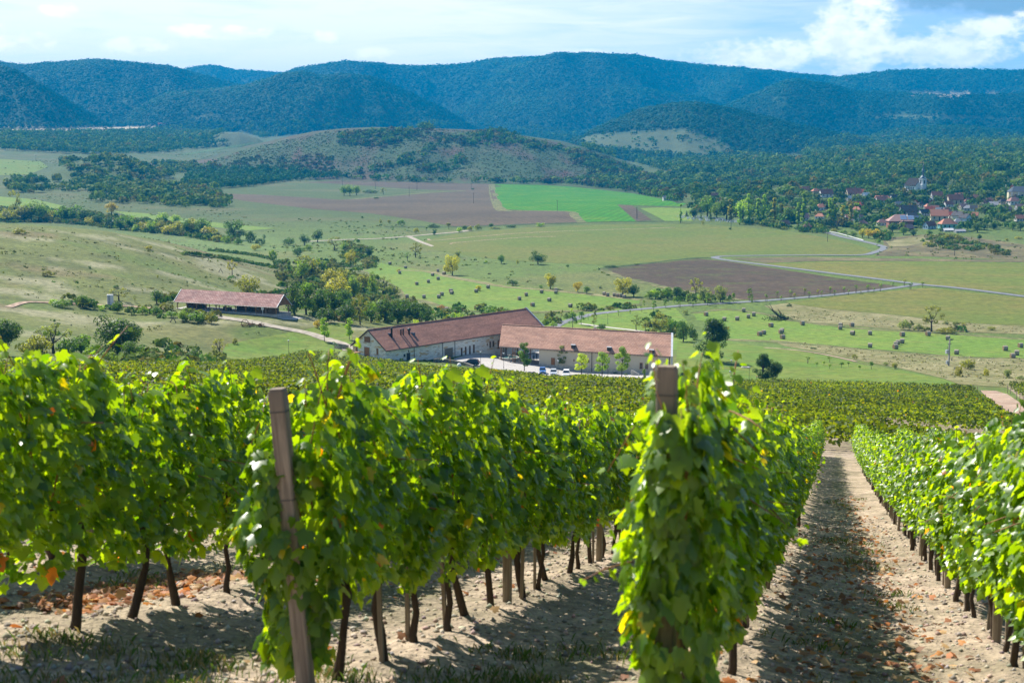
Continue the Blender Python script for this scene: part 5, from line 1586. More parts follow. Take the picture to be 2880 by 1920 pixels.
M_STEEL = plain('wire_steel', (0.10, 0.10, 0.10), 0.5, 0.5, 0.1, 10, 0.8)


def vine_trunk(seed, canes):
    rng = random.Random(seed)
    mb = MB()
    x0, y0 = rng.uniform(-.06, .06), rng.uniform(-.05, .05)
    pts, rad = [(x0, y0, -0.12)], [0.045]
    x, y = x0, y0
    for z in (0.04, 0.2, 0.38, 0.56, 0.72, 0.86):
        x += rng.uniform(-.055, .055); y += rng.uniform(-.04, .04)
        pts.append((x, y, z)); rad.append(0.034 * rng.uniform(0.65, 1.15) - 0.012 * z)
    mb.tube(pts, rad, 8)
    for s in (-1, 1):
        mb.tube([pts[-1], (x + s * 0.15, y, 0.93), (x + s * 0.38, y + rng.uniform(-.04, .04), 0.92)], [0.022, 0.016, 0.009], 6)
    return mb


def cane_mesh(seed, canes):
    rng = random.Random(seed)
    mb = MB()
    for k in range(6):
        x = -0.4 + 0.16 * k
        mb.tube([(x, rng.uniform(-.05, .05), 0.9), (x + rng.uniform(-.08, .08), rng.uniform(-.10, .10), 1.35), (x + rng.uniform(-.1, .1), rng.uniform(-.12, .12), 1.8)], [0.006, 0.005, 0.003], 5)
    for c in canes:
        mb.tube([tuple(p) for p in c], [0.0045] * (len(c) - 1) + [0.002], 5)
    return mb


def make_set(count, n, low, end, seed0):
    out = []
    for k in range(count):
        V, F, T, cn = vine_foliage(seed0 + k, n, low, end)
        fm = np_mesh('foliage', V, F, M_VINE, tint=T)
        out.append((fm, vine_trunk(seed0 + k, cn).mesh('trunk', M_VTRUNK, True), cane_mesh(seed0 + k, cn).mesh('cane', M_CANE, True)))
    return out


V_NEAR = make_set(10, 1250, False, False, 100)
V_END = make_set(2, 1200, False, 1, 200)
V_ENDB = make_set(2, 1200, False, 2, 220)
V_FARR = make_set(8, 850, True, False, 300)
stm = MB().bar((0, 0, -0.1), (0.01, 0.0, 1.25), 0.028).mesh('stake', M_WOOD)

ROWS = {-4: 7.4, -3: 7.4, -2: 7.2, -1: 7.15, 0: 6.08, 1: 7.6, 2: 8.4, 3: 9.0, 4: 9.5}
ROWEND = 79.0
ROWWORD = {-4: 'the fifth row left of the aisle', -3: 'the fourth row left of the aisle', -2: 'the third row left of the aisle', -1: 'the row behind the bare end post',
           0: 'the first row left of the aisle', 1: 'the first row right of the aisle', 2: 'the second row right of the aisle', 3: 'the third row right of the aisle', 4: 'the fourth row right of the aisle'}
VSP = 0.86
cands, rest = [], []
for k, s0 in ROWS.items():
    r = ROW0 + k * ROWSTEP
    i = 0
    s = s0 + (0.62 if k == -1 else 0.40)
    while s < ROWEND:
        x, y = from_sr(s, r + random.uniform(-0.03, 0.03))
        u, v = project(x, y, float(hxy(x, y)) + 1.4)
        vis = -300 < u < 3180
        lim = {-4: 0, -3: 14, -2: 34, -1: 60, 0: 78, 1: 78, 2: 30, 3: 12, 4: 0}[k]
        cands.append((s if vis and s < lim else 999, k, i, s, x, y, vis))
        i += 1
        s += VSP * random.uniform(0.93, 1.07)
cands.sort()
n_ind = 0
for key, k, i, s, x, y, vis in cands:
    if not vis:
        # rows that run out of the picture still throw their shade into it
        if s > 26 or abs(math.atan2(x, y)) > 0.62:
            continue
    if key < 900 and n_ind < 298:
        end = i == 0 and k in (-1, 0, 1)
        pool = (V_ENDB if k == 0 else V_END) if end else (V_NEAR if s < 24 else V_FARR)
        fm, tm, cm = pool[random.randrange(len(pool))]
        z = float(hxy(x, y))
        root = empty('grapevine', (x, y, z), PI / 2 - PHI + (0 if end else random.choice([0, PI])) + random.uniform(-.05, .05))
        root.rotation_euler[1] = 0.0
        sc = random.uniform(0.95, 1.06) * (0.955 if k <= -2 else 1.0)
        root.scale = (1, random.uniform(0.9, 1.15), sc)
        if end:
            root.scale = (1, 0.78 if k == 0 else 0.95, 1.04)
        lab = f'grapevine, {nth(i + 1)} from the near end in {ROWWORD[k]}'
        tag(root, lab, 'grapevine', 'grapevines of the foreground rows')
        link(bpy.data.objects.new('foliage', fm), root)
        link(bpy.data.objects.new('trunk', tm), root)
        if s < 30:
            link(bpy.data.objects.new('cane', cm), root)
        if s < 40 and random.random() < 0.45:
            so = link(bpy.data.objects.new('stake', stm), root)
            so.location = (random.uniform(.05, .1), random.uniform(-.05, .05), 0); so.rotation_euler = (random.uniform(-.05, .05), random.uniform(-.05, .05), 0)
        n_ind += 1
    else:
        rest.append((k, s, x, y))
print('individual vines', n_ind, 'others', len(rest))

# the other vines of the slope and the vineyard below: far too many to count
parts = []
rng = np.random.default_rng(5)
pool = [vine_foliage(700 + j, 260, True, False) for j in range(6)]
VV, FF, TT, o = [], [], [], 0
for k, s, x, y in rest:
    V, F, T, _ = pool[random.randrange(6)]
    an = PI / 2 - PHI + random.choice([0, PI])
    c, s_ = math.cos(an), math.sin(an)
    P = np.stack([V[:, 0] * c - V[:, 1] * s_ + x, V[:, 0] * s_ + V[:, 1] * c + y, V[:, 2] + float(hxy(x, y))], -1)
    VV.append(P); TT.append(T)
    FF.append(F + o); o += len(P)
if VV:
    tag(np_obj('vine_rows', np.concatenate(VV), np.concatenate(FF), M_VINE, tint=np.concatenate(TT)), kind='stuff')
parts = []


def lower_vineyard(polys, s0, s1, step, dens):
    out = []
    for P in polys:
        arr = np.array(P)
        ss, rr = to_sr(arr[:, 0], arr[:, 1])
        for s in np.arange(max(s0, ss.min()), min(s1, ss.max()), step):
            d_ = max(s, 80.0)
            per = dens * min(1.0, (170.0 / d_)) + 6
            L = rr.max() - rr.min()
            n = int(L * per)
            r = rng.uniform(rr.min(), rr.max(), n)
            x, y = from_sr(s, r)
            k = in_poly(x, y, P)
            az = np.arctan2(x, y)
            k &= np.abs(az) < 0.40
            x, y, r = x[k], y[k], r[k]
            if len(x) == 0:
                continue
            gap = fbm(r / 2.2 + s * 7.7, np.full_like(r, s), 3, 8)
            k = rng.random(len(x)) < 0.72 + 1.1 * gap
            x, y, r, gap = x[k], y[k], r[k], gap[k]
            n = len(x)
            hh = 1.55 + 0.35 * gap
            f = rng.random(n) ** 0.7
            off = rng.normal(0, 0.2, n)
            x2, y2 = x + SPH * off, y + CPH * off
            z = hxy(x, y) + 0.35 + (hh - 0.35) * f
            Nn = unit(np.stack([rng.normal(0, .5, n) + SPH * np.sign(off), rng.normal(0, .5, n) + CPH * np.sign(off), 0.5 + 0.7 * rng.random(n)], -1))
            V, F = quads(np.stack([x2, y2, z], -1), Nn, (0.22 + 0.16 * rng.random(n)) * (1 + 0.25 * (d_ > 170)), rng, 0.85, 0.2)
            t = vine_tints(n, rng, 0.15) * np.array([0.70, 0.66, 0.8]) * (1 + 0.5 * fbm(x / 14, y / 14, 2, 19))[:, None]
            out.append((V, F, np.repeat(t, 4, 0)))
    return out


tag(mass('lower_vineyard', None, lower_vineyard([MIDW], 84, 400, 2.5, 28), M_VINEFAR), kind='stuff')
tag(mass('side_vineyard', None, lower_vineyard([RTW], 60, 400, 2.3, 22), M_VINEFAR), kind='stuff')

# ------------------------------------------------------------------ posts of the trellis
def post(x, y, w, h, lab, grp, lean=(0, 0), end=False, down=0.3):
    root = empty('end_post' if end else 'vineyard_post', (x, y, float(hxy(x, y))), PI / 2 - PHI + random.uniform(-.1, .1))
    root.rotation_euler[0], root.rotation_euler[1] = lean
    mb = MB()
    c = w * 0.08
    a = w / 2
    poly = [(-a + c, -a), (a - c, -a), (a, -a + c), (a, a - c), (a - c, a), (-a + c, a), (-a, a - c), (-a, -a + c)]
    mb.prism(poly, -down, h - 0.012, 'z')
    mb.prism([(p[0] * 0.9, p[1] * 0.9) for p in poly], h - 0.012, h, 'z')
    mb.build('post_shaft', M_WOOD, root)
    if end:
        for zz in (h - 0.13, h - 0.62, 0.85):
            MB().prism([(p[0] * 1.06, p[1] * 1.06) for p in poly], zz, zz + 0.008, 'z').build('wire_tie', M_STEEL, root)
    return tag(root, lab, 'post', grp)


def sr_post(s, r, *a, **k):
    x, y = from_sr(s, r)
    return post(x, y, *a, **k)


sr_post(ROWS[-1], ROW0 - ROWSTEP + 0.08, 0.088, 1.77, 'bare square wooden end post with a wire round its top', 'end posts of the vine rows', (-0.085, 0.03), True)
sr_post(ROWS[0], ROW0 + 0.01, 0.086, 1.92, 'wooden end post smothered in vine leaves left of the aisle', 'end posts of the vine rows', (-0.02, 0.05), True)
sr_post(ROWS[1] - 0.05, ROW0 + ROWSTEP, 0.10, 1.7, 'wooden end post hidden in the row right of the aisle', 'end posts of the vine rows', (0.0, 0.03), True)
PV = MB()
for k in (-3, -2, -1, 0, 1, 2):
    s = ROWS[k] + 5.3
    i = 0
    while s < (60 if k in (-1, 0, 1) else 30):
        x, y = from_sr(s, ROW0 + k * ROWSTEP)
        u, v = project(x, y, float(hxy(x, y)) + 1.0)
        if -50 < u < 2930:
            post(x, y, 0.075, 1.86 if (k, i) == (-1, 0) else random.uniform(1.66, 1.8), f'{nth(i + 1)} inner wooden post in {ROWWORD[k]}', 'inner posts of the vine rows', (random.uniform(-.03, .03), random.uniform(-.03, .03)))
        s += 5.3
        i += 1
# short posts on the lower edge of the aisle rows, seen under the leaves
m = MB().prism([(-.05, -.05), (.05, -.05), (.05, .05), (-.05, .05)], -0.3, 1.85, 'z').mesh('post_shaft', M_WOOD)
spots = [(2030, 1138), (2045, 1165), (2085, 1195), (2128, 1232), (2145, 1255), (2195, 1300), (2238, 1335), (1440, 1112), (1305, 1165), (1090, 1150), (860, 1080), (675, 1085), (480, 1160), (945, 1270), (1236, 1100), (1405, 1105), (1810, 1125), (292, 1075), (310, 1075), (2238, 1125), (2258, 1130), (2300, 1170), (2320, 1190), (2340, 1210)]
for x, y in spots:
    p = at(*px('F', x, y + 14))
    o = tag(link(bpy.data.objects.new('vineyard_post', m)), 'thin grey post poking out of the lower vineyard', 'post', 'posts of the lower vineyard')
    o.location = p; o.rotation_euler = (random.uniform(-.06, .06), random.uniform(-.06, .06), 0.2)

# ------------------------------------------------------------------ litter on the soil
rng = np.random.default_rng(15)


def scatter_sr(n, s0, s1, rfun, pw=1.0):
    s = s0 + (s1 - s0) * rng.random(n) ** pw
    r = rfun(n)
    x, y = from_sr(s, r)
    return x, y, hxy(x, y)


def litter(n, s0, s1, rfun, pw):
    x, y, z = scatter_sr(n, s0, s1, rfun, pw)
    Nn = unit(np.stack([rng.normal(0, .45, n), rng.normal(0, .45, n), np.ones(n)], -1))
    Tp = np.concatenate([rng.normal(size=(n, 2)), rng.normal(0, 0.3, (n, 1))], -1)
    V, F, k = leaves(np.stack([x, y, z + 0.012 + 0.02 * rng.random(n)], -1), Nn, Tp, rng.uniform(0.05, 0.095, n), rng)
    c = np.array([(0.40, 0.15, 0.045), (0.48, 0.22, 0.07), (0.30, 0.13, 0.06), (0.50, 0.33, 0.16), (0.20, 0.10, 0.05)])[rng.integers(0, 5, n)] * rng.uniform(0.7, 1.2, (n, 1))
    return V, F, np.repeat(c, k, 0)


L = [litter(480, 9, 45, lambda n: ROW0 + 1.35 + 0.28 * rng.normal(size=n), 1.5), litter(450, 8, 30, lambda n: ROW0 + 0.75 + 0.4 * rng.normal(size=n), 1.5), litter(700, 9.5, 13, lambda n: ROW0 - 2 * ROWSTEP - 0.85 + 0.25 * rng.normal(size=n), 1.0),
     litter(320, 6, 26, lambda n: rng.uniform(-9, 5, n), 1.3)]
M_LITTER = leaf_material('fallen_leaf', (1.4, 1.2, 0.8), 0.3, 0.6, 0.25)
tag(mass('fallen_leaves', None, L, M_LITTER), kind='stuff')
n = 42000
x, y, z = scatter_sr(n, 5.5, 34, lambda n: rng.uniform(-10, 6, n), 1.7)
sz = 0.007 + 0.030 * rng.random(n) ** 4
oct_ = np.array([(1, 0, 0), (0, 1, 0), (-1, 0, 0), (0, -1, 0), (0, 0, .8), (0, 0, -.8)], float)
V = (oct_[None] * rng.uniform(0.6, 1.4, (n, 6, 1)) * sz[:, None, None])
an = rng.uniform(0, 2 * PI, n)
V = np.stack([V[..., 0] * np.cos(an)[:, None] - V[..., 1] * np.sin(an)[:, None], V[..., 0] * np.sin(an)[:, None] + V[..., 1] * np.cos(an)[:, None], V[..., 2]], -1) + np.stack([x, y, z + sz * 0.3], -1)[:, None]
of = np.array([(0, 1, 4), (1, 2, 4), (2, 3, 4), (3, 0, 4), (1, 0, 5), (2, 1, 5), (3, 2, 5), (0, 3, 5)])
F = (of[None] + (np.arange(n) * 6)[:, None, None]).reshape(-1, 3)
c = np.array([(0.42, 0.36, 0.29)]) * rng.uniform(0.5, 1.25, (n, 1)) * (1 + 0.08 * rng.normal(size=(n, 3)))
mm = Mat('pebbles')
M_PEB = mm.done(mm.bsdf(mm.attr('tint'), 0.9, 0.2))
tag(np_obj('gravel', V.reshape(-1, 3), F, M_PEB, tint=np.repeat(np.clip(c, 0.02, 0.8), 6, 0)), kind='stuff')
# grass and weeds along the aisles
n = 15000
ctr_s = np.concatenate([6 + 40 * rng.random(110) ** 1.4, 6.0 + 2.8 * rng.random(34)]); ctr_r = np.concatenate([ROW0 + ROWSTEP * (rng.integers(-3, 2, 110) + 0.5) + 0.25 * rng.normal(size=110), rng.uniform(-6.5, -1.5, 34)])
k = rng.integers(0, len(ctr_s), n)
s = ctr_s[k] + rng.normal(0, 0.16, n); r = ctr_r[k] + rng.normal(0, 0.16, n)
x, y = from_sr(s, r); z = hxy(x, y)
h = rng.uniform(0.02, 0.085, n); an = rng.uniform(0, 2 * PI, n); w = 0.0035
ln = np.stack([np.cos(an), np.sin(an)], -1) * (h * rng.uniform(0.2, 0.9, n))[:, None]
sd = np.stack([-np.sin(an), np.cos(an)], -1) * w
B0 = np.stack([x, y], -1)
V = np.stack([np.concatenate([B0 - sd, z[:, None] - .01], -1), np.concatenate([B0 + sd, z[:, None] - .01], -1), np.concatenate([B0 + ln * .4 + sd * .8, (z + h * .7)[:, None]], -1), np.concatenate([B0 + ln, (z + h)[:, None]], -1)], 1)
tt = np.where(rng.random((n, 1)) < 0.65, np.array([[0.085, 0.16, 0.025]]), np.array([[0.26, 0.22, 0.10]])) * rng.uniform(0.7, 1.3, (n, 1))
tag(np_obj('grass', V.reshape(-1, 3), np.arange(4 * n).reshape(n, 4), M_LITTER, tint=np.repeat(tt, 4, 0)), kind='stuff')
# ================================================================== materials of the buildings
def tile_mat(name, a, b, dark, rowh=0.36, w=0.42):
    """Clay tiles: courses along local x, stepping up local z."""
    m = Mat(name)
    br = m.N('ShaderNodeTexBrick')
    co = m.N('ShaderNodeTexCoord').outputs['Object']
    sp = m.N('ShaderNodeSeparateXYZ'); m.l.new(co, sp.inputs[0])
    cb = m.N('ShaderNodeCombineXYZ')
    m.l.new(sp.outputs[0], cb.inputs[0]); m.l.new(m.math('MULTIPLY', sp.outputs[2], 1.75), cb.inputs[1])
    m.l.new(cb.outputs[0], br.inputs['Vector'])
    br.inputs['Scale'].default_value = 1.0
    br.inputs['Brick Width'].default_value = w; br.inputs['Row Height'].default_value = rowh
    br.inputs['Mortar Size'].default_value = 0.055; br.inputs['Mortar Smooth'].default_value = 0.4
    br.inputs['Color1'].default_value = (*a, 1); br.inputs['Color2'].default_value = (*b, 1); br.inputs['Mortar'].default_value = (*dark, 1)
    n = m.noise(m.coord('Object', (0.35, 1, 1)), 0.7, 6.0, 0.65)
    col = m.mix(0.75, br.outputs['Color'], m.mix(m.ramp(n, 0.3, 0.7), (0.68, 0.68, 0.70), (1.28, 1.26, 1.24)), 'MULTIPLY')
    return m.done(m.bsdf(col, 0.85, 0.2, m.bump(br.outputs['Fac'], -0.6, 0.05)))


M_TILE_B = tile_mat('clay_tile_light', (0.47, 0.27, 0.185), (0.57, 0.355, 0.255), (0.23, 0.105, 0.075))
M_TILE_A = tile_mat('clay_tile', (0.36, 0.18, 0.125), (0.45, 0.24, 0.165), (0.14, 0.06, 0.05))
M_TILE_S = tile_mat('clay_tile_mottled', (0.36, 0.19, 0.16), (0.52, 0.33, 0.28), (0.20, 0.10, 0.09), 0.5, 0.9)
m = Mat('limestone_wall')
br = m.N('ShaderNodeTexBrick')
co = m.N('ShaderNodeTexCoord').outputs['Object']
sp = m.N('ShaderNodeSeparateXYZ'); m.l.new(co, sp.inputs[0])
cb = m.N('ShaderNodeCombineXYZ')
m.l.new(m.math('ADD', sp.outputs[0], sp.outputs[1]), cb.inputs[0]); m.l.new(sp.outputs[2], cb.inputs[1])
m.l.new(cb.outputs[0], br.inputs['Vector'])
br.inputs['Scale'].default_value = 1.0
br.inputs['Brick Width'].default_value = 0.95; br.inputs['Row Height'].default_value = 0.36; br.inputs['Mortar Size'].default_value = 0.022
br.inputs['Color1'].default_value = (0.80, 0.78, 0.69, 1); br.inputs['Color2'].default_value = (0.92, 0.90, 0.82, 1); br.inputs['Mortar'].default_value = (0.52, 0.49, 0.42, 1)
vo = m.N('ShaderNodeTexVoronoi'); vo.inputs['Scale'].default_value = 1.0
mp = m.N('ShaderNodeMapping'); mp.inputs['Scale'].default_value = (0.75, 2.6, 1); m.l.new(cb.outputs[0], mp.inputs[0]); m.l.new(mp.outputs[0], vo.inputs['Vector'])
sv = m.N('ShaderNodeSeparateColor'); m.l.new(vo.outputs['Color'], sv.inputs[0])
yel = m.ramp(sv.outputs[0], 0.86, 0.92)
col = m.mix(m.math('MULTIPLY', yel, 0.85), br.outputs['Color'], (0.62, 0.42, 0.20))
col = m.mix(m.math('MULTIPLY', m.ramp(sv.outputs[1], 0.80, 0.9), 0.5), col, (0.48, 0.47, 0.44))
col = m.mix(0.5, col, m.mix(m.noise(m.coord('Object'), 1.6, 6, 0.65), (0.7, 0.7, 0.7), (1.28, 1.28, 1.28)), 'MULTIPLY')
M_STONE = m.done(m.bsdf(col, 0.9, 0.15, m.bump(br.outputs['Fac'], -0.5, 0.04)))
m = Mat('beige_plaster')
n = m.noise(m.coord('Object'), 0.5, 6, 0.6)
M_PLASTER = m.done(m.bsdf(m.mix(n, (0.54, 0.48, 0.375), (0.66, 0.595, 0.47)), 0.92, 0.1))
M_BROWNWOOD = plain('brown_stained_wood', (0.24, 0.115, 0.045), 0.7, 0.25, 0.25, 3.0)
M_DOORWOOD = plain('chestnut_door', (0.33, 0.145, 0.055), 0.65, 0.3, 0.2, 3.0)
M_DARK = plain('dark_metal', (0.035, 0.03, 0.03), 0.5, 0.4, 0.2, 3.0)
M_BROWNMETAL = plain('brown_gutter', (0.070, 0.042, 0.035), 0.5, 0.4, 0.2, 3.0)
M_DARKDOOR = plain('dark_blue_door', (0.022, 0.026, 0.035), 0.5, 0.4, 0.2, 3.0)
M_LEAD = plain('sheet_metal', (0.40, 0.43, 0.47), 0.45, 0.5, 0.12, 1.5, 0.3)
M_WHITE = plain('white_paint', (0.78, 0.78, 0.76), 0.6, 0.3, 0.06, 3.0)
M_STONEBASE = plain('stone_plinth', (0.50, 0.47, 0.41), 0.9, 0.15, 0.2, 2.0)
M_FIELDSTONE = plain('field_stone', (0.20, 0.185, 0.16), 0.95, 0.12, 0.5, 2.2)
m = Mat('window_glass')
M_GLASS = m.done(m.bsdf((0.030, 0.040, 0.050), 0.08, 0.6))
M_RUST = plain('rusty_iron', (0.17, 0.085, 0.045), 0.9, 0.2, 0.35, 6.0)
M_CONC = plain('weathered_concrete', (0.40, 0.385, 0.35), 0.9, 0.15, 0.2, 2.0)
M_TIMBER = plain('shed_timber', (0.33, 0.185, 0.085), 0.8, 0.2, 0.3, 3.0)
M_FIREWOOD = plain('stacked_firewood', (0.13, 0.085, 0.055), 0.95, 0.1, 0.55, 5.0)


class Frame:
    """A building's own axes on the ground, with rays from the photograph brought into them."""
    def __init__(self, p0, p1, z):
        self.o = Vector((p0[0], p0[1], z))
        t = Vector((p1[0] - p0[0], p1[1] - p0[1], 0))
        self.len = t.length
        self.x = t.normalized()
        self.y = Vector((-self.x.y, self.x.x, 0))
        self.rz = math.atan2(self.x.y, self.x.x)
        self.shear = 0.0

    def hit(self, u, v, p, n):
        """Local point where the ray through pixel (u, v) meets the local plane through p with normal n."""
        r = ray(u, v)
        rl = Vector((r.dot(self.x), r.dot(self.y), r.z))
        ol = Vector((-self.o.dot(self.x), -self.o.dot(self.y), -self.o.z))
        t = (Vector(p) - ol).dot(Vector(n)) / rl.dot(Vector(n))
        q = ol + rl * t
        q.x += self.shear * q.y
        return q


def azd(u, v, d):
    a, q = azq(u, v)
    return d * math.sin(a), d * math.cos(a), -q * d


def gable_roof(L, Wd, rise, z0, over=0.45, th=0.22, x0=-0.3, x1=0.3):
    """Two tiled slopes over a body of length L and width Wd whose eaves stand at z0."""
    mb = MB()
    h = Wd / 2
    sl = rise / h
    ze = z0 - over * sl
    prof = [(-over, ze), (h, z0 + rise), (Wd + over, ze), (Wd + over, ze + th), (h, z0 + rise + th), (-over, ze + th)]
    mb.prism([(p[0], p[1]) for p in prof], x0, L + x1, 'x')
    return mb


def opening(mb_mat, name, parent, axis, a0, a1, z0, z1, face, depth=0.10, frame=None, shutter=False, lab=None):
    """A framed opening on the wall plane: axis 'y' = on the long front wall (y=face), axis 'x' = on the gable (x=face)."""
    if a1 < a0: a0, a1 = a1, a0
    if z1 < z0: z0, z1 = z1, z0
    def bx(m, u0, w0, u1, w1, d0, d1):
        if axis == 'y':
            m.box(u0, face - d1, w0, u1, face - d0, w1)
        else:
            m.box(face - d1, u0, w0, face - d0, u1, w1)
    f = MB()
    t = 0.09
    bx(f, a0, z0, a0 + t, z1, -0.12, depth); bx(f, a1 - t, z0, a1, z1, -0.12, depth); bx(f, a0 + t, z1 - t, a1 - t, z1, -0.12, depth)
    o = f.build(name, frame or M_BROWNWOOD, parent)
    p = MB(); bx(p, a0 + t, z0 + 0.02, a1 - t, z1 - t, -0.10, depth * 0.35)
    p.build('pane' if name == 'window' else ('door_leaf' if 'door' in name else 'shutter'), mb_mat, o)
    if name == 'window':
        s = MB(); bx(s, a0 - 0.06, z0 - 0.09, a1 + 0.06, z0, -0.05, depth + 0.08); s.build('sill', M_STONEBASE, o)
        if a1 - a0 > 0.5 and not shutter:
            q = MB(); bx(q, (a0 + a1) / 2 - 0.03, z0 + 0.02, (a0 + a1) / 2 + 0.03, z1 - t, depth * 0.36, depth * 0.8); q.build('mullion', frame or M_BROWNWOOD, o)
    else:
        k = MB(); bx(k, a1 - t - 0.22, (z0 + z1) / 2 - 0.06, a1 - t - 0.14, (z0 + z1) / 2 + 0.06, depth * 0.36, depth * 0.9); k.build('handle', M_DARK, o)
    if lab: o['label'] = lab
    return o


# ------------------------------------------------------------------ the stone winery
pA = azd(1085, 983.7, 355.0); ZE = pA[2]
qA = azq(1524, 918)[1]
pB = azd(1524, 918, -ZE / qA)
zgA = float(hxy(pA[0], pA[1]))
FA = Frame(pA, pB, ZE)
LA, WA, RA = FA.len, 12.6, 4.3
root = tag(empty('stone_winery', FA.o, FA.rz), 'long pale limestone winery building with brown tiled roof and black flues', 'winery')
mb = MB()
mb.prism([(0, -7.0), (WA, -7.0), (WA, 0.0), (WA / 2, RA), (0, 0.0)], 0.0, LA, 'x')
mb.build('wall', M_STONE, root)
roofA = gable_roof(LA, WA, RA, 0.02, 0.5, 0.20, -0.32, 0.1).build('roof', M_TILE_A, root)
MB().tube([(-0.3, WA / 2, RA + 0.25), (LA + 0.1, WA / 2, RA + 0.25)], 0.13, 6).build('ridge_cap', M_TILE_A, roofA)
g = MB(); sl = RA / (WA / 2)
for s in (0, 1):
    y0, y1 = (-0.55, WA / 2) if s == 0 else (WA + 0.55, WA / 2)
    g.bar((-0.36, y0, -0.5 * sl + 0.03), (-0.36, y1, RA + 0.12), 0.08, 0.30)
g.build('barge_board', M_BROWNMETAL, roofA)
par = MB()
for y0, y1 in ((-0.6, WA / 2), (WA + 0.6, WA / 2)):
    par.bar((LA + 0.28, y0, -0.5 * sl + 0.25), (LA + 0.28, y1, RA + 0.42), 0.36, 0.45)
par.build('parapet', M_LEAD, roofA)
MB().tube([(-0.3, -0.56, -0.30), (LA, -0.56, -0.30)], 0.09, 6).build('gutter', M_BROWNMETAL, roofA)
for xg in (800, 1115, 1250):
    q = FA.hit(*px('G', xg, 450), (0, 0, 0), (0, 1, 0))
    MB().tube([(q.x, -0.12, -6.0), (q.x, -0.12, -0.32)], 0.07, 6).build('downpipe', M_BROWNMETAL, root)


def wallG(x0, y0, x1, y1, ax='y', R='G'):
    if ax == 'y':
        a = FA.hit(*px(R, x0, y0), (0, 0, 0), (0, 1, 0)); b = FA.hit(*px(R, x1, y1), (0, 0, 0), (0, 1, 0))
        return a.x, b.x, b.z, a.z
    a = FA.hit(*px(R, x0, y0), (0, 0, 0), (1, 0, 0)); b = FA.hit(*px(R, x1, y1), (0, 0, 0), (1, 0, 0))
    return a.y, b.y, b.z, a.z


for (x0, y0, x1, y1) in [(1318, 462, 1333, 550), (1362, 450, 1378, 540), (1408, 440, 1424, 530), (1452, 428, 1468, 516), (1632, 393, 1650, 458), (1665, 387, 1684, 448)]:
    a0, a1, z0, z1 = wallG(x0, y0, x1, y1)
    opening(M_GLASS, 'window', root, 'y', a0, a1, z0, z1, 0.0)
a0, a1, z0, z1 = wallG(1604, 412, 1612, 434); opening(M_GLASS, 'window', root, 'y', a0, a1, z0, z1, 0.0, lab='smallest square window')
a0, a1, z0, z1 = wallG(686, 532, 705, 558); opening(M_GLASS, 'window', root, 'y', a0, a1, z0, z1, 0.0, frame=M_DARK)
a0, a1, z0, z1 = wallG(737, 490, 746, 506); opening(M_GLASS, 'window', root, 'y', a0, a1, z0, z1, 0.0, frame=M_DARK)
a0, a1, z0, z1 = wallG(716, 518, 760, 602); opening(M_DARKDOOR, 'door', root, 'y', a0, a1, z0, z1, 0.0, frame=M_STONEBASE, lab='dark blue service door')
a0, a1, z0, z1 = wallG(1724, 378, 1743, 470); opening(M_DOORWOOD, 'door', root, 'y', a0, a1, z0, z1, 0.0)
a0, a1, z0, z1 = wallG(1137, 470, 1228, 595)
o = opening(plain('grey_brown_gate', (0.20, 0.17, 0.125), 0.8), 'garage_door', root, 'y', a0, a1, z0 - 1.0, z1, 0.0, 0.14, frame=M_CONC, lab='wide grey-brown garage door')
for (x0, y0, x1, y1) in [(160, 436, 180, 508), (389, 466, 408, 538)]:
    a0, a1, z0, z1 = wallG(x0, y0, x1, y1, 'x'); opening(M_DOORWOOD, 'window', root, 'x', a0, a1, z0, z1, 0.0, shutter=True)
a0, a1, z0, z1 = wallG(253, 447, 315, 572, 'x'); opening(M_DOORWOOD, 'door', root, 'x', a0, a1, z0, z1, 0.0, 0.12, frame=M_STONEBASE, lab='big slatted wooden gable door')
a0, a1, z0, z1 = wallG(256, 335, 319, 405, 'x'); opening(M_BROWNWOOD, 'window', root, 'x', a0, a1, z0, z1, 0.0, 0.12, shutter=True, lab='brown shuttered loft hatch in the gable')
nrmA = (0, -RA, WA / 2)


def roofG(F, x, y, Rg, rise, wid):
    return F.hit(*px(Rg, x, y), (0, 0, 0.22), (0, -rise, wid / 2))


for (x, y, hh, r, cap) in [(555, 345, 2.5, 0.26, 0), (657, 320, 1.5, 0.2, 0), (682, 318, 1.6, 0.2, 0), (747, 312, 1.5, 0.32, 1)]:
    q = roofG(FA, x, y, 'G', RA, WA)
    c = MB().lathe([(r, -0.5), (r, hh - 0.25), (r * 1.25, hh - 0.22), (r * 1.25, hh), (r * 0.4, hh + 0.02)] if not cap else [(r * 0.8, -0.5), (r * 0.8, hh * 0.6), (r * 1.5, hh * 0.7), (r * 1.5, hh * 0.95), (r * 0.5, hh * 1.08)], 12, tuple(q))
    c.build('chimney', M_DARK, roofA, True)
for (x, y) in [(532, 315), (788, 309)]:
    q = roofG(FA, x, y, 'G', RA, WA)
    c = MB(); c.box(q.x - 0.4, q.y - 0.5, q.z - 0.3, q.x + 0.4, q.y + 0.5, q.z + 0.35); c.build('skylight', plain('skylight_glass', (0.05, 0.10, 0.16), 0.15, 0.6), roofA)

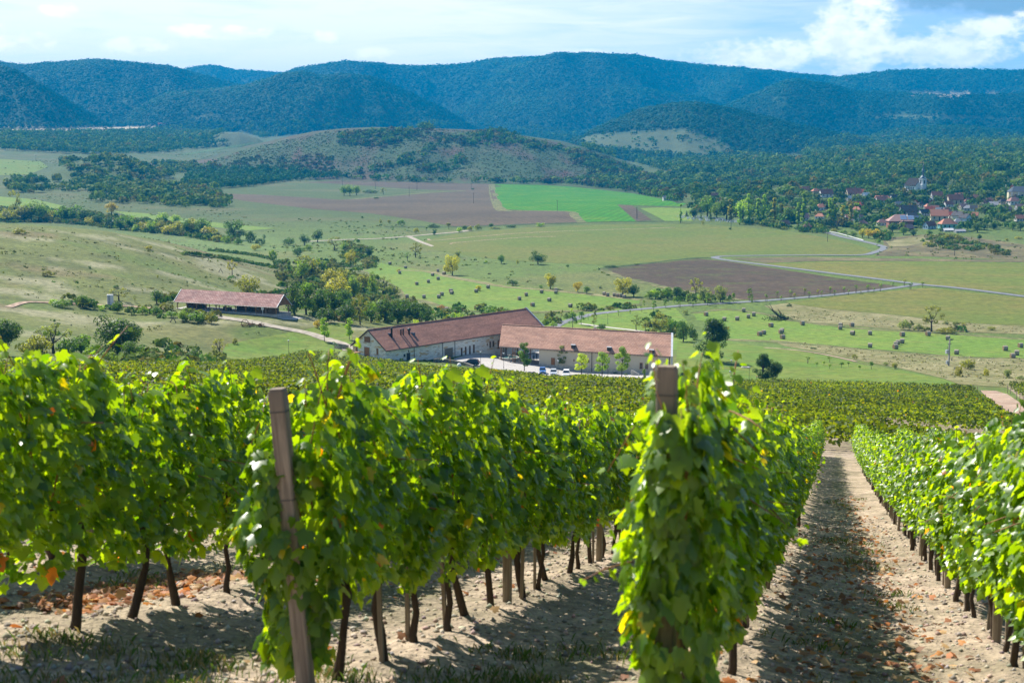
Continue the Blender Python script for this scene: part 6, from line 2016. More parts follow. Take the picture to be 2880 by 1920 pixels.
# ------------------------------------------------------------------ the plaster winery
zgB = float(hxy(*[azd(1516, 1027.3, 369.0)[i] for i in (0, 1)]))
pB0 = azd(1403.8, 975.4, 374.5); ZEB = pB0[2]
pB1 = azd(1886.5, 1004.3, -ZEB / azq(1886.5, 1004.3)[1])
FB = Frame(pB0, pB1, ZEB)
FB.shear = MB.SHEAR = 0.275                     # the ends of this building run along the plot, not square to its front
LB, WB, RB, OV = FB.len, 12.4, 4.9, 0.55
root = tag(empty('plaster_winery', FB.o, FB.rz), 'long beige plastered winery building with light red tiled roof and an open timber porch', 'winery')
xo = FB.hit(*px('H', 770, 450), (0, OV, 0), (0, 1, 0)).x      # the porch ends here
mb = MB()
mb.prism([(OV, -7.0), (WB, -7.0), (WB, 0.30), (WB / 2 + OV / 2, RB - 0.1), (OV, 0.30)], xo, LB - 0.15, 'x')
wallB = mb.build('wall', M_PLASTER, root)
zb0 = FB.hit(*px('H', 770, 527), (0, OV, 0), (0, 1, 0)).z
MB().box(xo - 0.05, OV - 0.10, zb0 - 3.0, LB - 0.1, OV - 0.003, zb0 + 0.45).build('plinth', M_STONEBASE, root)
mb = MB(); th = 0.22
mb.prism([(0, 0), (WB / 2 + OV / 2, RB), (WB + OV, 0), (WB + OV, th), (WB / 2 + OV / 2, RB + th), (0, th)], 0.0, LB, 'x')
roofB = mb.build('roof', M_TILE_B, root)
MB().tube([(0, WB / 2 + OV / 2, RB + 0.26), (LB, WB / 2 + OV / 2, RB + 0.26)], 0.14, 6).build('ridge_cap', M_TILE_B, roofB)
MB().tube([(0, -0.08, 0.0), (LB, -0.08, -0.0)], 0.09, 6).build('gutter', M_BROWNMETAL, roofB)
mb = MB()
yr = WB / 2 + OV / 2
mb.prism([(-0.25, -7.0), (WB + OV + 0.2, -7.0), (WB + OV + 0.2, 0.35), (yr, RB + 0.45), (-0.25, 0.25)], LB + 0.002, LB + 0.55, 'x')
mb.build('parapet_gable', M_LEAD, root)
mb = MB()
n = int((LB - 0.6) / 0.95)
for i in range(n):
    x = 0.4 + i * 0.95
    mb.box(x - 0.06, 0.02, -0.22 + 0.0, x + 0.06, OV + 0.02, -0.03)
mb.build('rafter_ends', M_BROWNWOOD, roofB)
for (x, y) in [(1112, 345), (1471, 368), (1896, 395)]:
    q = FB.hit(*px('H', x, y), (0, 0, 0.22), (0, -RB, yr))
    c = MB(); c.box(q.x - 0.55, q.y - 0.25, q.z - 0.5, q.x + 0.55, q.y + 0.9, q.z + 0.62)
    k = c.build('roof_vent', M_DARK, roofB)
    c = MB(); c.box(q.x - 0.65, q.y - 0.35, q.z + 0.62, q.x + 0.65, q.y + 1.0, q.z + 0.72); c.build('vent_cap', M_LEAD, k)
q = FB.hit(*px('H', 1330, 172), (0, yr, RB), (0, 1, 0))
c = MB(); c.box(q.x - 0.4, yr + 0.2, RB - 0.5, q.x + 0.4, yr + 1.0, RB + 0.75); c.build('chimney', M_CONC, roofB)
q = FB.hit(*px('H', 1298, 480), (0, OV, 0), (0, 1, 0))
MB().tube([(q.x, OV - 0.14, -6), (q.x, OV - 0.14, -0.1)], 0.08, 6).build('downpipe', M_BROWNMETAL, root)
MB().tube([(LB - 0.35, OV - 0.14, -6), (LB - 0.35, OV - 0.14, -0.1)], 0.08, 6).build('downpipe', M_BROWNMETAL, root)


def wallH(x0, y0, x1, y1):
    a = FB.hit(*px('H', x0, y0), (0, OV, 0), (0, 1, 0)); b = FB.hit(*px('H', x1, y1), (0, OV, 0), (0, 1, 0))
    return a.x, b.x, b.z, a.z


a0, a1, z0, z1 = wallH(891, 448, 929, 535); opening(M_DOORWOOD, 'door', root, 'y', a0, a1, z0, z1, OV)
for (x0, y0, x1, y1) in [(1778, 497, 1808, 560), (1832, 500, 1862, 563), (1954, 508, 1984, 570)]:
    a0, a1, z0, z1 = wallH(x0, y0, x1, y1); opening(M_GLASS, 'window', root, 'y', a0, a1, z0, z1, OV, frame=M_DOORWOOD)
for (x0, y0, x1, y1) in [(1114, 462, 1126, 484), (1262, 470, 1274, 496)]:
    a0, a1, z0, z1 = wallH(x0, y0, x1, y1); opening(M_GLASS, 'window', root, 'y', a0, a1, z0, z1, OV, frame=M_DOORWOOD)
# timber posts of the porch and its back wall line
zg = FB.hit(*px('H', 378, 492), (0, 0.4, 0), (0, 1, 0)).z
for (x, y) in [(0.5, 0.4), (0.5, 5.8), (0.5, 11.6), (3.9, 0.4), (4.5, 0.4), (7.2, 0.4), (3.9, 11.6), (7.6, 11.6)]:
    c = MB(); c.box(x - 0.14, y - 0.14, zg - 0.6, x + 0.14, y + 0.14, 0.35 if y < 1 else (0.35 if y > 11 else 4.0)); c.build('porch_post', M_BROWNWOOD, root)
c = MB()
c.bar((0.3, 0.4, 0.18), (xo, 0.4, 0.18), 0.24); c.bar((0.3, 11.6, 0.2), (xo, 11.6, 0.2), 0.24)
for x in (0.5, 3.9, 7.2):
    c.bar((x, 0.4, 0.15), (x, 11.6, 0.15), 0.2)
c.build('porch_beam', M_BROWNWOOD, root)

MB.SHEAR = 0.0

# ------------------------------------------------------------------ the open shed
e0 = azq(*px('I', 300, 362)); e1 = azq(*px('I', 1900, 455))
_b = at(*px('I', 1884, 634)); d1 = math.hypot(_b.x, _b.y); ZES = -e1[1] * d1; dS = -ZES / e0[1]
p0 = (dS * math.sin(e0[0]), dS * math.cos(e0[0]))
p1 = (d1 * math.sin(e1[0]), d1 * math.cos(e1[0]))
FS = Frame(p0, p1, ZES)
LS, WS, RS = FS.len, 7.0, 3.0
root = tag(empty('open_shed', FS.o, FS.rz), 'long open timber shed with mottled red tiled roof on the left hillside', 'shed')
rS = gable_roof(LS, WS, RS, 0.0, 0.5, 0.18, -0.2, 0.2).build('roof', M_TILE_S, root)
c = MB()
for xx in (-0.26, LS + 0.26):
    for y0, y1 in ((-0.55, WS / 2), (WS + 0.55, WS / 2)):
        c.bar((xx, y0, -0.5 * RS / (WS / 2) + 0.08), (xx, y1, RS + 0.12), 0.10, 0.28)
c.build('barge_board', M_LEAD, rS)
MB().tube([(-0.2, -0.55, -0.42), (LS + 0.2, -0.55, -0.42)], 0.08, 6).build('gutter', M_BROWNMETAL, rS)
zs0 = float(hxy(p0[0], p0[1])) - ZES; zs1 = float(hxy(p1[0], p1[1])) - ZES
NB = 10
for i in range(NB + 1):
    x = 0.5 + (LS - 1.0) * i / NB
    for y in (0.2, WS - 0.2):
        c = MB(); c.box(x - 0.11, y - 0.11, -6, x + 0.11, y + 0.11, 0.02)
        po = c.build('shed_post', M_TIMBER, root)
        k = MB()
        for sx in (-1, 1):
            if 0 < i < NB or (i == 0 and sx > 0) or (i == NB and sx < 0):
                k.bar((x, y, -1.25), (x + sx * 0.95, y, -0.22), 0.11)
        k.build('knee_brace', M_TIMBER, po)
c = MB()
for y in (0.2, WS - 0.2):
    c.bar((0.2, y, -0.10), (LS - 0.2, y, -0.10), 0.18)
c.build('wall_plate', M_TIMBER, root)
c = MB(); c.prism([(0.0, 0.0), (WS, 0.0), (WS / 2, RS - 0.1)], LS - 0.12, LS - 0.02, 'x'); c.prism([(0.0, 0.0), (WS, 0.0), (WS / 2, RS - 0.1)], 0.02, 0.12, 'x')
c.build('gable_boarding', M_BROWNWOOD, root)
zf = (zs0 + zs1) / 2
c = MB(); c.box(-0.2, -0.2, zs1 - 2.0, LS + 0.2, WS + 0.2, max(zs0, zs1) + 0.12); c.build('floor_slab', M_CONC, root)
zfl = max(zs0, zs1) + 0.12


def firewood(x0, x1, y0, y1, hmax, lab, seed):
    rr = random.Random(seed)
    r = tag(empty('firewood_stack', FS.o + FS.x * ((x0 + x1) / 2) + FS.y * y0 + Vector((0, 0, zfl)), FS.rz), lab, 'firewood')
    c = MB(); hw = (x1 - x0) / 2
    n = 9
    top = [(-hw + 2 * hw * i / n, hmax * (0.72 + 0.35 * rr.random()) * (1 - 0.25 * abs(i - n / 2) / (n / 2))) for i in range(n + 1)]
    c.prism([(-hw, 0.0), (hw, 0.0)] + [(a, b) for a, b in reversed(top)], 0.0, y1 - y0 - 0.05, 'y')
    for i in range(130):
        x = rr.uniform(-hw + 0.1, hw - 0.1); zt = np.interp(x, [t[0] for t in top], [t[1] for t in top])
        z = rr.uniform(0.1, zt)
        q = rr.uniform(0.08, 0.15)
        c.tube([(x, -rr.uniform(0.04, 0.22), z), (x, 0.3, z)], q, 6)
    c.build('logs', M_FIREWOOD, r)


firewood(LS * 0.79, LS - 0.9, 0.45, 2.4, 2.7, 'high dark firewood stack at the right end of the open shed', 1)
firewood(LS * 0.53, LS * 0.66, 4.2, 6.2, 3.0, 'tall firewood stack behind the middle posts of the open shed', 2)
firewood(LS * 0.05, LS * 0.2, 3.2, 5.8, 2.2, 'low firewood heap at the left end of the open shed', 3)
firewood(LS * 0.69, LS * 0.77, 3.0, 5.5, 2.2, 'narrow firewood stack right of the middle of the open shed', 4)
# what stands under its roof
r = tag(empty('wooden_cart', FS.o + FS.x * (LS * 0.475) + FS.y * 2.2 + Vector((0, 0, zfl)), FS.rz), 'loaded low wooden cart parked inside the open shed', 'cart')
c = MB(); c.box(-1.2, -0.6, 0.55, 1.2, 0.6, 0.72); c.box(-1.2, -0.6, 0.72, -1.12, 0.6, 1.15); c.box(1.12, -0.6, 0.72, 1.2, 0.6, 1.15); c.build('cart_bed', M_TIMBER, r)
for x in (-0.8, 0.8):
    for y in (-0.66, 0.66):
        w = MB(); w.tube([(x, y - 0.05, 0.4), (x, y + 0.05, 0.4)], 0.4, 14); w.build('wheel', M_DARK, r)
c = MB()
for i in range(7):
    c.tube([(-1.0, -0.45 + 0.15 * i, 0.82), (1.0, -0.45 + 0.15 * i, 0.84)], 0.08, 6)
c.build('load', M_FIREWOOD, r)
q = FS.o + FS.x * (LS * 0.865) + FS.y * 0.02
r = tag(empty('notice_board', (q.x, q.y, FS.o.z + zfl - 0.12), FS.rz), 'small white notice board on a post at the shed front', 'sign')
c = MB(); c.box(-0.06, -0.30, 0.0, 0.06, -0.18, 1.9); c.build('sign_post', M_WHITE, r)
c = MB(); c.box(-0.45, -0.36, 1.3, 0.45, -0.302, 2.1); c.build('sign_panel', M_WHITE, r)

# ------------------------------------------------------------------ round the yard
def ground_z(x, y, off=0.0):
    return float(hxy(x, y)) + off


p = at(*px('H', 470, 475))
r = tag(empty('fountain', p), 'round pale stone fountain basin with bluish water in the yard', 'fountain')
sf = 1.0
c = MB(); c.lathe([(2.55, -0.3), (2.55, 0.15), (2.75, 0.2), (2.75, 0.75), (2.95, 0.80), (2.95, 0.98), (2.45, 0.98), (2.45, 0.55)], 40)
c.build('basin', M_STONEBASE, r, False)
c = MB(); c.lathe([(2.44, 0.56), (2.44, 0.80)], 40)
mw = Mat('fountain_water'); M_WATER = mw.done(mw.bsdf((0.07, 0.20, 0.20), 0.06, 0.5))
c.build('water', M_WATER, r)
c = MB(); c.lathe([(0.35, 0.5), (0.3, 0.9), (0.16, 1.0), (0.14, 1.35), (0.4, 1.5), (0.42, 1.56), (0.1, 1.58)], 16); c.build('spout', M_STONEBASE, r)
# pavement tables behind it
for i, (x, y) in enumerate([(455, 412), (520, 425), (600, 430)]):
    p = at(*px('H', x, y))
    r = tag(empty('picnic_table', p, FB.rz + 0.3 * i), ['left', 'middle', 'right'][i] + ' pale wooden table with benches under the timber porch', 'table', 'tables under the porch')
    c = MB(); c.box(-1.0, -0.4, 0.7, 1.0, 0.4, 0.78); c.build('table_top', M_TIMBER, r)
    for s in (-1, 1):
        c = MB(); c.box(-1.0, s * 0.75 - 0.15, 0.40, 1.0, s * 0.75 + 0.15, 0.46); c.build('bench', M_TIMBER, r)
        c = MB(); c.bar((s * 0.75, -0.8, 0), (s * 0.75, -0.2, 0.7), 0.09); c.bar((s * 0.75, 0.8, 0), (s * 0.75, 0.2, 0.7), 0.09); c.bar((s * 0.75, -0.85, 0.36), (s * 0.75, 0.85, 0.36), 0.08); c.build('leg', M_TIMBER, r)


# people: one continuous skinned body each
def person(reg, x, y, hgt, rz, pose, lab, top, legs):
    p = at(*px(reg, x, y))
    r = tag(empty('person', p, rz), lab, 'person')
    J = {'pel': (0, 0, .93), 'wai': (0, .01, 1.08), 'che': (0, .0, 1.32), 'nec': (0, 0, 1.48), 'hea': (0, -.02, 1.60), 'top': (0, 0, 1.70)}
    rad = {'pel': .15, 'wai': .14, 'che': .17, 'nec': .065, 'hea': .095, 'top': .085}
    E = [('pel', 'wai'), ('wai', 'che'), ('che', 'nec'), ('nec', 'hea'), ('hea', 'top')]
    for s, t in ((-1, 'l'), (1, 'r')):
        st = pose.get('stride', 0) * s
        J['hip' + t] = (s * .095, 0, .88); J['kne' + t] = (s * .11, -st * .5 - .02, .49); J['ank' + t] = (s * .12, -st, .09); J['toe' + t] = (s * .13, -st - .19, .045)
        J['sho' + t] = (s * .20, 0, 1.40)
        if pose.get('arms') == 'hips':
            J['elb' + t] = (s * .38, .05, 1.16); J['wri' + t] = (s * .20, -.08, 1.02); J['han' + t] = (s * .16, -.10, 1.00)
        else:
            J['elb' + t] = (s * .27, .03 + st * .3, 1.12); J['wri' + t] = (s * .28, -.06 + st * .6, .87); J['han' + t] = (s * .275, -.08 + st * .7, .78)
        rad.update({'hip' + t: .10, 'kne' + t: .065, 'ank' + t: .045, 'toe' + t: .04, 'sho' + t: .075, 'elb' + t: .048, 'wri' + t: .034, 'han' + t: .032})
        E += [('pel', 'hip' + t), ('hip' + t, 'kne' + t), ('kne' + t, 'ank' + t), ('ank' + t, 'toe' + t), ('che', 'sho' + t), ('sho' + t, 'elb' + t), ('elb' + t, 'wri' + t), ('wri' + t, 'han' + t)]
        for f in range(5):
            hx, hy, hz = J['han' + t]
            nm = f'f{f}{t}'
            J[nm] = (hx + s * .012, hy - .03 + .018 * f if f < 4 else hy - .055, hz - (.085, .095, .09, .075, .035)[f]); rad[nm] = .011
            E.append(('han' + t, nm))
    keys = list(J)
    me = bpy.data.meshes.new('body')
    me.from_pydata([J[k] for k in keys], [(keys.index(a), keys.index(b)) for a, b in E], [])
    ob = link(bpy.data.objects.new('body', me), r)
    sk = ob.modifiers.new('skin', 'SKIN')
    for i, k in enumerate(keys):
        me.skin_vertices[0].data[i].radius = (rad[k], rad[k] * (0.75 if k in ('pel', 'wai', 'che') else 1.0))
    me.skin_vertices[0].data[keys.index('pel')].use_root = True
    ob.modifiers.new('sub', 'SUBSURF').render_levels = 1
    m_ = Mat('clothing')
    sp_ = m_.N('ShaderNodeSeparateXYZ'); m_.l.new(m_.N('ShaderNodeTexCoord').outputs['Object'], sp_.inputs[0])
    hi = m_.ramp(sp_.outputs[2], 0.95, 0.97); hd = m_.ramp(sp_.outputs[2], 1.475, 1.485)
    me.materials.append(m_.done(m_.bsdf(m_.mix(hd, m_.mix(hi, legs, top), (0.42, 0.26, 0.19)), 0.85, 0.15)))
    h = MB().lathe([(0.03, 1.82 - 0.02), (0.08, 1.80), (0.118, 1.73), (0.12, 1.66), (0.105, 1.64)][::-1], 14, (0, 0.015, -0.03))
    h.build('hair', plain('hair', (0.03, 0.022, 0.018), 0.7), r, True)
    r.scale = [hgt / 1.79] * 3


person('H', 717, 478, 1.72, 0.2, {'arms': 'hang', 'stride': 0.10}, 'person in dark clothes with arms at their sides, left of two in the porch', (0.02, 0.02, 0.03), (0.022, 0.022, 0.026))
person('H', 747, 473, 1.84, -0.3, {'arms': 'hips', 'stride': 0.06}, 'person in dark clothes with hands on hips, right of two in the porch', (0.018, 0.018, 0.022), (0.025, 0.024, 0.026))


# cars
def car(p, rz, paint, lab, L=4.2, Wc=1.75, H=1.48, kind='hatch'):
    r = tag(empty('parked_car', p, rz), lab, 'car', 'cars parked in the winery yard')
    r.scale = (L / 4.2, Wc / 1.75, H / 1.48)
    mp = Mat('car_paint'); mpaint = mp.done(mp.bsdf(paint, 0.28, 0.5, **{'Coat Weight': 0.5, 'Coat Roughness': 0.08}))
    body = [(-2.08, 0.32), (-2.05, 0.62), (-1.96, 0.80), (-1.35, 0.90), (-0.98, 0.94), (1.55, 0.98), (2.00, 0.94), (2.08, 0.70), (2.08, 0.34), (1.75, 0.22), (-1.8, 0.22)]
    c = MB()
    n = len(body)
    lv = [(-0.875, 0.93), (-0.80, 1.0), (0.80, 1.0), (0.875, 0.93)]
    V = [(x * (1 if k in (1, 2) else 0.985), y, 0.22 + (z - 0.22) * s) for k, (y, s) in enumerate(lv) for x, z in body]
    Fc = [tuple(range(n))[::-1], tuple(range(3 * n, 4 * n))]
    for k in range(3):
        for i in range(n):
            a, b = k * n + i, k * n + (i + 1) % n
            Fc.append((a, b, b + n, a + n))
    c.add(V, Fc)
    c.build('body', mpaint, r, False, 0.04)
    roofz = 1.48
    cab = [(-0.98, 0.94), (-0.30, 1.40), (0.05, roofz), (1.25, roofz - 0.02), (1.70, 1.30), (1.96, 0.95)]
    c = MB(); n = len(cab)
    V = [(x, y * (1 - 0.22 * (z - 0.94) / 0.54), z) for y in (-0.80, 0.80) for x, z in cab]
    c.add(V, [tuple(range(n)), tuple(reversed(range(n, 2 * n)))] + [(i, i + n, (i + 1) % n + n, (i + 1) % n) for i in range(n)])
    c.build('cabin_glass', M_GLASS, r)
    c = MB()
    rp = [(-0.34, 1.405), (0.05, roofz + 0.015), (1.25, roofz), (1.62, 1.37)]
    V = [(x, y, z + dz) for dz in (0, 0.05) for y in (-0.66, 0.66) for x, z in rp]
    k = len(rp)
    Fq = []
    for i in range(k - 1):
        Fq += [(i, i + 1, i + 1 + k, i + k), (2 * k + i, 3 * k + i, 3 * k + i + 1, 2 * k + i + 1), (i, 2 * k + i, 2 * k + i + 1, i + 1), (k + i, k + i + 1, 3 * k + i + 1, 3 * k + i)]
    Fq += [(0, k, 3 * k, 2 * k), (k - 1, 3 * k - 1, 4 * k - 1, 2 * k - 1 + k)] if False else [(0, k, 3 * k, 2 * k)]
    c.add(V, Fq)
    c.build('roof', mpaint, r)
    for s in (-1, 1):
        c = MB()
        for (xa, za, xb, zb) in [(-0.98, 0.95, -0.32, 1.42), (0.45, 0.96, 0.42, 1.46), (1.90, 0.96, 1.60, 1.38)]:
            c.bar((xa, s * 0.815, za), (xb, s * 0.665, zb), 0.07)
        c.build('pillar', mpaint, r)
        c = MB(); c.box(-0.95, s * 0.86 - 0.09, 0.95, -0.80, s * 0.86 + 0.09, 1.07); c.build('wing_mirror', mpaint, r)
        c = MB(); c.box(-2.10, s * 0.62 - 0.18, 0.60, -1.98, s * 0.62 + 0.18, 0.76); c.build('headlight', M_WHITE, r)
        c = MB(); c.box(2.0, s * 0.66 - 0.12, 0.66, 2.10, s * 0.66 + 0.12, 0.88); c.build('tail_light', plain('tail_light', (0.4, 0.02, 0.02), 0.3), r)
        for x in (-1.30, 1.28):
            w = MB(); w.tube([(x, s * 0.70, 0.31), (x, s * 0.885, 0.31)], 0.31, 18)
            wo = w.build('wheel', plain('tyre', (0.02, 0.02, 0.02), 0.9), r)
            w = MB(); w.tube([(x, s * 0.87, 0.31), (x, s * 0.897, 0.31)], 0.19, 14); w.build('rim', M_LEAD, wo)
    c = MB(); c.box(-2.11, -0.45, 0.40, -2.04, 0.45, 0.58); c.build('grille', M_DARK, r)
    c = MB(); c.box(-2.125, -0.26, 0.42, -2.113, 0.26, 0.53); c.build('number_plate', M_WHITE, r)


def facing(p, off=0.0):
    """Rotation that turns a car's nose (local -x) towards the camera."""
    return math.atan2(p.y, p.x) + off


p = at(*px('H', 806, 604)); car(p, facing(p, 0.03), (0.05, 0.16, 0.42), 'small blue car, leftmost of three parked facing the vineyard', 3.7, 1.62, 1.50)
p = at(*px('H', 915, 620)); car(p, facing(p, 0.0), (0.50, 0.54, 0.58), 'silver-grey car in the middle of three parked facing the vineyard', 4.0, 1.70, 1.45)
p = at(*px('H', 1043, 640)); car(p, facing(p, -0.04), (0.80, 0.80, 0.80), 'white off-road car, rightmost of three parked facing the vineyard', 4.4, 1.82, 1.78)
p = at(*px('G', 1425, 655)); car(p, math.radians(-8), (0.012, 0.018, 0.035), 'dark blue estate car parked behind the low stone wall', 4.7, 1.85, 1.62)


# low curved stone wall with pillars
def stone_wall(pix, w, h, lab, name='stone_wall'):
    P = smooth_line([Vector(at(*q).to_2d()) for q in pix], 6)
    c = MB(); V = []
    for i, q in enumerate(P):
        t = (P[min(i + 1, len(P) - 1)] - P[max(i - 1, 0)]).normalized(); nn = Vector((t.y, -t.x))
        hh = h * (1 - 0.35 * (i / len(P)) ** 3) + random.uniform(-.03, .03)
        z = ground_z(q.x, q.y)
        for s, zz in ((-1, -0.4), (1, -0.4), (1, hh), (-1, hh)):
            V.append((q.x + nn.x * s * w / 2, q.y + nn.y * s * w / 2, z + zz))
    Fq = []
    for i in range(len(P) - 1):
        for k in range(4):
            a, b = i * 4 + k, i * 4 + (k + 1) % 4
            Fq.append((a, b, b + 4, a + 4))
    Fq += [(0, 1, 2, 3), tuple(len(V) - 4 + k for k in (3, 2, 1, 0))]
    c.add(V, Fq)
    o = c.build(name, M_FIELDSTONE)
    return tag(o, lab, 'wall')


stone_wall([px('G', *q) for q in [(1020, 622), (1100, 620), (1200, 632), (1300, 648), (1380, 662), (1460, 684)]], 0.45, 0.95, 'low curved field-stone wall beside the parked dark car')
stone_wall([px('G', *q) for q in [(-60, 470), (0, 480), (70, 482)]], 0.8, 1.6, 'dark stone retaining wall left of the stone winery gable')
for (x, y, w, h, mt, lab) in [(1092, 708, 0.8, 1.0, plain('sandstone_block', (0.42, 0.29, 0.18), 0.9), 'square sandstone block with flat cap on the lawn before the winery'), (1155, 698, 0.8, 0.9, M_STONEBASE, 'pale stone block right of the sandstone block on the lawn'),
                              (1018, 700, 0.8, 0.35, M_CONC, 'low grey stone slab left of the sandstone block'), (1300, 668, 1.1, 0.9, M_WHITE, 'rounded white boulder against the low curved wall')]:
    p = at(*px('G', x, y))
    r = tag(empty('stone_block', p, 0.4), lab, 'stone')
    c = MB()
    if 'boulder' in lab:
        c.lathe([(0.35, -0.1), (0.55, 0.1), (0.56, 0.4), (0.42, 0.7), (0.2, 0.85), (0.04, 0.9)], 10)
    else:
        c.box(-w / 2, -w / 2, -0.2, w / 2, w / 2, h - 0.12)
    c.build('block', mt, r, False, 0.03)
    if 'boulder' not in lab:
        c = MB(); c.box(-w / 2 - 0.06, -w / 2 - 0.06, h - 0.12, w / 2 + 0.06, w / 2 + 0.06, h); c.build('cap', mt, r)
p = at(*px('G', 110, 580))
r = tag(empty('timber_shelter', p, FA.rz + 0.1), 'low brown timber shelter between the vines and the stone winery', 'shelter')
c = MB(); c.prism([(-2.6, 1.25), (2.6, 1.25), (2.6, 1.42), (-2.6, 1.42)], -0.9, 0.9, 'y'); c.build('shelter_roof', M_BROWNWOOD, r)
c = MB(); c.box(-2.5, 0.6, -0.3, 2.5, 0.68, 1.249); c.build('back_boards', plain('old_boards', (0.10, 0.085, 0.045), 0.9), r)
for x in (-2.4, -0.8, 0.8, 2.4):
    c = MB(); c.box(x - 0.06, -0.75, -0.4, x + 0.06, -0.63, 1.249); c.build('shelter_post', M_TIMBER, r)
p = at(*px('H', 690, 648))
r = tag(empty('garden_sculpture', p, 0.5), 'black four-legged animal-shaped sculpture at the edge of the vines', 'sculpture')
me = bpy.data.meshes.new('sculpture_body')
pts = [(-.55, 0, .95), (.0, 0, 1.02), (.55, 0, .98), (.95, 0, 1.28), (1.2, 0, 1.12), (-.45, .22, .5), (-.5, .24, 0), (-.45, -.22, .5), (-.5, -.24, 0), (.45, .22, .5), (.5, .24, 0), (.45, -.22, .5), (.5, -.24, 0), (-.85, 0, .7)]
me.from_pydata(pts, [(0, 1), (1, 2), (2, 3), (3, 4), (0, 5), (5, 6), (0, 7), (7, 8), (2, 9), (9, 10), (2, 11), (11, 12), (0, 13)], [])
ob = link(bpy.data.objects.new('sculpture_body', me), r)
ob.modifiers.new('skin', 'SKIN')
for i, rd in enumerate([.36, .36, .34, .24, .15, .13, .08, .13, .08, .12, .08, .12, .08, .04]):
    me.skin_vertices[0].data[i].radius = (rd, rd)
ob.modifiers.new('sub', 'SUBSURF').render_levels = 1
me.materials.append(plain('black_iron', (0.018, 0.016, 0.016), 0.7))
p = at(*px('H', 1733, 625))
r = tag(empty('stone_monument', p, FB.rz), 'sloping grey stone monument slab beside the plaster winery wall', 'stone')
c = MB(); c.prism([(-1.1, -0.2), (1.1, -0.2), (1.1, 0.4), (-0.7, 1.35), (-1.1, 1.2)], -0.25, 0.25, 'y'); c.build('slab', M_CONC, r, False, 0.04)
p = at(*px('F', 432, 966))
r = tag(empty('fire_ring', p), 'flat grey stone ring lying on the right lawn', 'fire ring')
MB().lathe([(1.2, -0.1), (1.2, 0.3), (0.85, 0.32), (0.8, 0.1), (0.05, 0.1)], 18).build('ring', M_CONC, r)
p = at(*px('F', 525, 1035))
r = tag(empty('garden_bench', p, 0.2), 'pale bench at the foot of the broader dark tree on the lawn', 'bench')
c = MB(); c.box(-0.8, -0.2, 0.42, 0.8, 0.2, 0.48); c.build('seat', M_TIMBER, r)
for x in (-0.6, 0.6):
    c = MB(); c.box(x - 0.08, -0.18, -0.1, x + 0.08, 0.18, 0.42); c.build('leg', M_CONC, r)


# lamp posts
def lamp(reg, xb, yb, yt, lab):
    p = at(*px(reg, xb, yb))
    h = (yb - yt) / REG[reg][2] / ppm(p)
    r = tag(empty('lamp_post', p), lab, 'lamp post', 'lamp posts of the winery')
    MB().tube([(0, 0, -0.2), (0, 0, 0.6), (0, 0, 0.62), (0, 0, h - 0.45)], [0.075, 0.075, 0.05, 0.045], 8).build('pole', M_DARK, r)
    MB().lathe([(0.05, h - 0.45), (0.13, h - 0.40), (0.20, h - 0.12), (0.20, h - 0.10)], 10).build('lantern', M_LEAD, r)
    MB().lathe([(0.27, h - 0.10), (0.27, h - 0.07), (0.04, h)], 10).build('lamp_hood', M_LEAD, r)


for a in [('H', 185, 543, 383, 'lamp post beside the dark car in the yard'), ('H', 416, 560, 396, 'lamp post in front of the fountain'), ('H', 960, 608, 470, 'lamp post behind the silver-grey car'), ('H', 1459, 652, 497, 'lamp post between two thin young trees in the forecourt'),
          ('D', 1990, 1066, 968, 'lamp post on the left lawn above the pale lane'), ('D', 2303, 1066, 990, 'lamp post at the right edge of the left lawn'), ('F', 333, 1046, 908, 'tallest lamp post beside the paved bend on the right lawn'), ('F', 325, 1060, 985, 'short lamp post at the vine edge by the paved bend'), ('F', 457, 1068, 955, 'lamp post left of the two dark trees on the right lawn'),
          ('V', 615, 740, 645, 'thin lamp post on the park lawn behind the wineries'), ('V', 453, 705, 655, 'thin lamp post at the road bend behind the wineries')]:
    lamp(*a)

# ------------------------------------------------------------------ bales
mm = Mat('hay')
sp = mm.coord('Object', (1, 6, 6))
n1 = mm.noise(sp, 3.0, 6.0, 0.7)
c1 = mm.mix(n1, (0.21, 0.17, 0.115), (0.46, 0.41, 0.33))
M_HAY = mm.done(mm.bsdf(c1, 0.95, 0.1, mm.bump(n1, 0.8, 0.06)))
mm = Mat('hay_end')
wv = mm.N('ShaderNodeTexWave', wave_type='RINGS', rings_direction='X')
mm.l.new(mm.coord('Object'), wv.inputs['Vector']); wv.inputs['Scale'].default_value = 4.0; wv.inputs['Distortion'].default_value = 3.0
M_HAYEND = mm.done(mm.bsdf(mm.mix(wv.outputs['Fac'], (0.15, 0.10, 0.055), (0.28, 0.20, 0.115)), 0.95, 0.1))
c = MB()
prof = [(0.70, -0.62), (0.76, -0.56), (0.77, -0.2), (0.765, 0.2), (0.77, 0.56), (0.70, 0.62)]
n = 22
V = []
for rr_, xx in prof:
    for k in range(n):
        an = 2 * PI * k / n
        fl = 0.94 if math.sin(an) < -0.8 else 1.0
        V.append((xx, rr_ * math.cos(an), 0.74 + rr_ * math.sin(an) * fl))
c.add(V, [(i * n + k, i * n + (k + 1) % n, (i + 1) * n + (k + 1) % n, (i + 1) * n + k) for i in range(len(prof) - 1) for k in range(n)])
BALE = c.mesh('bale_side', M_HAY)
BALEND = []
for sx in (-0.625, 0.625):
    c = MB()
    c.add([(sx, 0.69 * math.cos(2 * PI * k / n), 0.74 + 0.69 * math.sin(2 * PI * k / n)) for k in range(n)] + [(sx * 1.03, 0, 0.74)], [(k, (k + 1) % n, n) for k in range(n)])
    BALEND.append(c.mesh('bale_end', M_HAYEND))


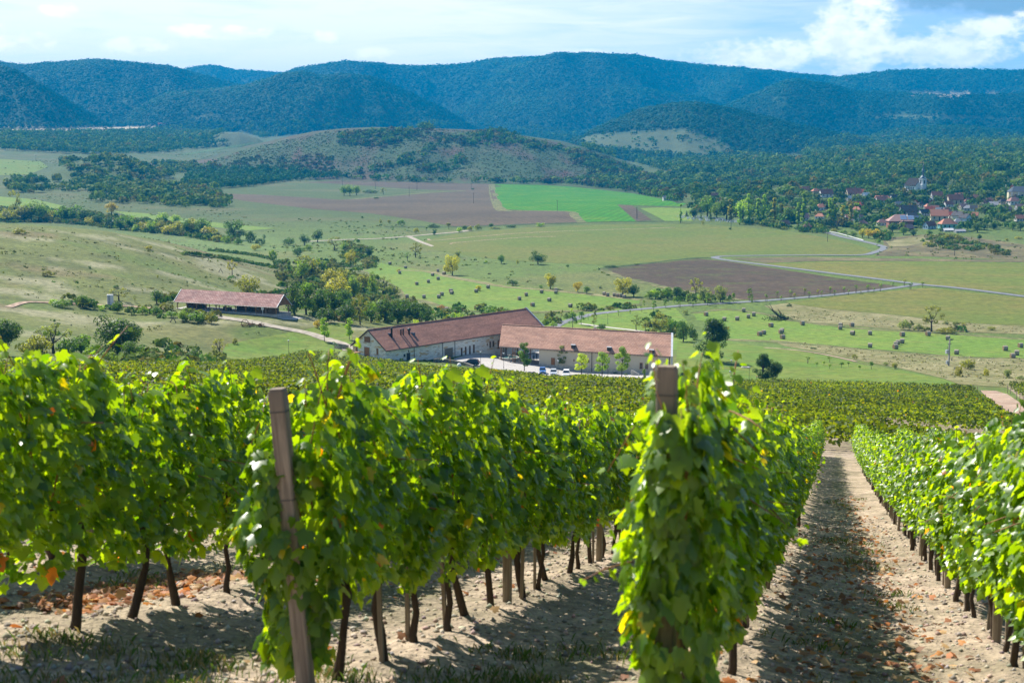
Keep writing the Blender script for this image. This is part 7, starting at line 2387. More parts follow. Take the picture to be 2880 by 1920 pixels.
def bale_set(reg, pts, where, group, sc=1.0):
    for i, (x, y) in enumerate(sorted(pts)):
        p = at(*px(reg, x, y))
        r = empty('hay_bale', p, random.uniform(-0.6, 0.5))
        r.scale = [sc * random.uniform(0.95, 1.05)] * 3
        tag(r, f'round hay bale, {nth(i + 1)} from the left {where}', 'hay bale', group)
        link(bpy.data.objects.new('bale_side', BALE), r); [link(bpy.data.objects.new('bale_end', e), r) for e in BALEND]


bale_set('E', [(335, 452), (443, 479), (402, 516), (629, 530), (665, 502), (667, 557), (600, 577), (520, 592), (452, 683), (570, 685), (692, 666), (672, 684), (755, 643), (761, 656), (929, 644), (1011, 615), (1227, 696), (1274, 668), (1380, 648), (1433, 705), (1318, 740), (1578, 746), (1478, 652), (1477, 637),
               (725, 772), (708, 522)], 'in the meadow behind the stone winery', 'hay bales in the meadow behind the winery', 1.12)
bale_set('E', [(1812, 662), (1834, 670), (1880, 670), (1903, 674), (1923, 676), (1949, 683)], 'in the line under the yellowish double tree', 'hay bales lined up under the trees', 1.1)
bale_set('F', [(161, 609), (287, 644), (376, 640), (421, 582), (453, 625), (490, 611), (608, 686), (531, 746), (557, 737), (685, 722), (676, 732), (688, 768), (825, 672), (1087, 684), (1085, 703), (1166, 683), (1170, 741), (1290, 740), (1291, 828), (1513, 750), (1482, 806), (1512, 798), (1468, 818), (1465, 837),
               (1690, 746), (1827, 773), (1887, 874), (2222, 848), (2327, 827), (2302, 880), (2273, 900)], 'in the wide meadow at right', 'hay bales in the right meadow', 1.12)


# ------------------------------------------------------------------ poles
def pole(reg, xb, yb, yt, lab, kind='power_pole', arms=True, w=0.13):
    p = at(*px(reg, xb, yb))
    h = (yb - yt) / REG[reg][2] / ppm(p)
    r = tag(empty(kind, p, random.uniform(-.3, .3)), lab, 'power pole', 'power poles in the valley')
    MB().tube([(0, 0, -0.5), (0, 0, h)], [w * 1.5, w], 7).build('pole', M_WOODGREY, r)
    if arms:
        c = MB(); c.bar((-0.9, 0, h - 0.35), (0.9, 0, h - 0.35), 0.14)
        for x in (-0.8, 0, 0.8):
            c.lathe([(0.06, h - 0.3), (0.08, h - 0.1), (0.03, h)], 6, (x, 0, 0))
        c.build('crossarm', M_DARK, r)
    return r, p, h


M_WOODGREY = plain('grey_pole_wood', (0.12, 0.105, 0.09), 0.9, 0.1, 0.3, 2)
for a in [('B', 235, 1060, 1008, 'power pole at the left end of the upper ploughed strip'), ('B', 468, 1110, 1044, 'power pole at the tip of the wedge of grass'), ('B', 522, 1066, 1016, 'power pole on the upper ploughed strip'), ('B', 896, 1060, 1020, 'power pole beside a small bush on the ploughed field'), ('B', 911, 1156, 1086, 'power pole in the middle of the ploughed field'),
          ('B', 1488, 1208, 1135, 'power pole on the lower edge of the green crop field'), ('C', 333, 842, 768, 'power pole in the meadow before the cemetery'), ('C', 998, 932, 862, 'power pole where the village road leaves the meadow'), ('C', 1873, 1028, 930, 'power pole among the reeds below the village'),
          ('B', 8, 1050, 975, 'power pole beside the trees left of the ploughed strips'), ('A', 249, 868, 828, 'power pole beside the small fields at far left'), ('A', 1762, 955, 918, 'power pole at the edge of the young plantation'), ('A', 2072, 1010, 955, 'power pole right of the young plantation'), ('B', 1697, 1035, 985, 'pale power pole at the foot of the rounded hill'), ('C', 1058, 815, 755, 'power pole between poplars at the village entrance'), ('C', 1590, 815, 770, 'power pole behind the house with solar panels')]:
    pole(*a)
r, p, h = pole('B', 2035, 1265, 1184, 'two-legged power pole beside the small ploughed plot', arms=True)
MB().bar((0.9, 0.2, -0.3), (0.05, 0, h - 0.6), 0.2).build('strut', M_WOODGREY, r)
p = at(*px('F', 1832, 953)); h = (953 - 765) / 2.45 / ppm(p)
r = tag(empty('transformer_pole', p, 0.15), 'grey concrete transformer pole in the dry grass at right', 'transformer pole')
c = MB(); c.prism([(-.22, -.18), (.22, -.18), (.22, .18), (-.22, .18)], -0.5, h * 0.6, 'z'); c.prism([(-.17, -.14), (.17, -.14), (.17, .14), (-.17, .14)], h * 0.6, h, 'z'); c.build('mast', M_CONC, r)
c = MB(); c.box(-1.0, -0.45, h * 0.46, -0.24, 0.45, h * 0.60); c.build('transformer', M_LEAD, r)
c = MB(); c.box(-0.75, -0.32, h * 0.08, -0.23, 0.32, h * 0.20); c.build('switch_box', M_LEAD, r)
c = MB(); c.bar((-1.1, 0, h - 0.3), (1.1, 0, h - 0.1), 0.14); c.bar((-0.6, 0, h * 0.82), (0.6, 0, h * 0.82), 0.12)
for x in (-1.0, -0.4, 0.4, 1.0):
    c.lathe([(0.07, h - 0.25), (0.09, h), (0.03, h + 0.2)], 6, (x, 0, 0))
c.build('crossarm', M_DARK, r)
c = MB()
for k in range(4):
    c.tube([(-0.6 + 0.1 * k, 0, h * 0.6), (-0.5 + 0.2 * k, 0, h * 0.75), (-0.3 + 0.25 * k, 0, h * 0.82)], 0.025, 5)
c.build('cable', M_DARK, r)

# lattice mast on the hill
p = at(*px('B', 926, 640)); h = (640 - 492) / 2.45 / ppm(p)
r = tag(empty('radio_mast', p), 'tall lattice radio mast on the crest of the rounded hill', 'mast')
c = MB(); hw = h * 0.030
for k in range(3):
    a = 2 * PI * k / 3 + 0.3
    c.bar((hw * math.cos(a), hw * math.sin(a), -1), (0.5 * math.cos(a), 0.5 * math.sin(a), h * 0.9), 0.35)
NS = 14
for i in range(NS):
    z0, z1 = h * 0.9 * i / NS, h * 0.9 * (i + 1) / NS
    r0, r1 = hw + (0.5 - hw) * i / NS, hw + (0.5 - hw) * (i + 1) / NS
    for k in range(3):
        a, b = 2 * PI * k / 3 + 0.3, 2 * PI * (k + 1) / 3 + 0.3
        c.bar((r0 * math.cos(a), r0 * math.sin(a), z0), (r1 * math.cos(b), r1 * math.sin(b), z1), 0.22)
c.build('lattice', M_DARK, r)
MB().tube([(0, 0, h * 0.88), (0, 0, h)], 0.22, 6).build('antenna', M_DARK, r)
for zz in (0.55, 0.68):
    MB().tube([(-0.9, -1.2, h * zz), (-0.9, -1.5, h * zz)], 0.9, 10).build('dish', M_WHITE, r)
p2 = at(*px('B', 945, 645))
r = tag(empty('mast_hut', p2), 'small dark hut beside the radio mast', 'hut')
c = MB(); c.box(-4, -2, -1, 4, 2, 2.6); c.build('wall', M_CONC, r)
c = MB(); c.box(-4.3, -2.3, 2.6, 4.3, 2.3, 3.0); c.build('roof', M_DARK, r)

# guard rail at the village bend
P = smooth_line([Vector(at(*px('C', *q)).to_2d()) for q in [(1003, 864), (1080, 880), (1160, 902), (1245, 926)]], 6)
c = MB()
for i in range(len(P) - 1):
    a, b = P[i], P[i + 1]
    c.bar((a.x, a.y, ground_z(a.x, a.y) + 0.65), (b.x, b.y, ground_z(b.x, b.y) + 0.65), 0.12, 0.45)
o = tag(empty('guard_rail', (P[0].x, P[0].y, ground_z(P[0].x, P[0].y))), 'long white guard rail along the road bend at the village', 'guard rail')
ob = c.build('rail', M_WHITE, o); ob.location = -Vector(o.location)
c = MB()
for q in P[::2]:
    c.box(q.x - 0.08, q.y - 0.08, ground_z(q.x, q.y) - 0.3, q.x + 0.08, q.y + 0.08, ground_z(q.x, q.y) + 0.7)
ob = c.build('rail_posts', M_LEAD, o); ob.location = -Vector(o.location)

# things on the left meadow
p = at(*px('D', 761, 728))
r = tag(empty('white_cabinet', p, 0.3), 'white metal cabinet standing in the hedge on the pasture', 'cabinet')
c = MB(); c.box(-0.95, -0.5, -0.1, 0.95, 0.5, 3.2); c.build('cabinet_body', M_WHITE, r, False, 0.03)
c = MB(); c.box(-0.75, -0.55, 0.3, -0.05, -0.5, 2.9); c.build('door', M_LEAD, r)
for (x, y, wh, lab) in [(1690, 875, 1, 'rusty farm implement with an iron wheel beside the gravel track'), (1730, 872, 0, 'rusty plough frame between two old implements'), (1790, 876, 0, 'low rusty harrow at the right of the old implements')]:
    p = at(*px('D', x, y))
    r = tag(empty('farm_implement', p, random.uniform(0, 1)), lab, 'farm implement', 'old farm implements by the track')
    c = MB()
    for k in range(4):
        c.bar((-1.3, -0.5 + 0.33 * k, 0.45), (1.3, -0.45 + 0.3 * k, 0.55), 0.10)
    c.bar((-1.2, -0.6, 0.5), (-1.1, 0.6, 0.5), 0.12); c.bar((1.0, -0.6, 0.5), (1.1, 0.6, 0.5), 0.12); c.bar((0.3, 0, 0.5), (0.7, 0.1, 1.3), 0.08)
    c.build('frame', M_RUST, r)
    c = MB()
    for k in range(6):
        c.tube([(-1.0 + 0.4 * k, -0.3, 0.5), (-0.95 + 0.4 * k, -0.45, 0.2), (-0.8 + 0.4 * k, -0.35, 0.0)], 0.045, 5)
    c.build('tine', M_RUST, r)
    for y_ in ((-0.6, 0.6) if not wh else (-0.6,)):
        rad = 1.0 if wh else 0.38
        c = MB(); nn = 20
        ring = [(rad * math.cos(2 * PI * k / nn), y_, rad + rad * math.sin(2 * PI * k / nn)) for k in range(nn + 1)]
        c.tube(ring, 0.09, 6, False)
        for k in range(0, nn, 4):
            c.bar((0, y_, rad), ring[k], 0.05)
        c.build('wheel', M_RUST, r)
for (x, y, lab) in [(1190, 848, 'broken grey plank trestle leaning in the grass before the shed hedge'), (1518, 505, 'dark leaning dead stump post on the pasture slope')]:
    p = at(*px('D', x, y))
    r = tag(empty('dead_trunk', p, 0.4), lab, 'dead wood')
    c = MB(); c.tube([(-0.9, 0, -0.2), (0.3, 0, 1.7)], [0.16, 0.08], 6); c.tube([(1.0, 0, -0.2), (0.1, 0, 1.5)], [0.14, 0.09], 6); c.build('trunk', M_WOODGREY, r)
# uprooted tree in the reed bed
p = at(*px('F', 670, 636))
r = tag(empty('fallen_tree', p, 0.3), 'bare fallen tree with dark upturned branches beside the bale meadow', 'tree')
c = MB(); rr = random.Random(4)
c.tube([(3.5, 0, 0.3), (0, 0, 1.2), (-3.5, 0.3, 4.0)], [0.5, 0.42, 0.2], 8)
for k in range(16):
    t = rr.uniform(0.2, 1.0); b = Vector((3.5 - 7 * t, 0, 0.4 + 3.4 * t ** 1.5))
    e = b + Vector((rr.uniform(-3.5, 0.6), rr.uniform(-1.8, 1.8), rr.uniform(0.2, 3.8)))
    c.tube([b, b.lerp(e, 0.5) + Vector((0, 0, 0.3)), e], [0.14, 0.09, 0.02], 5)
c.build('trunk', plain('dead_bark', (0.055, 0.045, 0.04), 0.95), r)
rg = np.random.default_rng(8)
Pn = rg.normal(size=(420, 3)) * np.array([3.2, 1.4, 0.55]) + np.array([-0.3, 0, 0.7]); Pn[:, 2] = np.abs(Pn[:, 2])
V, F = quads(Pn, rand_dirs(420, rg), 0.5, rg)
link(bpy.data.objects.new('crown', np_mesh('crown', V, F, M_FAR, tint=np.repeat(pick_tints(420, rg, (0.06, 0.075, 0.03)), 4, 0))), r)
# ================================================================== the village
def hc_mat(name, rough=0.85):
    m = Mat(name)
    n = m.noise(m.coord('Object'), 0.8, 5)
    return m.done(m.bsdf(m.mix(0.5, m.objcol(), m.mix(n, (0.75, 0.75, 0.75), (1.2, 1.2, 1.2)), 'MULTIPLY'), rough, 0.2))


M_HWALL, M_HROOF = hc_mat('house_wall'), hc_mat('house_roof')
RC = {'red': (0.36, 0.085, 0.055), 'brown': (0.17, 0.080, 0.062), 'orange': (0.46, 0.20, 0.125), 'grey': (0.30, 0.30, 0.31), 'dark': (0.060, 0.055, 0.058), 'pink': (0.34, 0.19, 0.16), 'white': (0.62, 0.62, 0.60)}
WC = {'white': (0.72, 0.71, 0.68), 'cream': (0.58, 0.50, 0.36), 'blue': (0.42, 0.55, 0.66), 'turquoise': (0.24, 0.52, 0.52), 'brown': (0.22, 0.10, 0.065), 'green': (0.45, 0.53, 0.40), 'grey': (0.42, 0.42, 0.41)}


def house_meshes(hip):
    """Body 1 x 0.6, walls 0.3 high, ridge along x."""
    c = MB()
    if hip:
        c.box(-0.5, -0.3, -0.15, 0.5, 0.3, 0.30)
    else:
        c.prism([(-0.3, -0.15), (0.3, -0.15), (0.3, 0.30), (0, 0.60), (-0.3, 0.30)], -0.5, 0.5, 'x')
    w = c.mesh('wall', M_HWALL)
    c = MB()
    if hip:
        v = [(-0.55, -0.35, 0.29), (0.55, -0.35, 0.29), (0.55, 0.35, 0.29), (-0.55, 0.35, 0.29), (-0.22, 0, 0.62), (0.22, 0, 0.62)]
        c.add(v, [(0, 1, 5, 4), (1, 2, 5), (2, 3, 4, 5), (3, 0, 4), (3, 2, 1, 0)])
    else:
        c.prism([(-0.36, 0.25), (0, 0.61), (0.36, 0.25), (0.36, 0.28), (0, 0.65), (-0.36, 0.28)], -0.53, 0.53, 'x')
    rf = c.mesh('roof', M_HROOF)
    c = MB(); c.box(0.12, 0.03, 0.48, 0.18, 0.09, 0.74); ch = c.mesh('chimney', M_HROOF)
    return w, rf, ch


HM = [house_meshes(False), house_meshes(True)]
c = MB(); c.box(-0.05, -0.308, 0.10, 0.05, -0.298, 0.23); HWIN = c.mesh('window', M_GLASS)
c = MB(); c.box(-0.508, -0.05, 0.10, -0.498, 0.05, 0.24); HWING = c.mesh('window', M_GLASS)
c = MB(); c.box(-0.04, -0.308, -0.02, 0.04, -0.298, 0.22); HDOOR = c.mesh('door', M_DARKDOOR)
HOUSES = []


def house(reg, x, y, wpx, roof, wall='white', hip=False, yaw=0.0, gable=False, long=1.0, d=None, tall=1.0):
    """A house whose eaves stand about pixel (x, y); wpx wide in that enlargement; gable=True turns its gable to the viewer."""
    u, v = px(reg, x, y)
    p = at(u, v + 6)
    wm = 0.82 * wpx / REG[reg][2] / ppm(p)
    r = empty('village_house', p, (PI / 2 if gable else 0) + yaw)
    L = wm / (0.62 if gable else 1.0)
    L = min(max(L, 7.0), 34.0)
    dep = min(L, 16.0 * (1 if not gable else 1.1))
    r.scale = (L * long, dep if not gable else L, min(L, 13.0) * tall)
    w, rf, ch = HM[1 if hip else 0]
    o = link(bpy.data.objects.new('wall', w), r); o.color = (*(np.array(WC[wall]) * random.uniform(0.9, 1.08)), 1)
    q = link(bpy.data.objects.new('roof', rf), r); q.color = (*(np.array(RC[roof]) * random.uniform(0.85, 1.15)), 1)
    k = link(bpy.data.objects.new('chimney', ch), q); k.color = (*(np.array(RC['brown'])), 1)
    for dx in (-0.3, 0.0, 0.3):
        g = link(bpy.data.objects.new('door' if dx == 0 else 'window', HDOOR if dx == 0 else HWIN), r); g.location = (dx, 0, 0)
    for dy in (-0.12, 0.12):
        g = link(bpy.data.objects.new('window', HWING), r); g.location = (0, dy, 0)
    HOUSES.append((r, roof, wall, u, v, L, p))
    return r


hl = [('T', 990, 1185, 330, 'orange', 'turquoise', True, 0.15), ('T', 690, 1190, 240, 'brown', 'blue', False, 0.5), ('T', 850, 1045, 340, 'orange', 'cream', False, -0.2), ('T', 1175, 1120, 120, 'grey', 'white', True, 0.1), ('T', 1290, 1060, 150, 'dark', 'blue', False, 0.4, True), ('T', 1175, 1020, 150, 'dark', 'white', False, 0.5, True),
      ('T', 1430, 1010, 170, 'orange', 'cream', False, -0.4), ('T', 590, 965, 210, 'dark', 'white', False, 0.35), ('T', 690, 912, 180, 'red', 'cream', False, 0), ('T', 870, 925, 140, 'grey', 'grey', False, 0), ('T', 320, 965, 330, 'dark', 'grey', False, 0.05), ('T', 150, 1090, 160, 'orange', 'cream', True, 0), ('T', 2220, 1060, 150, 'orange', 'white', False, 0.1), ('T', 2010, 910, 170, 'pink', 'white', False, 0.5),
      ('T', 2120, 780, 250, 'pink', 'white', True, 0.2), ('T', 2075, 545, 170, 'red', 'white', False, 0.1), ('T', 1105, 305, 150, 'red', 'white', False, 0.1), ('T', 1655, 785, 120, 'brown', 'cream', False, 0), ('T', 1340, 770, 150, 'brown', 'white', True, 0.2), ('T', 1120, 765, 300, 'brown', 'cream', False, 0.0), ('T', 950, 725, 100, 'orange', 'white', False, 0.1), ('T', 1185, 672, 100, 'orange', 'cream', False, 0),
      ('T', 1010, 815, 170, 'brown', 'white', False, 0.2), ('T', 725, 760, 100, 'white', 'white', False, 0.3), ('T', 700, 800, 150, 'brown', 'cream', False, 0), ('T', 490, 790, 90, 'red', 'cream', False, 0.6), ('T', 680, 855, 130, 'orange', 'white', True, 0.3), ('T', 1255, 860, 120, 'pink', 'cream', False, 0.4), ('T', 90, 700, 150, 'dark', 'white', False, 0.3), ('T', 165, 820, 110, 'grey', 'white', False, 0.3), ('T', 130, 885, 90, 'orange', 'cream', False, 0.6),
      ('T', 810, 675, 220, 'brown', 'grey', False, 0), ('T', 480, 1070, 70, 'grey', 'grey', False, 0.5), ('T', 330, 1225, 130, 'pink', 'brown', False, 0.6), ('T', 1000, 1235, 200, 'white', 'grey', False, 0.15, False, 1, None, 0.5), ('T', 1200, 1252, 120, 'grey', 'grey', False, 0.15, False, 1, None, 0.5),
      ('U', 1340, 128, 100, 'red', 'cream', False, 0), ('U', 1450, 140, 130, 'brown', 'white', False, 0), ('U', 1545, 150, 110, 'orange', 'cream', True, 0.3), ('U', 1655, 190, 170, 'brown', 'white', False, 0.2), ('U', 1960, 190, 190, 'brown', 'cream', False, 0.1), ('U', 2100, 195, 105, 'white', 'white', False, 0.5), ('U', 1605, 335, 140, 'orange', 'white', True, 0.1), ('U', 2030, 450, 60, 'pink', 'white', False, 0.7),
      ('U', 2060, 510, 110, 'pink', 'cream', True, 0.2), ('U', 2275, 500, 130, 'pink', 'white', True, 0.1), ('U', 1455, 548, 110, 'brown', 'brown', True, 0), ('U', 1205, 512, 60, 'pink', 'white', False, 0.6), ('U', 2270, 258, 150, 'brown', 'white', False, 0.05), ('U', 2325, 232, 70, 'orange', 'white', True, 0), ('U', 400, 92, 60, 'grey', 'white', False, 0.5), ('U', 1930, 232, 60, 'white', 'white', False, 0.4), ('U', 1800, 508, 60, 'pink', 'cream', True, 0.4),
      ('U', 430, 195, 60, 'brown', 'cream', False, 0.1), ('U', 200, 100, 60, 'dark', 'grey', False, 0.2)]
_r = random.Random(12)
for k in range(22):
    if k < 13:
        hl.append(('T', _r.uniform(20, 2250), _r.choice([700, 760, 830, 880, 940, 1000]) + _r.uniform(-15, 15), _r.uniform(70, 120), _r.choice(['brown', 'pink', 'orange', 'red', 'dark', 'grey']), _r.choice(['white', 'cream', 'grey']), _r.random() < 0.3, _r.uniform(-0.5, 0.6)))
    else:
        hl.append(('U', _r.uniform(1380, 2340), _r.choice([150, 230, 300, 350, 440]) + _r.uniform(-10, 10), _r.uniform(50, 90), _r.choice(['brown', 'pink', 'orange', 'red']), _r.choice(['white', 'cream']), _r.random() < 0.3, _r.uniform(-0.5, 0.6)))
for a in hl:
    house(*a)
# farmhouses far from the village
for a in [('A', 1115, 608, 60, 'red', 'white', False, 0.1), ('A', 720, 1068, 30, 'pink', 'white', False, 0.3), ('B', 2240, 1122, 60, 'grey', 'white', False, 0.2)]:
    house(*a)
for (r, *_), lab in zip(HOUSES[-3:], ('lone red-roofed farmhouse at the end of the pale stubble field', 'small pink-roofed house among the copses at left', 'low grey-roofed house at the top corner of the green crop field')):
    tag(r, lab, 'house')
FARMS = [h[0] for h in HOUSES[-3:]]
for i, (r, roof, wall, u, v, L, p) in enumerate(HOUSES[:-3]):
    same = sorted([h for h in HOUSES[:-3] if h[1] == roof and h[2] == wall], key=lambda h: h[3])
    k = same.index(HOUSES[i])
    lab = f'{wall}-walled house with {roof} roof' + ('' if len(same) == 1 else f', {nth(k + 1)} such from the left') + ' round the village'
    tag(r, lab, 'house', 'houses of the village')

# the big brown guest house with solar panels
p = at(*px('T', 180, 1205)); s = ppm(p) * 6.0316
wm = 400 / s
r = tag(empty('guest_house', p, -0.05), 'big brown house with pinkish roof and solar panels at the village edge', 'house')
c = MB(); c.box(-wm / 2, -5, -1, wm / 2, 5, 5.0); c.build('wall', plain('red_brown_wall', (0.24, 0.10, 0.065), 0.9), r)
c = MB(); w2 = wm / 2 + 0.8
c.add([(-w2, -6, 4.8), (w2, -6, 4.8), (w2, 6, 4.8), (-w2, 6, 4.8), (-w2 + 6, 0, 9.4), (w2 - 6, 0, 9.4)], [(0, 1, 5, 4), (1, 2, 5), (2, 3, 4, 5), (3, 0, 4), (3, 2, 1, 0)])
rf = c.build('roof', plain('pinkish_tile', (0.33, 0.20, 0.17), 0.85), r)
for k in range(2):
    for j in range(2):
        x0 = -1.5 + k * 5.2 + 1.2
        z0, z1 = 6.0 + j * 1.4, 7.2 + j * 1.4
        y0, y1 = -6 + (z0 - 4.8) / 4.6 * 6, -6 + (z1 - 4.8) / 4.6 * 6
        c = MB(); c.add([(x0, y0 - .1, z0 + .12), (x0 + 4.4, y0 - .1, z0 + .12), (x0 + 4.4, y1 - .1, z1 + .12), (x0, y1 - .1, z1 + .12), (x0, y0, z0), (x0 + 4.4, y0, z0), (x0 + 4.4, y1, z1), (x0, y1, z1)],
                        [(0, 1, 2, 3), (7, 6, 5, 4), (0, 4, 5, 1), (1, 5, 6, 2), (2, 6, 7, 3), (3, 7, 4, 0)])
        mq = Mat('solar_cells'); c.build('solar_panel', mq.done(mq.bsdf((0.20, 0.27, 0.40), 0.15, 0.8)), rf)
for k in range(5):
    c = MB(); x0 = -wm / 2 + 1.5 + k * (wm - 4) / 4.5; c.box(x0, -5.08, 1.2, x0 + 1.1, -5.0, 2.7); c.build('window', M_GLASS, r)
c = MB(); c.prism([(-3, -1), (3, -1), (3, 2.6), (0, 5), (-3, 2.6)], -9.5, -5.01, 'y'); c.build('porch', plain('porch_wall', (0.42, 0.33, 0.25), 0.9), r)
c = MB(); c.prism([(-3.5, 2.3), (0, 5.1), (3.5, 2.3), (3.5, 2.6), (0, 5.5), (-3.5, 2.6)], -9.9, -5.0, 'y'); c.build('porch_roof', plain('pink_porch_tile', (0.36, 0.20, 0.17), 0.85), r)

# church with the baroque tower
base = at(*px('T', 600, 640)); D = math.hypot(base.x, base.y)
s = ppm(base) * 6.0316


def zT(y):
    """Height at the church's distance of row y in the T enlargement."""
    a, q = azq(*px('T', 600, y))
    return -q * D


a, q = azq(*px('T', 572, 500)); cx, cy = D * math.sin(a), D * math.cos(a)
zb = float(hxy(cx, cy))
r = tag(empty('church', (cx, cy, zb), 0.45), 'white village church with tall baroque tower and dark onion spire', 'church')
tw = 112 / s / 2 * 0.78
H1, H2, H3, H4 = zT(392) - zb, zT(325) - zb, zT(265) - zb, zT(150) - zb
c = MB(); c.box(-tw, -tw, -2, tw, tw, H1)
tower = c.build('tower', M_WHITE, r)
c = MB(); c.box(-tw - .3, -tw - .3, H1, tw + .3, tw + .3, H1 + 0.7); c.box(-tw - .2, -tw - .2, H1 * 0.62, tw + .2, tw + .2, H1 * 0.62 + 0.5); c.build('cornice', M_WHITE, tower)
for k in range(4):
    an = k * PI / 2
    c = MB()
    rot = Matrix.Rotation(an, 3, 'Z')
    w_ = tw * 0.34
    pr = [(-w_, H1 * 0.72), (w_, H1 * 0.72), (w_, H1 * 0.90), (w_ * 0.6, H1 * 0.94), (0, H1 * 0.955), (-w_ * 0.6, H1 * 0.94), (-w_, H1 * 0.90)]
    V = [rot @ Vector((x, -tw - 0.06 * j, z)) for j in (0.2, 1) for x, z in pr]
    n = len(pr)
    c.add(V, [tuple(range(n)), tuple(reversed(range(n, 2 * n)))] + [(i, i + n, (i + 1) % n + n, (i + 1) % n) for i in range(n)])
    c.build('belfry_window', M_DARK, tower)
    c = MB(); V = [rot @ Vector((1.15 * math.cos(t) * 0.8, -tw - 0.32 - 0.05 * j, H1 + 1.3 + 0.9 * math.sin(t))) for j in (0, 1) for t in np.linspace(0, 2 * PI, 14)[:-1]]
    c.add(V, [tuple(range(13)), tuple(reversed(range(13, 26)))] + [(i, i + 13, (i + 1) % 13 + 13, (i + 1) % 13) for i in range(13)])
    c.build('clock_face', M_WHITE, tower)
sp_m = plain('slate_spire', (0.13, 0.16, 0.19), 0.35, 0.6, 0.15, 1.0, 0.3)
hh = H2 - H1
c = MB(); c.lathe([(tw * 1.25, H1 + 0.7), (tw * 1.22, H1 + hh * 0.35), (tw * 1.0, H1 + hh * 0.7), (tw * 0.55, H1 + hh * 0.95), (tw * 0.5, H2), (tw * 0.62, H2 + 0.3), (tw * 0.42, H2 + 0.5), (tw * 0.42, H3), (tw * 0.62, H3 + 0.3), (tw * 0.58, H3 + 1.4), (tw * 0.26, H3 + 3.2), (tw * 0.18, H3 + 5.0), (tw * 0.28, H3 + 5.8), (tw * 0.10, H3 + 7.2), (0.12, H4 - 1.0), (0.10, H4)], 12)
c.build('spire', sp_m, r, False)
c = MB(); c.lathe([(0.05, H4 - 0.6), (0.55, H4 - 0.3), (0.6, H4 + 0.2), (0.05, H4 + 0.7)], 8); c.bar((0, 0, H4), (0, 0, H4 + 3.4), 0.3); c.bar((-0.9, 0, H4 + 2.2), (0.9, 0, H4 + 2.2), 0.3); c.build('cross', plain('gilt_cross', (0.55, 0.42, 0.20), 0.4, 0.5), r)
nl = 330 / s
c = MB(); c.prism([(-5.6, -2), (5.6, -2), (5.6, 7.5), (0, 14.0), (-5.6, 7.5)], tw * 0.6, nl, 'y')
nave = MB(); nave.prism([(-5.4, -2), (5.4, -2), (5.4, 7.6), (0, 13.2), (-5.4, 7.6)], tw + 0.02, nl, 'y'); nave = nave.build('nave', M_WHITE, r)
nr = MB(); nr.prism([(-6.1, 7.1), (0, 13.3), (6.1, 7.1), (6.1, 7.5), (0, 14.0), (-6.1, 7.5)], tw + 0.03, nl + 0.5, 'y'); nr.build('roof', plain('dark_church_roof', (0.045, 0.038, 0.036), 0.95, 0.05), nave)
for k in range(4):
    for sx in (-1, 1):
        c = MB(); y0 = tw + 3 + k * (nl - tw - 4) / 4; c.box(min(sx * 5.4, sx * 5.46), y0, 2.5, max(sx * 5.4, sx * 5.46), y0 + 1.3, 6.2); c.build('window', M_GLASS, nave)

# second church cut by the right edge
p = at(*px('T', 2150, 790)); s = ppm(p) * 6.0316
r = tag(empty('chapel', p, -0.12), 'pale yellow chapel with a grey hipped roof at the right edge', 'chapel')
wl_ = 420 / s; hw = 130 / s
c = MB()
out = [(-wl_ * .32, -hw * .5), (-wl_ * .22, -hw * .85), (wl_, -hw * .85), (wl_, hw * .85), (-wl_ * .22, hw * .85), (-wl_ * .32, hw * .5)]
zt = 9.5
c.prism(out, -4, zt, 'z'); c.build('wall', plain('pale_yellow_plaster', (0.62, 0.56, 0.38), 0.9), r)
c = MB(); n = len(out)
o2 = [(x * 1.05 - 0.2, y * 1.08) for x, y in out]
zr = zt + 160 / s * 0.55
c.add([(x, y, zt - 0.2) for x, y in o2] + [(-wl_ * .10, 0, zr), (wl_, 0, zr)], [(0, 1, 6), (1, 2, 7, 6), (2, 3, 7), (3, 4, 6, 7), (4, 5, 6), (5, 0, 6), tuple(reversed(range(6)))])
c.build('roof', plain('grey_blue_roof', (0.085, 0.10, 0.12), 0.85, 0.1), r)
for k in range(4):
    c = MB(); x0 = -wl_ * 0.12 + k * wl_ * 0.26; c.box(x0, -hw * .85 - 0.12, 3.0, x0 + 1.8, -hw * .85, 7.2); c.build('window', M_GLASS, r)
    c = MB(); c.box(x0 - 2.4, -hw * .85 - 0.25, -3, x0 - 1.5, -hw * .85 - 0.001, zt - 0.6); c.build('pilaster', M_WHITE, r)

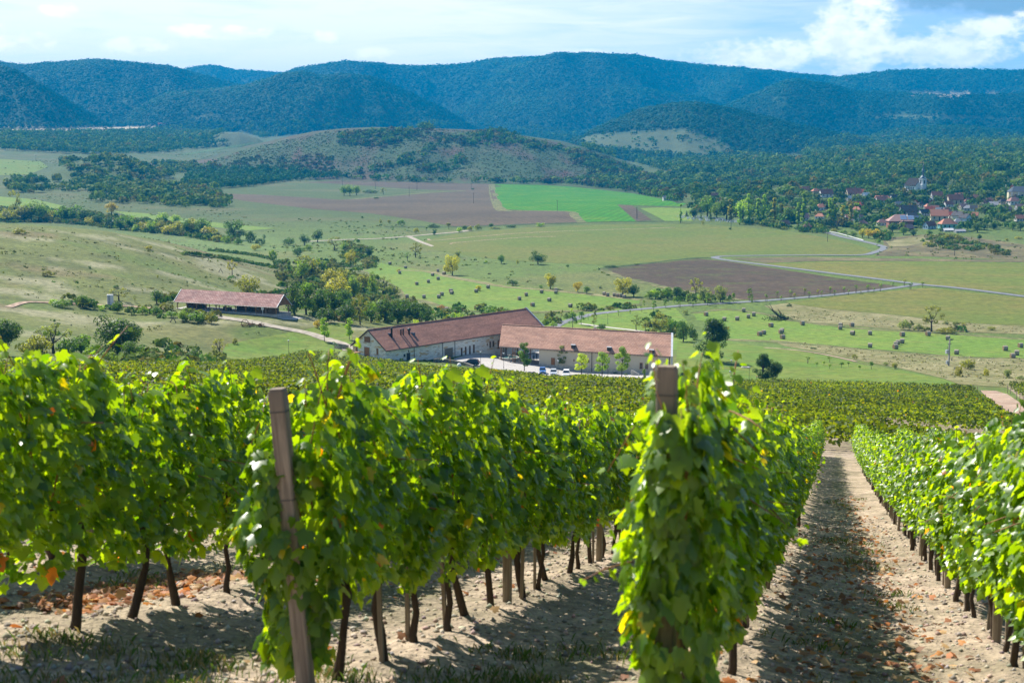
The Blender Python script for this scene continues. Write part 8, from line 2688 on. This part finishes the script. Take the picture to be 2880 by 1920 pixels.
# gravestones of the cemetery, far too small to tell apart
rg = np.random.default_rng(4)
CEM = [px('U', *q) for q in [(0, 420), (100, 425), (300, 430), (480, 450), (640, 470), (700, 500), (560, 492), (380, 482), (200, 468), (60, 450)]]
x, y = scatter(CEM, 130, rg)
c = MB()
for a, b in zip(x, y):
    z = float(hxy(a, b)); w = rg.uniform(0.25, 0.55); h = rg.uniform(0.6, 1.4)
    c.box(a - w, b - 0.15, z - 0.2, a + w, b + 0.15, z + h)
    c.box(a - w * 0.6, b - 0.12, z + h, a + w * 0.6, b + 0.12, z + h + 0.35)
tag(c.build('gravestones', M_WHITE), 'scattered pale gravestones of the village cemetery', 'gravestones', kind='stuff')


# trees among the houses: none right before a house front
def town_keep(x, y):
    k = np.ones(len(x), bool)
    for (r, roof, wall, u, v, L, p) in HOUSES:
        a0, d0 = math.atan2(p.x, p.y), math.hypot(p.x, p.y)
        a, d = np.arctan2(x, y), np.hypot(x, y)
        k &= ~((np.abs(a - a0) < (L * 0.50) / d0) & (d > d0 - 36) & (d < d0 + L * 0.5 + 2))
    return k


tag(mass('village_trees', None, woodland(TOWN[:1], 11.2, 4.3, 1.45, [G1, G2, G3, (0.05, 0.075, 0.02), G1], 46, 41, 0.05, 0.52, town_keep)), 'garden trees filling the space between the village houses', 'woodland')
EDGE = [[px('U', *q) for q in [(690, 505), (900, 525), (1100, 560), (1300, 590), (1500, 605), (1640, 612), (1640, 585), (1450, 560), (1250, 545), (1000, 505), (800, 490)]], [px('U', *q) for q in [(1720, 575), (1900, 560), (2050, 590), (2260, 690), (2352, 700), (2352, 640), (2100, 560), (1800, 545)]]]
tag(mass('edge_hedge', None, woodland(EDGE, 5.0, 3.0, 1.35, [G1, G2, G3, G4], 34, 43, 0.03, 0.55)), 'dense hedge between the mown meadow and the village', 'hedge')
tag(mass('valley_wood', None, woodland(TOWN[1:], 9.0, 5.4, 1.7, [G1, G2, G3], 30, 42, 0.04, 0.6)), 'wood in the hollow between the rounded hill and the village', 'woodland')

# ================================================================== air
hz = MB(); hz.box(-9700, -9700, float(GZ.min()) - 1.0, 9700, 9700, float(GZ.max()) + 25.0)
mh = bpy.data.materials.new('haze_air')
mh.use_nodes = True
mh.node_tree.nodes.clear()
ho = mh.node_tree.nodes.new('ShaderNodeOutputMaterial')
hv = mh.node_tree.nodes.new('ShaderNodeVolumePrincipled')
hv.inputs['Color'].default_value = (0.0, 0.43, 0.93, 1)
hv.inputs['Density'].default_value = HAZE
hv.inputs['Anisotropy'].default_value = 0.0
mh.node_tree.links.new(hv.outputs[0], ho.inputs['Volume'])
tag(hz.build('haze', mh), kind='stuff')
